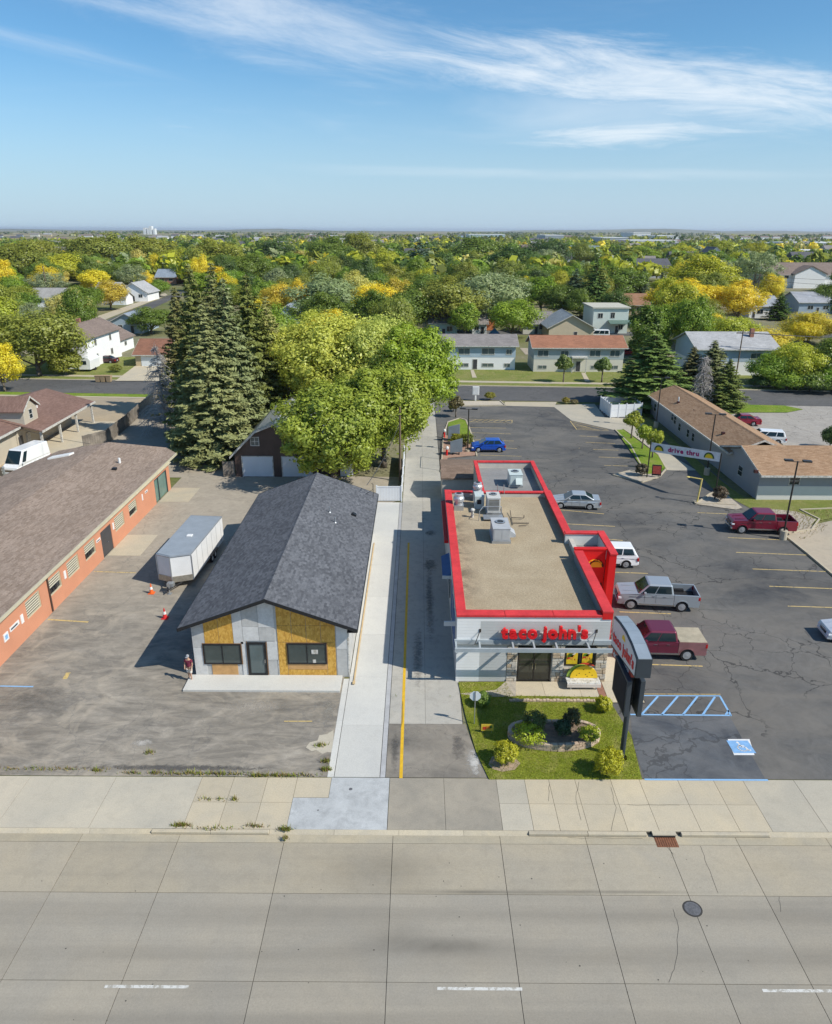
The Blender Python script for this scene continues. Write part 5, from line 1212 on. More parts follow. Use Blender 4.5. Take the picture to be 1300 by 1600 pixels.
# ================================================================== houses: one builder, many dressings
def shingle(col, along): 
    k = 'shingle_%d_%d_%d_%s' % (*[int(c * 100) for c in col], along)
    return M_shingle(k, sc(col, .88), sc(col, 1.12), .6, .2, along == 'Y', .1, .3)
def house(name, label, cat, x0, x1, y0, y1, wall, roof, wh=2.7, rise=1.6, along='X', z=0.0, over=.4, wins=(), door=None, upper=None, trim=None, chimney=None, group=None, flat=False, garage=None, sidewins=(), rz=0.0):
    """a small house standing on the ground, its front facing the camera"""
    t = thing(name, label, cat, ((x0 + x1) / 2, (y0 + y1) / 2, z), rz, group)
    trim = trim or PAINT_W; off = Vector(((x0 + x1) / 2, (y0 + y1) / 2, z))
    hl = wh if upper is None else wh * .5
    q = [(x0, y0), (x1, y0), (x1, y1), (x0, y1)]
    MB().prism(q, z - .05, z + hl).build('wall', wall, t)
    if upper is not None: MB().prism([(x0 - .03, y0 - .03), (x1 + .03, y0 - .03), (x1 + .03, y1 + .03), (x0 - .03, y1 + .03)], z + hl + .003, z + wh).build('upper_wall', upper, t)
    wf_ = upper or wall
    if flat:
        MB().prism([(x0 - over, y0 - over), (x1 + over, y0 - over), (x1 + over, y1 + over), (x0 - over, y1 + over)], z + wh + .003, z + wh + .35).build('roof', roof, t)
    else:
        if along == 'Y':
            for yy in (y0, y1 - .12): MB().extr([(x0, yy, z + wh), (x1, yy, z + wh), ((x0 + x1) / 2, yy, z + wh + rise - .1)], (0, .12, 0)).build('gable', wf_, t)
        else:
            for xx in (x0, x1 - .12): MB().extr([(xx, y0, z + wh), (xx, y1, z + wh), (xx, (y0 + y1) / 2, z + wh + rise - .1)], (.12, 0, 0)).build('gable', wf_, t)
        ss = (x1 - x0 if along == 'Y' else y1 - y0) / 2; dz = over * rise / ss
        gable_roof(t, x0 - over, x1 + over, y0 - over, y1 + over, z + wh + .06 - dz, z + wh + rise + .06, roof, trim, along, .12)
    yf = y0 - (.03 if upper is not None else 0)
    for fx, fz, w, h in wins:
        window(t, (x0 + (x1 - x0) * fx - w / 2, yf if fz > hl else y0, z + fz), (1, 0, 0), (0, 0, 1), w, h, (0, -1, 0), trim, GLASS2 if upper is not None else GLASS, .09, 1, 0, .05)
    for fy, fz, w, h in sidewins:
        xs = x1 if (x0 + x1) / 2 < 0 else x0; s = 1 if xs == x1 else -1
        window(t, (xs, y0 + (y1 - y0) * fy - s * w / 2, z + fz), (0, s, 0), (0, 0, 1), w, h, (s, 0, 0), trim, GLASS, .09, 1, 0, .05)
    if door: window(t, (x0 + (x1 - x0) * door - .5, y0, z), (1, 0, 0), (0, 0, 1), 1.0, 2.1, (0, -1, 0), trim, GREYD, .1, 0, 0, .05, 'door')
    if garage:
        g0, g1 = garage; a, b = x0 + (x1 - x0) * g0, x0 + (x1 - x0) * g1
        MB().box(a, b, y0 - .06, y0 - .003, z, z + 2.15).build('garage_door', DOORW, t)
    if chimney: cx, cy = chimney; MB().box(x0 + (x1 - x0) * cx - .35, x0 + (x1 - x0) * cx + .35, y0 + (y1 - y0) * cy - .35, y0 + (y1 - y0) * cy + .35, z + wh, z + wh + rise + .9).build('chimney', M('chimney_brick', (0.30, 0.14, 0.10), .9, var=.2), t)
    return t
W_ = M_siding('white_siding', (0.80, 0.80, 0.79), .2, 2, .03, .3); CRM = M_siding('cream_siding', (0.62, 0.59, 0.50), .2, 2, .04, .3)
BLU = M_siding('blue_grey_siding', (0.30, 0.37, 0.44), .2, 2, .04, .3); LBL = M_siding('pale_blue_siding', (0.36, 0.45, 0.53), .2, 2, .04, .3)
GRNS = M_siding('pale_green_siding', (0.58, 0.64, 0.58), .2, 2, .03, .3); TEAL = M_siding('teal_siding', (0.40, 0.54, 0.52), .2, 2, .03, .3); TANW = M_siding('tan_siding', (0.50, 0.40, 0.25), .2, 2, .05, .3)
GR = (0.225, 0.205, 0.195); BR = (0.235, 0.115, 0.075); BG = (0.20, 0.155, 0.13); LG = (0.36, 0.36, 0.36); DG = (0.10, 0.10, 0.11); SB = (0.22, 0.26, 0.31)
d1_ = house('duplex', 'white duplex with pale blue upper storey and grey roof across the back street', 'house', 3.2, 19.2, 148.3, 156.5, W_, shingle(GR, 'X'), 4.9, 1.5, 'X', .08, .6,
      [(.10, 2.95, 2.4, 1.3), (.36, 2.95, 2.4, 1.3), (.66, 2.95, 2.6, 1.3), (.92, 2.95, 1.2, 1.1), (.36, .5, 2.0, .8), (.66, .5, 2.4, .8), (.90, .5, 1.2, .8)], .5, LBL)
# the same kind of building next door has a rust-brown roof
d2_ = house('duplex', 'cream duplex with rust-brown roof across the back street', 'house', 22.6, 40.2, 146.2, 154.5, CRM, shingle((0.30, 0.14, 0.085), 'X'), 4.9, 1.6, 'X', .08, .6,
      [(.10, 2.95, 2.2, 1.3), (.34, 2.95, 1.6, 1.2), (.68, 2.95, 2.2, 1.3), (.90, 2.95, 2.0, 1.3), (.10, .5, 1.8, .8), (.34, .5, 1.2, .7), (.9, .5, 1.8, .8), (.68, .5, 1.4, .8)], .5, M_siding('grey_green_siding', (0.36, 0.41, 0.42), .2, 2, .04, .3))
MB().box(29.9, 32.9, 144.8, 146.15, 2.9, 3.15).build('porch_roof', PAINT_W, d2_); 
for x in (30.0, 32.7): MB().box(x - .08, x + .08, 144.9, 145.06, .08, 2.9).build('porch_post', PAINT_W, d2_)
bh = house('split_level_house', 'white and blue house with a light grey roof behind the dark spruce on the right', 'house', 53.5, 68.5, 143.0, 156.0, W_, shingle(LG, 'X'), 5.2, 2.2, 'X', .08, .7,
      [(.3, 3.1, 2.2, 1.2), (.75, 3.1, 2.2, 1.2), (.3, .7, 2, .9), (.75, .7, 2, .9)], None, LBL, chimney=(.78, .35))
def at(px, py): return G(px, py)
def hbox(pxl, pxr, py, depth):
    a, b = G(pxl, py), G(pxr, py); return a.x, b.x, (a.y + b.y) / 2, (a.y + b.y) / 2 + depth
x0, x1, y0, y1 = hbox(80, 141, 577, 17)
house('tall_white_house', 'two-storey white house with a brown-grey roof behind the big willow on the left', 'house', x0, x1, y0, y1, W_, shingle(BG, 'Y'), 6.2, 2.0, 'Y', 0, .6, [(.75, 4.1, 1.0, 1.3), (.75, 1.2, 1.0, 1.3)], None, sidewins=[(.25, 4.1, 1.1, 1.3), (.7, 4.1, 1.1, 1.3), (.25, 1.2, 1.2, 1.3), (.7, 1.2, 1.2, 1.3)], chimney=(.45, .45))
x0, x1, y0, y1 = hbox(142, 185, 553, 10)
house('white_garage', 'white garage with a brown-grey roof beside the two-storey white house', 'garage', x0, x1, y0, y1, W_, shingle(BG, 'Y'), 3.0, 1.6, 'Y', 0, .5, [], .8, sidewins=[(.5, 1.2, 1.4, 1.0)])
x0, x1, y0, y1 = hbox(213, 262, 573, 10)
house('tan_garage', 'tan garage with a broad rust-brown roof and pale door by the alley mouth', 'garage', x0, x1, y0, y1, TANW, shingle(BR, 'X'), 2.6, 2.3, 'X', 0, .5, [], None, garage=(.18, .82))
x0, x1, y0, y1 = hbox(175, 222, 521, 14)
house('blue_roof_house', 'pale house with a steel-blue roof beside the side street', 'house', x0, x1, y0, y1, LBL, shingle(SB, 'Y'), 3.2, 2.0, 'Y', 0, .5, [(.3, 1.2, 1.2, 1.1)], .7)
x0, x1, y0, y1 = hbox(187, 232, 471, 13)
house('white_gable_house', 'white house with a grey gabled roof at the far bend of the side street', 'house', x0, x1, y0, y1, W_, shingle(LG, 'Y'), 3.4, 3.6, 'Y', 0, .6, [(.3, 1.4, 1.6, 1.3), (.75, 1.4, 1.6, 1.3)], .5)
x0, x1, y0, y1 = hbox(184, 207, 474, 7)
house('white_garage', 'small white garage in front of the grey-gabled white house', 'garage', x0, x1, y0 - 6, y1 - 6, W_, shingle(LG, 'X'), 2.8, 1.6, 'X', 0, .5, [], None, garage=(.15, .85))
x0, x1, y0, y1 = hbox(150, 183, 468, 12)
house('white_bungalow', 'white bungalow with pale grey roof left of the grey-gabled house', 'house', x0, x1, y0, y1, W_, shingle(LG, 'X'), 3.2, 3.0, 'X', 0, .6, [(.3, 1.4, 2, 1.3), (.75, 1.4, 1.6, 1.3)], .55)
x0, x1, y0, y1 = hbox(46, 100, 480, 12)
house('pale_roof_house', 'white house with a weathered pale roof among the trees far left', 'house', x0, x1, y0, y1, W_, shingle((0.30, 0.29, 0.27), 'X'), 3.4, 2.8, 'X', 0, .6, [(.3, 1.4, 2, 1.3), (.75, 1.4, 1.6, 1.3)], .5)
x0, x1, y0, y1 = hbox(140, 164, 449, 12)
house('red_roof_house', 'small house with a dull red roof deep among the trees on the left', 'house', x0, x1, y0, y1, M_siding('brick_siding', (0.30, 0.16, 0.11), .2), shingle((0.20, 0.09, 0.07), 'X'), 3.6, 3.0, 'X', 0, .6, [(.3, 1.4, 2, 1.3), (.75, 1.4, 1.6, 1.3)], .5)
x0, x1, y0, y1 = hbox(244, 276, 444, 14)
house('brick_house', 'brick house with a slate-blue roof at the end of the side street', 'house', x0, x1, y0, y1, M_siding('orange_brick_siding', (0.40, 0.20, 0.12), .2), shingle(SB, 'X'), 3.6, 3.4, 'X', 0, .6, [(.3, 1.4, 2.4, 1.4), (.75, 1.4, 2, 1.4)], .5)
x0, x1, y0, y1 = hbox(430, 473, 517, 13)
house('slate_roof_house', 'pale blue house with a dark slate roof showing between the spruces and the maple', 'house', x0, x1, y0, y1, LBL, shingle(SB, 'Y'), 4.4, 2.6, 'Y', 0, .6, [(.3, 1.6, 1.6, 1.3), (.72, 1.6, 1.6, 1.3)], .5)
x0, x1, y0, y1 = hbox(424, 466, 452, 14)
house('white_far_house', 'white house with a light roof far behind the spruces', 'house', x0, x1, y0, y1, W_, shingle(LG, 'Y'), 4.4, 4.4, 'Y', 0, .6, [(.3, 1.6, 2, 1.5), (.72, 1.6, 2, 1.5)], .5)
x0, x1, y0, y1 = hbox(364, 396, 466, 12)
house('tin_roof_shed', 'long pale-roofed shed behind the spruce tops', 'shed', x0, x1, y0, y1, W_, shingle((0.42, 0.42, 0.42), 'X'), 3, 2.2, 'X', 0, .5, [(.5, 1.2, 2, 1.2)], .2)
x0, x1, y0, y1 = hbox(672, 714, 526, 12)
house('teal_house', 'teal bungalow half hidden under the trees behind the white duplex', 'house', x0, x1, y0, y1, TEAL, shingle(GR, 'X'), 3.6, 2.2, 'X', 0, .5, [(.25, 1.3, 1.4, 1.4), (.72, 1.3, 1.6, 1.4)], .5)
x0, x1, y0, y1 = hbox(738, 760, 523, 10)
house('small_white_house', 'small white house under the trees right of the teal bungalow', 'house', x0, x1, y0, y1, W_, shingle(GR, 'X'), 3.0, 2.0, 'X', 0, .5, [(.3, 1.2, 1.2, 1.2)], .7)
x0, x1, y0, y1 = hbox(817, 862, 522, 11)
house('grey_roof_bungalow', 'low cream bungalow with a warm grey roof left of the grey-gabled garage', 'house', x0, x1, y0, y1, CRM, shingle(GR, 'X'), 3.0, 2.4, 'X', 0, .6, [(.25, 1.2, 1.4, 1.2), (.7, 1.2, 2.4, 1.2)], .45)
x0, x1, y0, y1 = hbox(857, 926, 531, 15)
house('tan_gable_garage', 'tan garage whose grey-blue gable faces the back street', 'garage', x0, x1, y0, y1, M_siding('sand_siding', (0.55, 0.46, 0.33), .2), shingle((0.27, 0.30, 0.32), 'Y'), 3.2, 3.0, 'Y', 0, .6, [], .6)
x0, x1, y0, y1 = hbox(925, 979, 521, 13)
gh = house('pale_green_house', 'two-storey pale green house with a flat cream roof', 'house', x0, x1, y0, y1, GRNS, M('cream_roof', (0.48, 0.46, 0.38), .8), 6.6, 1, 'X', 0, .4, [(.55, 4.0, 1.2, 1.6), (.2, 4.0, 1.4, 1.4), (.8, 1.0, 1.4, 1.4)], .7, flat=True)
MB().extr([(x0 + 4, y0 - .02, 3.4), (x1 + .4, y0 - .02, 3.4), (x1 + .4, y0 - 3, 2.8), (x0 + 4, y0 - 3, 2.8)], (0, 0, .15)).build('porch_roof', M('green_roof', (0.10, 0.16, 0.13), .7), gh)
x0, x1, y0, y1 = hbox(1170, 1216, 497, 13)
house('white_cottage', 'white cottage with grey roof at the right edge beyond the golden trees', 'house', x0, x1, y0, y1, W_, shingle((0.30, 0.32, 0.34), 'X'), 3.8, 2.6, 'X', 0, .5, [(.35, 1.3, 2, 1.4), (.75, 1.3, 1.6, 1.4)], .15)
x0, x1, y0, y1 = hbox(1247, 1306, 490, 14)
house('blue_porch_house', 'blue-grey house with a grey roof at the right edge, beyond the orange tree', 'house', x0, x1, y0, y1, BLU, shingle((0.30, 0.31, 0.33), 'X'), 3.8, 2.8, 'X', 0, .5, [(.3, 1.3, 2, 1.4), (.7, 1.3, 2, 1.4)], .5)
x0, x1, y0, y1 = hbox(1196, 1330, 450, 22)
ap = house('apartment_building', 'long apartment building with a brown-grey roof on the far right', 'apartments', x0, x1, y0, y1, W_, shingle(BG, 'X'), 6.5, 5.0, 'X', 0, .8, [(.1 + .13 * k, 1.4 + 3 * (k % 2), 2, 1.5) for k in range(7)], None)
gx, gw = x0 + (x1 - x0) * .47, 7.5
MB().extr([(gx - gw, y0 - 2.5, 0), (gx + gw, y0 - 2.5, 0), (gx + gw, y0 - 2.5, 6.8), (gx, y0 - 2.5, 10.2), (gx - gw, y0 - 2.5, 6.8)], (0, 2.45, 0)).build('front_gable', W_, ap)
for s in (-1, 1): MB().extr([(gx, y0 - 3, 10.6), (gx + s * (gw + .8), y0 - 3, 6.8), (gx + s * (gw + .8), y0 - 3, 6.4), (gx, y0 - 3, 10.2)], (0, 9, 0)).build('gable_roof', shingle(BG, 'Y'), ap)
for k, (a, b, py, lab) in enumerate(((1185, 1246, 424, 'nearer'), (1232, 1320, 416, 'farther'))):
    x0, x1, y0, y1 = hbox(a, b, py, 8); y1 = y0 + 8
    house('carport', f'{lab} long dark-roofed carport beyond the apartment building', 'carport', x0, x1, y0, y1, M('carport_wall', (0.16, 0.15, 0.15), .8), M('carport_roof', (0.10, 0.105, 0.12), .6), 4.2, 1, 'X', 0, .8, flat=True, group='carports at the apartments', wins=[(.2, 1, 4, 2), (.5, 1, 4, 2), (.8, 1, 4, 2)])
x0, x1, y0, y1 = hbox(967, 1046, 434, 22)
house('dark_roof_building', 'wide building with a dark grey roof among the trees, centre right', 'building', x0, x1, y0, y1, M('grey_wall', (0.40, 0.42, 0.44), .7), shingle(DG, 'X'), 6, 4.5, 'X', 0, .8, [(.2, 2, 3, 2), (.5, 2, 3, 2), (.8, 2, 3, 2)])
x0, x1, y0, y1 = hbox(894, 936, 407, 18)
house('green_grey_house', 'tall grey-green house above the trees, centre right', 'house', x0, x1, y0, y1, GRNS, shingle((0.17, 0.22, 0.21), 'X'), 5.5, 5.5, 'X', 2, .8, [(.3, 2, 3, 2), (.7, 2, 3, 2)])
x0, x1, y0, y1 = hbox(1106, 1126, 414, 22)
house('white_gable_building', 'white gabled building right of the broad yellow-green tree', 'building', x0, x1, y0, y1, W_, shingle((0.16, 0.15, 0.16), 'Y'), 9, 5, 'Y', 0, .8, [(.5, 3, 4, 3)])
x0, x1, y0, y1 = hbox(1012, 1040, 408, 20)
house('white_block', 'white flat-roofed block left of the broad yellow-green tree', 'building', x0, x1, y0, y1, M('block_white', (0.66, 0.67, 0.66), .7), M('block_roof', (0.4, 0.42, 0.44), .7), 8, 1, 'X', 0, .5, [(.3, 2, 3, 2), (.7, 2, 3, 2)], flat=True)
x0, x1, y0, y1 = hbox(605, 640, 520, 12)
house('brown_shed_house', 'low grey-roofed house hidden behind the golden tree, centre', 'house', x0, x1, y0, y1, CRM, shingle(DG, 'X'), 3, 2, 'X', 0, .5, [(.5, 1.2, 2, 1.2)])
x0, x1, y0, y1 = hbox(965, 1012, 492, 12)
house('brown_roof_house', 'house with a brown hip-like roof beside the far blue spruces', 'house', x0, x1, y0, y1, TANW, shingle((0.27, 0.15, 0.09), 'X'), 3.4, 3, 'X', 0, .6, [(.3, 1.2, 2, 1.3), (.7, 1.2, 2, 1.3)], .5)
# commercial sheds out by the edge of town
WHM = M('warehouse_white', (0.70, 0.71, 0.71), .6, var=.06, scale=.05); WHG = M('warehouse_grey', (0.36, 0.40, 0.44), .6, var=.08, scale=.05)
def shed(label, pxl, pxr, py, h, depth, wall, roof, name='warehouse', cat='warehouse', n=6):
    h *= .55; x0, x1, y0, y1 = hbox(pxl, pxr, py, depth)
    t = thing(name, label, cat, ((x0 + x1) / 2, y0, 0), group='sheds at the edge of town')
    MB().box(x0, x1, y0, y1, 0, h).build('wall', wall, t); MB().box(x0 - .6, x1 + .6, y0 - .6, y1 + .6, h + .01, h + h * .12).build('roof', roof, t)
    w = (x1 - x0) / n
    for k in range(n): MB().box(x0 + w * (k + .2), x0 + w * (k + .75), y0 - .3, y0 - .02, 0, h * .5).build('loading_door', WHG, t)
ROOFW = M('membrane_white', (0.74, 0.74, 0.74), .6)
shed('widest white shed at the far right edge, nearest row', 1196, 1320, 400, 10, 45, WHM, ROOFW, n=10)
shed('white shed right behind the widest one at the far right', 1235, 1330, 389, 16, 70, WHM, ROOFW, n=8)
shed('grey-roofed shed left of the white sheds, far right', 1190, 1232, 388, 14, 60, WHG, WHG)
shed('long white store with a pale roof, centre right below the skyline', 985, 1055, 384, 16, 90, WHM, ROOFW, n=9)
shed('white store above the long white one, centre right', 990, 1015, 374, 34, 160, WHM, ROOFW, n=4)
shed('low white shed between the stores and the dark wood', 1028, 1062, 376, 22, 160, WHM, ROOFW, n=6)
shed('blue-grey shed left of the white store, centre right', 940, 980, 380, 20, 120, WHG, WHM, n=6)
shed('blue-grey shed with a white front below the skyline, centre', 852, 880, 378, 26, 140, WHG, ROOFW, n=5)
shed('pale shed right of centre, just left of the blue-grey ones', 733, 788, 374, 24, 150, M('shed_teal', (0.40, 0.52, 0.55), .6), ROOFW, n=7)
shed('tan block left of centre below the skyline', 612, 655, 378, 18, 110, M('shed_tan', (0.45, 0.36, 0.28), .7), M('shed_brown_roof', (0.30, 0.22, 0.18), .7), n=8)
shed('brown-roofed block far left of centre below the skyline', 455, 510, 378, 16, 110, MATS['shed_tan'], MATS['shed_brown_roof'], n=8)
# grain elevator on the skyline
ge = thing('grain_elevator', 'white grain elevator standing on the far skyline at the left', 'grain elevator', (*GY(231, 360, 4200)[:2], 0))
c0 = GY(231, 360, 4200)
for k, (dx, w, h) in enumerate(((-18, 14, 34), (0, 12, 34), (14, 14, 42), (32, 10, 30))): MB().box(c0.x + dx - w / 2, c0.x + dx + w / 2, 4200, 4230, 0, h).build('silo', WHM, ge)
# ---- brown house with a porch at the left edge
bp = thing('porch_house', 'brown-roofed house with a white-posted porch and dormer at the left edge', 'house', (-52, 104, 0))
BRS = M_shingle('porch_shingle', (0.165, 0.10, 0.08), (0.215, 0.135, 0.108), .5, .17, True, .1, .4)
BEI = M_siding('beige_siding', (0.48, 0.43, 0.34), .2, 2, .04, .3)
eL = [G(148, 627, 3.0), G(0, 700, 3.0)]
A, B = Vector((-46.85, 104.7, 0)), Vector((-46.2, 82.0, 0)); d = (B - A).normalized(); n = Vector((d.y, -d.x, 0)); n = n if n.x < 0 else -n
def bq(u, v, z): p = A + d * u + n * v; return (p.x, p.y, z)
Lh = 16.8
mb = MB(); mb.hexa([bq(0, 0, 2.85), bq(Lh, 0, 2.85), bq(Lh, 8, 5.05), bq(0, 6.5, 4.75)][::-1], [bq(0, 0, 3.0), bq(Lh, 0, 3.0), bq(Lh, 8, 5.2), bq(0, 6.5, 4.9)][::-1]); mb.build('roof', BRS, bp)
mb = MB(); mb.hexa([bq(0, 6.5, 4.75), bq(Lh, 8, 5.05), bq(Lh, 17, 2.9), bq(0, 14, 2.9)][::-1], [bq(0, 6.5, 4.9), bq(Lh, 8, 5.2), bq(Lh, 17, 3.05), bq(0, 14, 3.05)][::-1]); mb.build('roof', BRS, bp)
MB().hexa([bq(1.0, 3.2, 0), bq(Lh, 3.2, 0), bq(Lh, 14, 0), bq(1.0, 12, 0)][::-1], [bq(1.0, 3.2, 2.84), bq(Lh, 3.2, 2.84), bq(Lh, 14, 2.84), bq(1.0, 12, 2.84)][::-1]).build('wall', BEI, bp)
MB().extr([bq(1.0, 3.2, 2.85), bq(1.0, 12, 2.85), bq(1.0, 6.6, 4.6)], tuple(d * .15)).build('gable', BEI, bp)
MB().hexa([bq(-.1, -.12, 2.75), bq(Lh, -.12, 2.75), bq(Lh, -.01, 2.75), bq(-.1, -.01, 2.75)], [bq(-.1, -.12, 3.0), bq(Lh, -.12, 3.0), bq(Lh, -.01, 3.0), bq(-.1, -.01, 3.0)]).build('gutter', PAINT_W, bp)
for u in (.6, 6.0, 11.2, 16.4):
    p = Vector(bq(u, .35, 0)); MB().box(p.x - .12, p.x + .12, p.y - .12, p.y + .12, 0, 2.84).build('porch_post', PAINT_W, bp)
for u, w, mat in ((8, 1.2, GLASS), (13.5, 1.0, PAINT_W), (15.5, 1.0, GREYD)):
    p, q = Vector(bq(u, 3.17, 0)), Vector(bq(u + w, 3.17, 0)); z0, z1 = (0, 2.1) if mat is not GLASS else (1, 2.1)
    MB().extr([(p.x, p.y, z0), (q.x, q.y, z0), (q.x, q.y, z1), (p.x, p.y, z1)], tuple(-n * .05)).build('door' if mat is not GLASS else 'window', mat, bp)
u0 = 12.6
MB().hexa([bq(u0, 2.2, 3.6), bq(u0 + 3.6, 2.2, 3.6), bq(u0 + 3.6, 6.5, 4.6), bq(u0, 6.5, 4.6)][::-1], [bq(u0, 2.2, 5.4), bq(u0 + 3.6, 2.2, 5.4), bq(u0 + 3.6, 6.5, 5.4), bq(u0, 6.5, 5.4)][::-1]).build('dormer', BEI, bp)
MB().extr([bq(u0, 2.19, 5.4), bq(u0 + 3.6, 2.19, 5.4), bq(u0 + 1.8, 2.19, 6.5)], tuple(n * .2)).build('dormer', BEI, bp)
for a_, b_ in ((u0 - .4, u0 + 1.8), (u0 + 4.0, u0 + 1.8)):
    MB().extr([bq(a_, 1.9, 5.2), bq(b_, 1.9, 6.65), bq(b_, 1.9, 6.8), bq(a_, 1.9, 5.35)], tuple(n * 5.2)).build('dormer_roof', BRS, bp)
    MB().extr([bq(a_, 1.86, 5.16), bq(b_, 1.86, 6.61), bq(b_, 1.86, 6.86), bq(a_, 1.86, 5.41)], tuple(n * .035)).build('fascia', PAINT_W, bp)
MB().hexa([bq(16.81, 2.6, 3.4), bq(32, 2.6, 3.4), bq(32, 8, 5.05), bq(16.81, 8, 5.05)][::-1], [bq(16.81, 2.6, 3.55), bq(32, 2.6, 3.55), bq(32, 8, 5.2), bq(16.81, 8, 5.2)][::-1]).build('roof', BRS, bp)
MB().hexa([bq(16.81, 8, 5.05), bq(32, 8, 5.05), bq(32, 17, 2.9), bq(16.81, 17, 2.9)][::-1], [bq(16.81, 8, 5.2), bq(32, 8, 5.2), bq(32, 17, 3.05), bq(16.81, 17, 3.05)][::-1]).build('roof', BRS, bp)
MB().hexa([bq(16.82, 3.3, 0), bq(31.8, 3.3, 0), bq(31.8, 14, 0), bq(16.82, 14, 0)][::-1], [bq(16.82, 3.3, 3.4), bq(31.8, 3.3, 3.4), bq(31.8, 14, 3.0), bq(16.82, 14, 3.0)][::-1]).build('wall', BEI, bp)
MB().hexa([bq(16.8, 2.48, 3.3), bq(32, 2.48, 3.3), bq(32, 2.59, 3.3), bq(16.8, 2.59, 3.3)], [bq(16.8, 2.48, 3.55), bq(32, 2.48, 3.55), bq(32, 2.59, 3.55), bq(16.8, 2.59, 3.55)]).build('gutter', PAINT_W, bp)
p = Vector(bq(u0 + 1.3, 2.19, 0)); window(bp, (p.x, p.y, 3.95), tuple(d), (0, 0, 1), .95, 1.3, tuple(-n), PAINT_W, GLASS, .1, 0, 1, .05)
for u, v in ((9, 4), (12, 3.2), (14.5, 4.8)): p = Vector(bq(u, v, 3.05 + v * .27)); MB().box(p.x - .15, p.x + .15, p.y - .15, p.y + .15, p.z - .1, p.z + .35).build('roof_vent', SIGNW, bp)
struct('porch_slab', MB().hexa([bq(0, -4, -.04), bq(Lh, -4, -.04), bq(Lh, 3, -.04), bq(0, 3, -.04)][::-1], [bq(0, -4, .012), bq(Lh, -4, .012), bq(Lh, 3, .012), bq(0, 3, .012)][::-1]), CONC_WALK)

# the rest of the town, roofs between the far trees, too many and too small to tell apart
rs = random.Random(21); mb = MB(); wl = [W_, CRM, LBL, GRNS, TANW, WHM]; rf = [shingle(c, 'X') for c in (GR, BG, LG, DG)]; mats = wl + rf
for k in range(170):
    Y = 520 + 2600 * rs.random() ** 1.4; x = rs.uniform(-.6, .62) * Y; w, d_, h = rs.uniform(10, 18) * (1 + Y / 3000), rs.uniform(8, 13), rs.uniform(5, 8); a, b = rs.randrange(6), 6 + rs.randrange(4)
    mb.box(x, x + w, Y, Y + d_, 0, h, a); mb.extr([(x - .5, Y - .5, h + .01), (x - .5, Y + d_ + .5, h + .01), (x - .5, Y + d_ / 2, h + 4)], (w + 1, 0, 0), b)
mb.build('distant_town', mats)['kind'] = 'stuff'
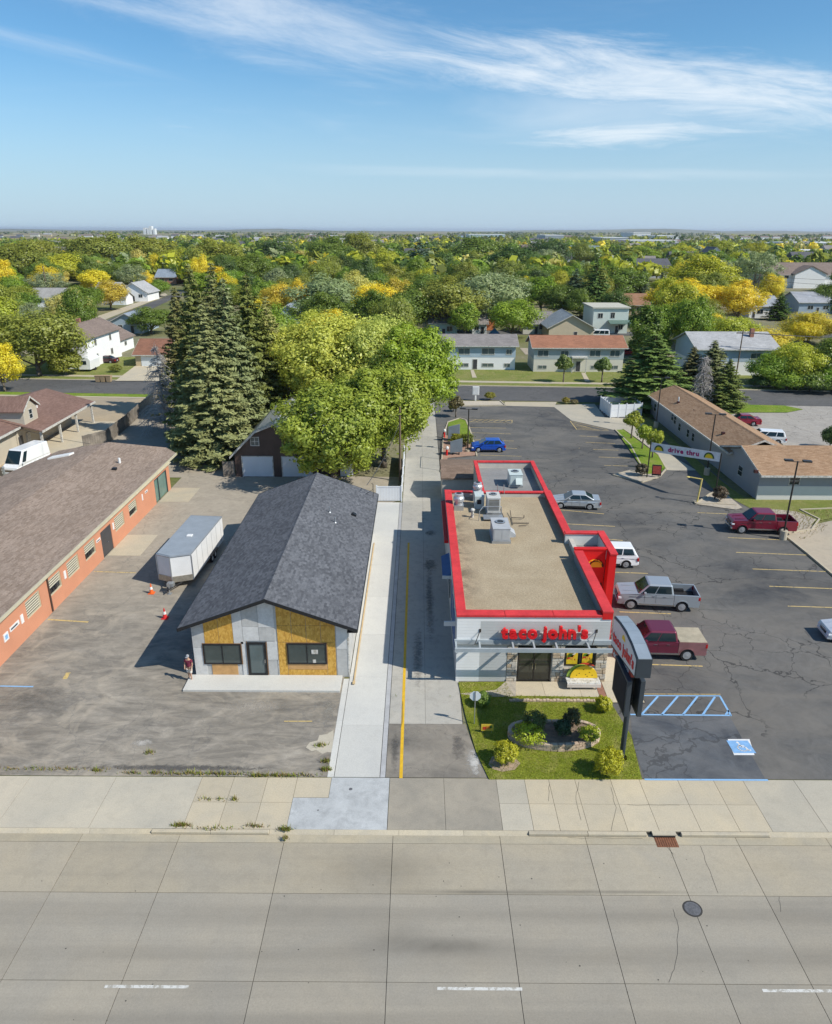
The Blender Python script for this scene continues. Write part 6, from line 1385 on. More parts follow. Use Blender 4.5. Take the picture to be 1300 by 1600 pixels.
# ================================================================== vehicles
TYRE = M('tyre_rubber', (0.016, 0.016, 0.017), .85); RIM = M('alloy_rim', (0.34, 0.35, 0.36), .35, metal=.3); LAMP = M('lamp_clear', (0.7, 0.72, 0.74), .15); TAIL = M('lamp_red', (0.42, 0.015, 0.015), .25)
CARG = M('car_glass', (0.012, 0.026, 0.032), .04, spec=.45); TRIM = M('black_plastic', (0.02, 0.02, 0.022), .6)
def paint(name, col, metal=.35): return M(name, col, .32, metal=metal, var=.05, scale=.5, coat=.6)
def arcpts(cx, cz, r, a0, a1, n=9): return [(cx + r * math.cos(R(a0 + (a1 - a0) * k / n)), cz + r * math.sin(R(a0 + (a1 - a0) * k / n))) for k in range(n + 1)]
def vehicle(name, label, cat, near_front, near_rear, mat, W, wb, wr, fo, ro, top, belt, roof, inset=(.06, .24), sill=.26, bed=None, cover=None, nwin=2, lower=None, group=None, side='near', pillars=(.46,), rackless=True, h_in=0):
    """near_front / near_rear: where the wheels on the camera side touch the ground; top: hood-to-tail line (x, z); belt, roof: cabin corners"""
    pf, pr = Vector(near_front), Vector(near_rear); pf.z = pr.z = 0
    fw = (pf - pr).normalized(); pp = Vector((-fw.y, fw.x, 0)); pp = pp if pp.y > 0 else -pp
    c = (pf + pr) / 2 + pp * (W / 2 - .1)
    t = thing(name, label, cat, (c.x, c.y, .012), math.atan2(fw.y, fw.x), group, world=False)
    hw = W / 2; xf, xr = wb / 2, -wb / 2; F, B = xf + fo, xr - ro; ra = wr * 1.16
    def ring(x0, x1, topl):
        p = list(topl)
        p += [(x1, sill + .12), (x1 + .05, sill)]
        for cx in (xr, xf):
            if x1 < cx < x0: p += [(cx - ra, sill)] + arcpts(cx, wr, ra, 180 + math.degrees(math.asin((wr - sill) / ra)) - 0, -math.degrees(math.asin((wr - sill) / ra)), 9)[0:] + [(cx + ra, sill)]
        p += [(x0 - .05, sill), (x0, sill + .12)]
        return p
    def side_solid(pts, y0, y1, nm, m, bev=.05):
        b = MB().extr([(x, y0, z) for x, z in pts], (0, y1 - y0, 0)); e = .75
        def tp(x, y, z):                     # plan taper to nose and tail, tumblehome above the waist
            k = 1 - .10 * max(0, (x - (F - e)) / e) ** 2 - (.06 * max(0, ((B + e) - x) / e) ** 2 if bed is None else 0) - .035 * max(0, (z - .75) / .35) * (bed is None)
            return (x, y * k, z)
        b.v = [tp(*q) for q in b.v]; return b.build(nm, m, t, bevel=bev)
    if bed is None: side_solid(ring(F, B, top), -hw, hw, 'body', mat, .07)
    else:
        xb, zf, zb = bed
        cabtop = [p for p in top if p[0] > xb] + [(xb, top[-1][1])]
        q = ring(F, xb + .0, cabtop); q = [p for p in q]
        side_solid(q, -hw, hw, 'body', mat, .07)
        bp_ = ring(xb - .03, B, [(xb - .03, zb), (B, zb)])
        bedm = MB().box(B + .08, xb - .04, -hw + .1, hw - .1, zf - .25, zf).build('bed_floor', TRIM, t)
        for s in (-1, 1): side_solid(bp_, s * hw, s * (hw - .1), 'bed_side', lower or mat, .03)
        MB().box(B - .03, B + .06, -hw + .1, hw - .1, sill + .25, zb - .02).build('tailgate', lower or mat, t, bevel=.02)
        MB().box(xb - .1, xb - .035, -hw + .1, hw - .1, zf, zb).build('bed_front', TRIM, t)
        for s in (-1, 1): MB().box(xr - .45, xr + .45, s * (hw - .32), s * (hw - .1), zf, zf + .22).build('wheel_well', TRIM, t)
        if cover: MB().box(B + .02, xb - .05, -hw + .04, hw - .04, zb + .004, zb + .05).build('bed_cover', cover, t, bevel=.02)
    # cabin
    (b0, b1), zb_ = belt; (r0, r1), zr_ = roof; hb, hr = hw - inset[0], hw - inset[1]
    lo = [(b1, -hb, zb_ - .02), (b0, -hb, zb_ - .02), (b0, hb, zb_ - .02), (b1, hb, zb_ - .02)]
    hi = [(r1, -hr, zr_), (r0, -hr, zr_), (r0, hr, zr_), (r1, hr, zr_)]
    MB().hexa(lo, hi).build('cabin', mat, t, bevel=.11, seg=3)
    def pane(q, nm='window'):
        q = [Vector(p) for p in q]; n = (q[1] - q[0]).cross(q[3] - q[0]).normalized(); ce = sum(q, Vector()) / 4
        if n.dot(ce - Vector(((b0 + b1) / 2, 0, zb_ - .4))) < 0: n = -n
        MB().extr([tuple(p + n * .004) for p in q], tuple(n * .012)).build(nm, CARG, t)
    def lerp(a, b, k): return Vector(a) + (Vector(b) - Vector(a)) * k
    def quad(A, Bv, Cv, D, u0, u1, v0, v1):
        f = lambda u, v: lerp(lerp(A, Bv, u), lerp(D, Cv, u), v); return [f(u0, v0), f(u1, v0), f(u1, v1), f(u0, v1)]
    pane(quad(lo[1], lo[2], hi[2], hi[1], .05, .95, .06, .93), 'windshield')
    pane(quad(lo[3], lo[0], hi[0], hi[3], .08, .92, .22, .88), 'rear_window')
    cuts = [.05] + list(pillars) + [.95] if nwin > 1 else [.80, .95]
    for s in ((lo[0], lo[1], hi[1], hi[0]), (lo[3], lo[2], hi[2], hi[3])):
        for a, b in zip(cuts[:-1], cuts[1:]): pane(quad(*s, a + .015, b - .015, .12, .86), 'side_window')
    for cx in (xf, xr):
        for s in (-1, 1):
            w = MB().lathe((cx, s * (hw - .22), wr), [(wr * .62, 0), (wr * .95, 0), (wr, .03), (wr, .17), (wr * .94, .2), (wr * .66, .2)], 18, axis=(0, s, 0)).build('wheel', TYRE, t)
            MB().lathe((cx, s * (hw - .22), wr), [(wr * .60, .19), (wr * .66, .206), (wr * .62, .216), (wr * .52, .212), (wr * .2, .222), (wr * .1, .235)], 12, axis=(0, s, 0)).build('rim', RIM, w)
            MB().box(cx - ra * .9, cx + ra * .9, s * (hw - .5), s * (hw - .23), sill + .02, wr + ra * .85).build('wheel_housing', TRIM, t)
    zf = [z for x, z in top if x > F - .25] or [top[0][1]]; zh = top[0][1]; zt_ = (bed[2] if bed else top[-1][1])
    for s in (-1, 1):
        MB().box(F - .22, F - .01 + .03, s * (hw - .42), s * (hw - .03), zh - .2, zh - .05).build('headlight', LAMP, t, bevel=.02)
        MB().box(B - .035, B + .12, s * (hw - .18), s * (hw + .008), zt_ - .38, zt_ - .1).build('tail_light', TAIL, t, bevel=.02)
        MB().box(b0 - .55, b0 - .38, s * (hw - .03), s * (hw + .17), zb_ + .02, zb_ + .2).build('mirror', mat, t, bevel=.03)
        MB().box(xr + ra + .05, xf - ra - .05, s * (hw - .02), s * (hw + .015), sill + .02, sill + .14).build('side_sill', TRIM if bed is None else CHROME, t)
        for k in (.18, -.62): 
            x = b0 + (b1 - b0) * .5 + k; MB().box(x - .1, x + .1, s * hw - .005, s * (hw + .025), zb_ - .16, zb_ - .12).build('door_handle', mat if bed is None else CHROME, t)
            MB().box(x + .62, x + .635, s * hw - .003, s * (hw + .004), sill + .2, zb_ - .03).build('door_gap', TRIM, t)
    zw = top[2][1] if len(top) > 2 else zh
    for s in (-1, 1):
        for cx in (xf, xr):
            q = arcpts(cx, wr, ra * 1.03, 172, 8, 10); mb = MB()
            for (xa, za), (xb_, zb2) in zip(q[:-1], q[1:]): mb.extr([(xa, s * (hw - .02), za), (xb_, s * (hw - .02), zb2), (cx + (xb_ - cx) * 1.12, s * (hw - .02), wr + (zb2 - wr) * 1.12), (cx + (xa - cx) * 1.12, s * (hw - .02), wr + (za - wr) * 1.12)], (0, s * .045, 0))
            mb.build('arch_lip', mat if bed is None else (lower or mat), t)
        MB().box(b1 + .05, F - .75, s * (hw * .985), s * (hw + .004), zb_ - .26, zb_ - .245).build('crease', TRIM, t)
        MB().box(b0 - .02, F - .35, s * hw * .42 - .01, s * hw * .42 + .01, zb_ - .03, zb_ - .0 if bed is None else zb_ + .002).build('bonnet_crease', mat, t)
    for k in range(3): MB().box(F + .028, F + .04, -hw + .52, hw - .52, sill + .28 + k * .12, sill + .31 + k * .12).build('grille_bar', CHROME, t)
    MB().box(F - .05, F + .03, -hw + .5, hw - .5, sill + .22, zh - .08).build('grille', TRIM, t)
    MB().box(F - .1, F + .06, -hw + .08, hw - .08, sill + .0, sill + .2).build('bumper', mat if bed is None else CHROME, t, bevel=.03)
    MB().box(B - .07, B + .1, -hw + .08, hw - .08, sill + .02, sill + .22).build('bumper', mat if bed is None else CHROME, t, bevel=.03)
    MB().box(B - .08, B - .03, -.26, .26, sill + .3, sill + .43).build('licence_plate', SIGNW, t)
    return t
def sedan(label, a, b, col, nm='parked_car', W=1.84, g='cars parked on the lots', wb=2.88):
    return vehicle(nm, label, 'car', a, b, col, W, wb, .335, .86, 1.08, [(2.28, .72), (2.2, .84), (1.0, 1.02), (-1.7, 1.08), (-2.4, 1.1), (-2.5, .96)], ((1.08, -2.0), 1.03), ((.25, -.95), 1.54), pillars=(.46,), group=g)
sedan('silver four-door sedan parked nose-in beside the restaurant', G(875, 795), G(921, 797), paint('silver_paint', (0.44, 0.47, 0.485)))
vehicle('parked_car', 'bright blue hatchback parked beside the planted island behind the restaurant', 'car', G(743, 707), G(784, 707), paint('blue_car_paint', (0.012, 0.09, 0.50)), 1.82, 2.65, .33, .82, .76, [(2.12, .74), (2.05, .86), (1.05, 1.06), (-1.9, 1.1), (-2.06, 1.02)], ((1.2, -1.95), 1.05), ((.3, -1.4), 1.56), pillars=(.42, .74), group='cars parked on the lots')
p = G(977, 888)
vehicle('parked_car', 'white sport utility car half hidden behind the red entrance tower', 'car', p + Vector((-2.89, .15, 0)), p, paint('white_car_paint', (0.76, 0.77, 0.77), .0), 1.88, 2.89, .36, .92, 1.0, [(2.32, .82), (2.22, .96), (1.1, 1.1), (-2.2, 1.14), (-2.42, 1.06)], ((1.18, -2.36), 1.14), ((.3, -2.0), 1.78), sill=.3, pillars=(.36, .68), group='cars parked on the lots')
TRK = dict(W=2.0, wb=3.645, wr=.41, fo=.95, ro=1.22, top=[(2.74, 1.06), (2.64, 1.24), (1.3, 1.33), (-1.2, 1.36)], belt=((1.38, -1.2), 1.33), roof=((.62, -1.04), 2.04), inset=(.05, .19), sill=.44, bed=(-1.2, .82, 1.36), pillars=(.54,), group='pickup trucks on the lots')
vehicle('pickup_truck', 'silver crew-cab pickup with an open black bed beside the restaurant', 'pickup truck', G(985, 952), G(1063, 956), paint('silver_truck_paint', (0.38, 0.42, 0.445)), **TRK)
p = G(1071, 1032)
vehicle('pickup_truck', 'dusty maroon pickup with a tan bed cover nearest the pylon sign', 'pickup truck', p + Vector((-3.63, .14, 0)), p, paint('maroon_paint', (0.17, 0.025, 0.05)), **dict(TRK, lower=M('dusty_maroon', (0.22, 0.10, 0.10), .6, var=.25, scale=1.2), cover=M('tan_cover', (0.37, 0.325, 0.235), .8, var=.2, fine=.1)))
vehicle('pickup_truck', 'dark red crew-cab pickup beside the tall lamp at the right kerb', 'pickup truck', G(1160, 834), G(1219, 836), paint('dark_red_paint', (0.22, 0.012, 0.035)), **TRK)
sedan('pale silver car at the right edge, only its nose in view', Vector((28.75, 43.75, 0)), Vector((31.6, 43.5, 0)), paint('pale_silver_paint', (0.60, 0.63, 0.66)))
p = G(1176, 666); sedan('red sedan on the worn lot behind the tan-roofed building', p + Vector((-2.8, .35, 0)), p, paint('red_car_paint', (0.33, 0.015, 0.035)))
p = G(1214, 695)
vehicle('parked_car', 'white minivan just beyond the ridge of the tan-roofed building', 'minivan', p + Vector((-2.9, .7, 0)), p, MATS['white_car_paint'], 1.98, 3.05, .34, .95, 1.0, [(2.45, .75), (2.35, .9), (1.6, 1.05), (-2.4, 1.1), (-2.52, 1.0)], ((1.75, -2.46), 1.04), ((.6, -2.2), 1.72), sill=.28, pillars=(.3, .64), group='cars parked on the lots')
VW = MATS['white_car_paint']
vehicle('cargo_van', 'tall white cargo van parked beside the porch house', 'van', Vector((-45.0, 79.6, 0)), Vector((-44.2, 83.4, 0)), VW, 2.1, 3.8, .36, .95, 1.1, [(2.83, .85), (2.75, 1.05), (2.2, 1.3), (-2.9, 1.32), (-3.0, 1.2)], ((2.3, -2.95), 1.28), ((1.35, -2.85), 2.75), inset=(.03, .14), sill=.32, nwin=1)
p = G(178, 568); sedan('dark maroon car parked in the yard of the two-storey white house', G(152, 568) + Vector((0, 0, 0)), G(152, 568) + Vector((2.9, -.2, 0)), paint('brown_car_paint', (0.07, 0.02, 0.025)), wb=2.9)
p = G(990, 556); sedan('bright red car beyond the rust-roofed duplex', p + Vector((-2.9, 0, 0)), p, paint('bright_red_paint', (0.45, 0.02, 0.03)))
p = G(945, 530); vehicle('parked_van', 'white van parked in front of the pale green house', 'van', p + Vector((-3.0, .2, 0)), p, VW, 2.05, 3.3, .36, .95, 1.1, [(2.5, .85), (2.45, 1.05), (2.0, 1.3), (-2.6, 1.32), (-2.7, 1.2)], ((2.1, -2.65), 1.28), ((1.2, -2.5), 2.3), inset=(.03, .14), sill=.32, pillars=(.3, .6))
p = G(1070, 476); sedan('dark car parked among the golden trees, right', p, p + Vector((3, 0, 0)), paint('grey_car_paint', (0.10, 0.11, 0.12)))
# camper
cp = thing('camper_trailer', 'small white camper trailer parked against the two-storey white house', 'camper', G(137, 580))
a = G(137, 580); MB().extr([(a.x - 1.2, a.y - 1.2, .5), (a.x + 1.2, a.y - 1.2, .5), (a.x + 1.3, a.y - 1.2, 2.3), (a.x + .9, a.y - 1.2, 2.8), (a.x - 1.0, a.y - 1.2, 2.8), (a.x - 1.3, a.y - 1.2, 2.1)], (0, 4.5, 0)).build('shell', VW, cp, bevel=.06)
MB().box(a.x - .5, a.x + .5, a.y - 1.24, a.y - 1.2, 1.5, 2.2).build('window', CARG, cp)
for s in (-1, 1): MB().lathe((a.x + s * 1.05, a.y + 1, .34), [(.2, 0), (.34, .02), (.34, .2), (.2, .22)], 12, axis=(s, 0, 0)).build('wheel', TYRE, cp)
# enclosed cargo trailer
tr = thing('cargo_trailer', 'long white enclosed cargo trailer with a grey roof beside the unfinished house', 'trailer', (-18.8, 56, 0))
TW = M('trailer_white', (0.72, 0.72, 0.71), .4, var=.06, scale=1); TR = M('trailer_roof', (0.33, 0.36, 0.385), .45, var=.08, metal=.2)
tp = [(-20.32, 52.0), (-19.1, 51.45), (-17.62, 52.0), (-17.22, 60.0), (-20.02, 60.25)]
def inset(poly, k): cx = sum(p[0] for p in poly) / len(poly); cy = sum(p[1] for p in poly) / len(poly); return [(cx + (x - cx) * k, cy + (y - cy) * k) for x, y in poly]
MB().prism(tp, .52, 2.62).build('body', TW, tr, bevel=.02); MB().prism(inset(tp, 1.012), 2.625, 2.72).build('roof_trim', GALV, tr, bevel=.02); MB().prism(inset(tp, .97), 2.722, 2.75).build('roof', TR, tr)
MB().prism([(-20.35, 51.98), (-19.1, 51.40), (-17.6, 51.98), (-17.6, 52.0), (-19.1, 51.445), (-20.35, 52.0)], .53, 1.02).build('stone_guard', M('tread_plate', (0.42, 0.38, 0.31), .4, metal=.5, var=.25, scale=4), tr)
for k in range(6): y = 53.2 + k * 1.22; x = -17.62 + (y - 52) * .05; MB().box(x + .002, x + .012, y, y + .03, .56, 2.58).build('panel_seam', GALV, tr)
for x, y in ((-20.34, 51.99), (-17.6, 51.99), (-19.1, 51.42)): MB().box(x - .03, x + .03, y - .03, y + .03, .54, 2.6).build('corner_trim', GALV, tr)
MB().box(-18.95, -18.5, 55.3, 55.75, 2.752, 2.84).build('roof_vent', SIGNW, tr, bevel=.03)
for s, x0 in ((1, -17.35), (-1, -20.16)):
    for y in (56.4, 57.3):
        w = MB().lathe((x0 - s * .15, y, .36), [(.2, 0), (.34, .01), (.36, .04), (.36, .2), (.33, .22), (.2, .2)], 16, axis=(s, 0, 0)).build('wheel', TYRE, tr); MB().lathe((x0 - s * .15, y, .36), [(.2, .1), (.2, .205), (.07, .21)], 12, axis=(s, 0, 0)).build('rim', SIGNW, w)
    MB().box(x0 - .02, x0 + s * .16, 55.9, 57.8, .74, .78).build('fender', TRIM, tr)
MB().path([(-20.0, 52.2, .45), (-19.1, 50.35, .45)], .05).path([(-18.2, 52.2, .45), (-19.1, 50.35, .45)], .05).path([(-19.1, 51.4, .45), (-19.1, 50.2, .45)], .05).build('drawbar', TRIM, tr)
MB().tube((-19.1, 50.55, .04), (-19.1, 50.55, .95), .05, n=8).box(-19.25, -18.95, 50.4, 50.7, .0, .05).build('jack', GALV, tr); MB().box(-19.35, -18.85, 50.75, 51.2, .45, .75).build('coupler_box', GALV, tr)
# ================================================================== cones, person
for px, py, col, lab in ((237, 927, (0.75, 0.13, 0.02), 'orange traffic cone with a white collar in front of the trailer'), (258, 966, (0.60, 0.03, 0.03), 'red traffic cone with a white collar at the edge of the house shadow')):
    p = G(px, py); t = thing('traffic_cone', lab, 'traffic cone', p, group='traffic cones'); m = M('cone_%d' % px, col, .5, var=.05)
    MB().box(p.x - .22, p.x + .22, p.y - .22, p.y + .22, 0, .05).build('base', m, t); MB().lathe(p, [(.17, .05), (.09, .45), (.035, .8), (.03, .82)], 14).build('cone', m, t); MB().lathe(p, [(.125, .36), (.088, .56), (.07, .56)], 14).build('collar', SIGNW, t)
def skin(name, verts, edges, radii, mat, parent, root=0, sub=2):
    me = bpy.data.meshes.new(name); me.from_pydata(verts, edges, []); me.materials.append(mat)
    o = bpy.data.objects.new(name, me); COL.objects.link(o); o.parent = parent
    o.modifiers.new('skin', 'SKIN')
    for i, v in enumerate(me.skin_vertices[0].data): v.radius = (radii[i], radii[i]) if isinstance(radii[i], (int, float)) else radii[i]; v.use_root = i == root
    m = o.modifiers.new('sub', 'SUBSURF'); m.levels = m.render_levels = sub
    bpy.context.view_layer.update()
    dm = bpy.data.meshes.new_from_object(o.evaluated_get(bpy.context.evaluated_depsgraph_get()))
    o.modifiers.clear(); o.data = dm; dm.materials.clear(); dm.materials.append(mat); dm.polygons.foreach_set('use_smooth', [True] * len(dm.polygons)); return o
pe = thing('person', 'person in grey cap, maroon top and pale shorts at the corner of the unfinished house', 'person', (-14.12, 38.92, 0), R(-12), world=False)
SKIN = M('skin_tone', (0.42, 0.25, 0.17), .6, var=.05)
V = [(0, 0, 1.0), (0, 0, 1.15), (0, .01, 1.35), (0, 0, 1.52), (0, -.01, 1.6), (0, -.02, 1.72), (0, -.02, 1.84), (.1, 0, .95), (.11, -.05, .54), (.11, -.02, .12), (.115, -.13, .05), (-.1, 0, .95), (-.1, .04, .54), (-.1, .09, .12), (-.105, -.02, .05),
     (.17, 0, 1.49), (.24, .02, 1.22), (.23, -.1, 1.0), (.22, -.15, .92), (-.17, 0, 1.49), (-.26, 0, 1.22), (-.2, -.15, 1.05), (-.16, -.2, 1.0)]
for s, b in ((1, 18), (-1, 22)):
    for q in range(5): V.append((V[b][0] + (q - 2) * .017, V[b][1] - .035, V[b][2] - (.075 if q else .04)))
Ed = [(0, 1), (1, 2), (2, 3), (3, 4), (4, 5), (5, 6), (0, 7), (7, 8), (8, 9), (9, 10), (0, 11), (11, 12), (12, 13), (13, 14), (3, 15), (15, 16), (16, 17), (17, 18), (3, 19), (19, 20), (20, 21), (21, 22)] + [(18, 23 + q) for q in range(5)] + [(22, 28 + q) for q in range(5)]
rad = [(.15, .11), (.14, .10), (.16, .115), (.12, .09), .055, .085, .07, .095, .065, .04, .04, .095, .065, .04, .04, .065, .048, .036, .034, .065, .048, .036, .034] + [.011] * 10
body = skin('body', V, Ed, rad, SKIN, pe)
skin('shirt', [(0, 0, .96), (0, 0, 1.15), (0, .01, 1.36), (0, 0, 1.53), (.18, 0, 1.49), (.22, .01, 1.32), (-.18, 0, 1.49), (-.23, 0, 1.32)], [(0, 1), (1, 2), (2, 3), (3, 4), (4, 5), (3, 6), (6, 7)], [(.18, .135), (.165, .125), (.185, .14), (.12, .10), .085, .075, .085, .075], M('maroon_cloth', (0.16, 0.02, 0.045), .9, var=.1), pe)
skin('shorts', [(0, 0, 1.02), (.105, -.01, .86), (.115, -.04, .56), (-.105, .01, .86), (-.105, .04, .56)], [(0, 1), (1, 2), (0, 3), (3, 4)], [(.175, .13), .115, .09, .115, .09], M('pale_cloth', (0.62, 0.58, 0.52), .9, var=.05), pe)
MB().lathe((0, -.02, 1.74), [(.098, .0), (.10, .05), (.085, .11), (.04, .145)], 14).box(-.07, .07, -.2, -.1, 1.745, 1.76).build('cap', M('grey_cloth', (0.30, 0.31, 0.33), .9), pe)
for s in (1, -1): MB().box(s * .11 - .045, s * .11 + .045, -.17 if s > 0 else -.07, .04 if s > 0 else .14, .0, .075).build('shoe', SIGNW, pe, bevel=.02)
for s in (-1, 1): MB().ball((s * .03, -.108, 1.735), .012, .01, .01, 6, 4).build('eye', TRIM, pe)
MB().ball((0, -.118, 1.70), .013, .022, .02, 6, 4).build('nose', SKIN, pe)
# ================================================================== street furniture
def lamp(label, base, top_z, ped=.85, ang=0.0):
    t = thing('lot_lamp', label, 'lamp post', base, 0, 'lamp posts of the lots'); x, y = base[0], base[1]
    MB().lathe((x, y, 0), [(.33, 0), (.31, ped)], 14).build('pedestal', KERB, t)
    MB().tube((x, y, ped), (x, y, top_z), .085, .07, 8).build('pole', DKF, t)
    ca, sa = math.cos(ang), math.sin(ang)
    for s in (-1, 1):
        hx, hy = x + s * .75 * ca, y + s * .75 * sa
        MB().tube((x, y, top_z - .06), (hx, hy, top_z - .02), .035, n=6).build('arm', DKF, t)
        h = MB().extr([(-.36, -.24, -.02), (.36, -.24, -.02), (.36, .24, -.02), (-.36, .24, -.02)], (0, 0, .14)).xf(Matrix.Translation((hx, hy, top_z)) @ Matrix.Rotation(ang, 4, 'Z')).build('lamp_head', DKF, t, bevel=.02)
        MB().box(hx - .28, hx + .28, hy - .18, hy + .18, top_z - .035, top_z - .021).build('lens', SIGNW, h)
lamp('tall twin-headed lamp on a round concrete foot by the dark red pickup', (33.2, 61.9, 0), 7.4, ang=R(-12))
lamp('twin-headed lamp on a concrete foot behind the drive-through banner', (33.1, 80.7, 0), 7.1, ang=R(-12))
lamp('twin-headed lamp on a concrete foot nearest the dumpster enclosure', (33.8, 102.5, 0), 7.1, ang=R(-12))
lamp('twin-headed lamp without a tall foot beside the blue hatchback', (6.2, 89.8, 0), 5.5, .3, ang=R(-12))
# banner over the drive-through entry
bt = thing('banner', 'white drive-through banner with magenta words and two taco badges between two dark poles', 'banner', (28.4, 76, 0))
PL, PR_ = Vector((25.9, 79.5, 0)), Vector((30.95, 72.5, 0)); rt = (PR_ - PL).normalized(); nb = rt.cross(Vector((0, 0, 1)))
MB().tube(PL, PL + Vector((0, 0, 4.35)), .07, n=8).build('pole', DKF, bt); MB().tube(PR_, PR_ + Vector((0, 0, 5.0)), .07, n=8).build('pole', DKF, bt)
zl0, zl1 = GY(1018, 705, 79.5).z, GY(1018, 691, 79.5).z; zr0, zr1 = GY(1124, 722, 72.5).z, GY(1126, 708, 72.5).z
upv = ((PR_ + Vector((0, 0, zr0))) - (PL + Vector((0, 0, zl0)))).normalized()
A0, A1, B0, B1 = PL + rt * .1 + Vector((0, 0, zl0)), PL + rt * .1 + Vector((0, 0, zl1)), PR_ - rt * .1 + Vector((0, 0, zr0)), PR_ - rt * .1 + Vector((0, 0, zr1))
MB().extr([tuple(A0), tuple(B0), tuple(B1), tuple(A1)], tuple(nb * .02)).build('sheet', M('banner_white', (0.70, 0.71, 0.72), .6), bt)
rr = (B0 - A0).normalized(); uu = (nb.cross(rr)).normalized(); uu = uu if uu.z > 0 else -uu; h = (A1 - A0).length; LBn = (B0 - A0).length
lettering('drive thru', A0 + rr * (LBn * .27) + uu * (h * .27) + nb * .035, rr, uu, h * .66, .02, M('magenta_ink', (0.42, 0.02, 0.14), .6), bt, bold=.03, width=LBn * .45, gap=.07)
for k in (.13, .86):
    c_ = A0 + rr * (LBn * k) + uu * (h * .22) + nb * .03
    for r_, m_, d_, c2 in ((.47, DKB, .012, 0), (.40, M('badge_green', (0.12, .3, .04), .6), .016, 0), (.33, YEL, .02, 0)):
        mb = MB(); halfdisc(mb, c_ - nb * d_ * 0, r_ * h * 1.25, d_ + .004, rr, uu, 14, 0, 180); mb.build('badge', m_, bt)
# clearance bar
cb_ = thing('clearance_bar', 'yellow height bar on an angled yellow post at the drive-through entry', 'clearance bar', (28.7, 71.3, 0))
CYL = M('pale_yellow_paint', (0.66, 0.52, 0.16), .5)
MB().box(28.4, 29.0, 71.0, 71.6, 0, .16).build('foot', KERB, cb_); MB().tube((28.7, 71.3, .16), (28.9, 71.4, 2.6), .09, n=8).build('post', CYL, cb_); MB().tube((28.9, 71.4, 2.56), (27.7, 72.0, 2.62), .06, n=8).ball((27.7, 72.0, 2.6), .2, .2, .08, 10, 6).build('arm', CYL, cb_)
# A-frame sign
p = G(1024, 746); af = thing('sandwich_board', 'small red menu board on a stand under the banner pole', 'sign', p)
MB().extr([(p.x - .5, p.y - .1, .3), (p.x + .5, p.y - .35, .3), (p.x + .5, p.y - .2, 1.5), (p.x - .5, p.y + .05, 1.5)], (.03, .1, 0)).build('frame', BLACK, af); MB().extr([(p.x - .42, p.y - .13, .5), (p.x + .42, p.y - .34, .5), (p.x + .42, p.y - .24, 1.4), (p.x - .42, p.y - .03, 1.4)], (-.005, -.02, 0)).build('print', M('board_red', (0.35, 0.06, 0.04), .6, var=.4, scale=6), af)
for dx in (-.45, .45): MB().tube((p.x + dx, p.y - .2, 0), (p.x + dx, p.y - .1, .4), .03, n=5).build('leg', BLACK, af)
# menu boards, order post
def menu(label, pxl, pxr, pyb, h, skew):
    a, b = G(pxl, pyb), G(pxr, pyb); t = thing('menu_board', label, 'menu board', ((a.x + b.x) / 2, a.y, 0), group='drive-through menu boards')
    MB().extr([(a.x, a.y, .35), (b.x, b.y + .4, .35), (b.x, b.y + .4, h + skew), (a.x, a.y, h)], (.05, .22, 0)).build('cabinet', M('slate_metal', (0.13, 0.155, 0.18), .45), t, bevel=.02)
    for q in (.25, .75): x = a.x + (b.x - a.x) * q; MB().box(x - .06, x + .06, a.y + .12, a.y + .3, 0, .36).build('leg', BLACK, t)
menu('farther slate-grey menu board beside the grass island', 700, 718, 690, 2.0, .25)
menu('nearer slate-grey menu board behind the restaurant shed', 703, 722, 712, 1.8, .3)
for px, py, lab in ((694, 684, 'farther red order post with a white head by the menu boards'), (698, 712, 'nearer red order post with a white head by the menu boards')):
    p = G(px, py); t = thing('order_post', lab, 'bollard', p, group='red order posts'); MB().tube(p, p + Vector((0, 0, .75)), .13, n=10).build('post', RED, t); MB().ball(p + Vector((.05, 0, .98)), .2, .16, .25, 10, 8).build('head', SIGNW, t)
MB_ = thing('kerb_rail', 'dark rail post at the lane edge beside the menu boards', 'post', G(688, 735)); p = G(688, 735); MB().tube(p, p + Vector((0, 0, 2.4)), .05, n=6).build('post', BLACK, MB_); MB().tube(p + Vector((0, 0, 2.4)), p + Vector((.1, 4.5, 2.4)), .04, n=6).tube(p + Vector((.1, 4.5, 0)), p + Vector((.1, 4.5, 2.4)), .05, n=6).build('rail', BLACK, MB_)
# back street monument sign
p = G(743, 626); ms = thing('monument_sign', 'pale square sign on a white post beside the back street', 'sign', p)
MB().box(p.x - .13, p.x + .13, p.y - .1, p.y + .1, 0, 1.0).build('post', SIGNW, ms); MB().box(p.x - .55, p.x + .55, p.y - .14, p.y + .14, .95, 2.35).build('panel', SIGNW, ms, bevel=.03); MB().box(p.x - .44, p.x + .44, p.y - .165, p.y - .142, 1.05, 2.25).build('face', M('sign_pale', (0.55, 0.57, 0.58), .5), ms)
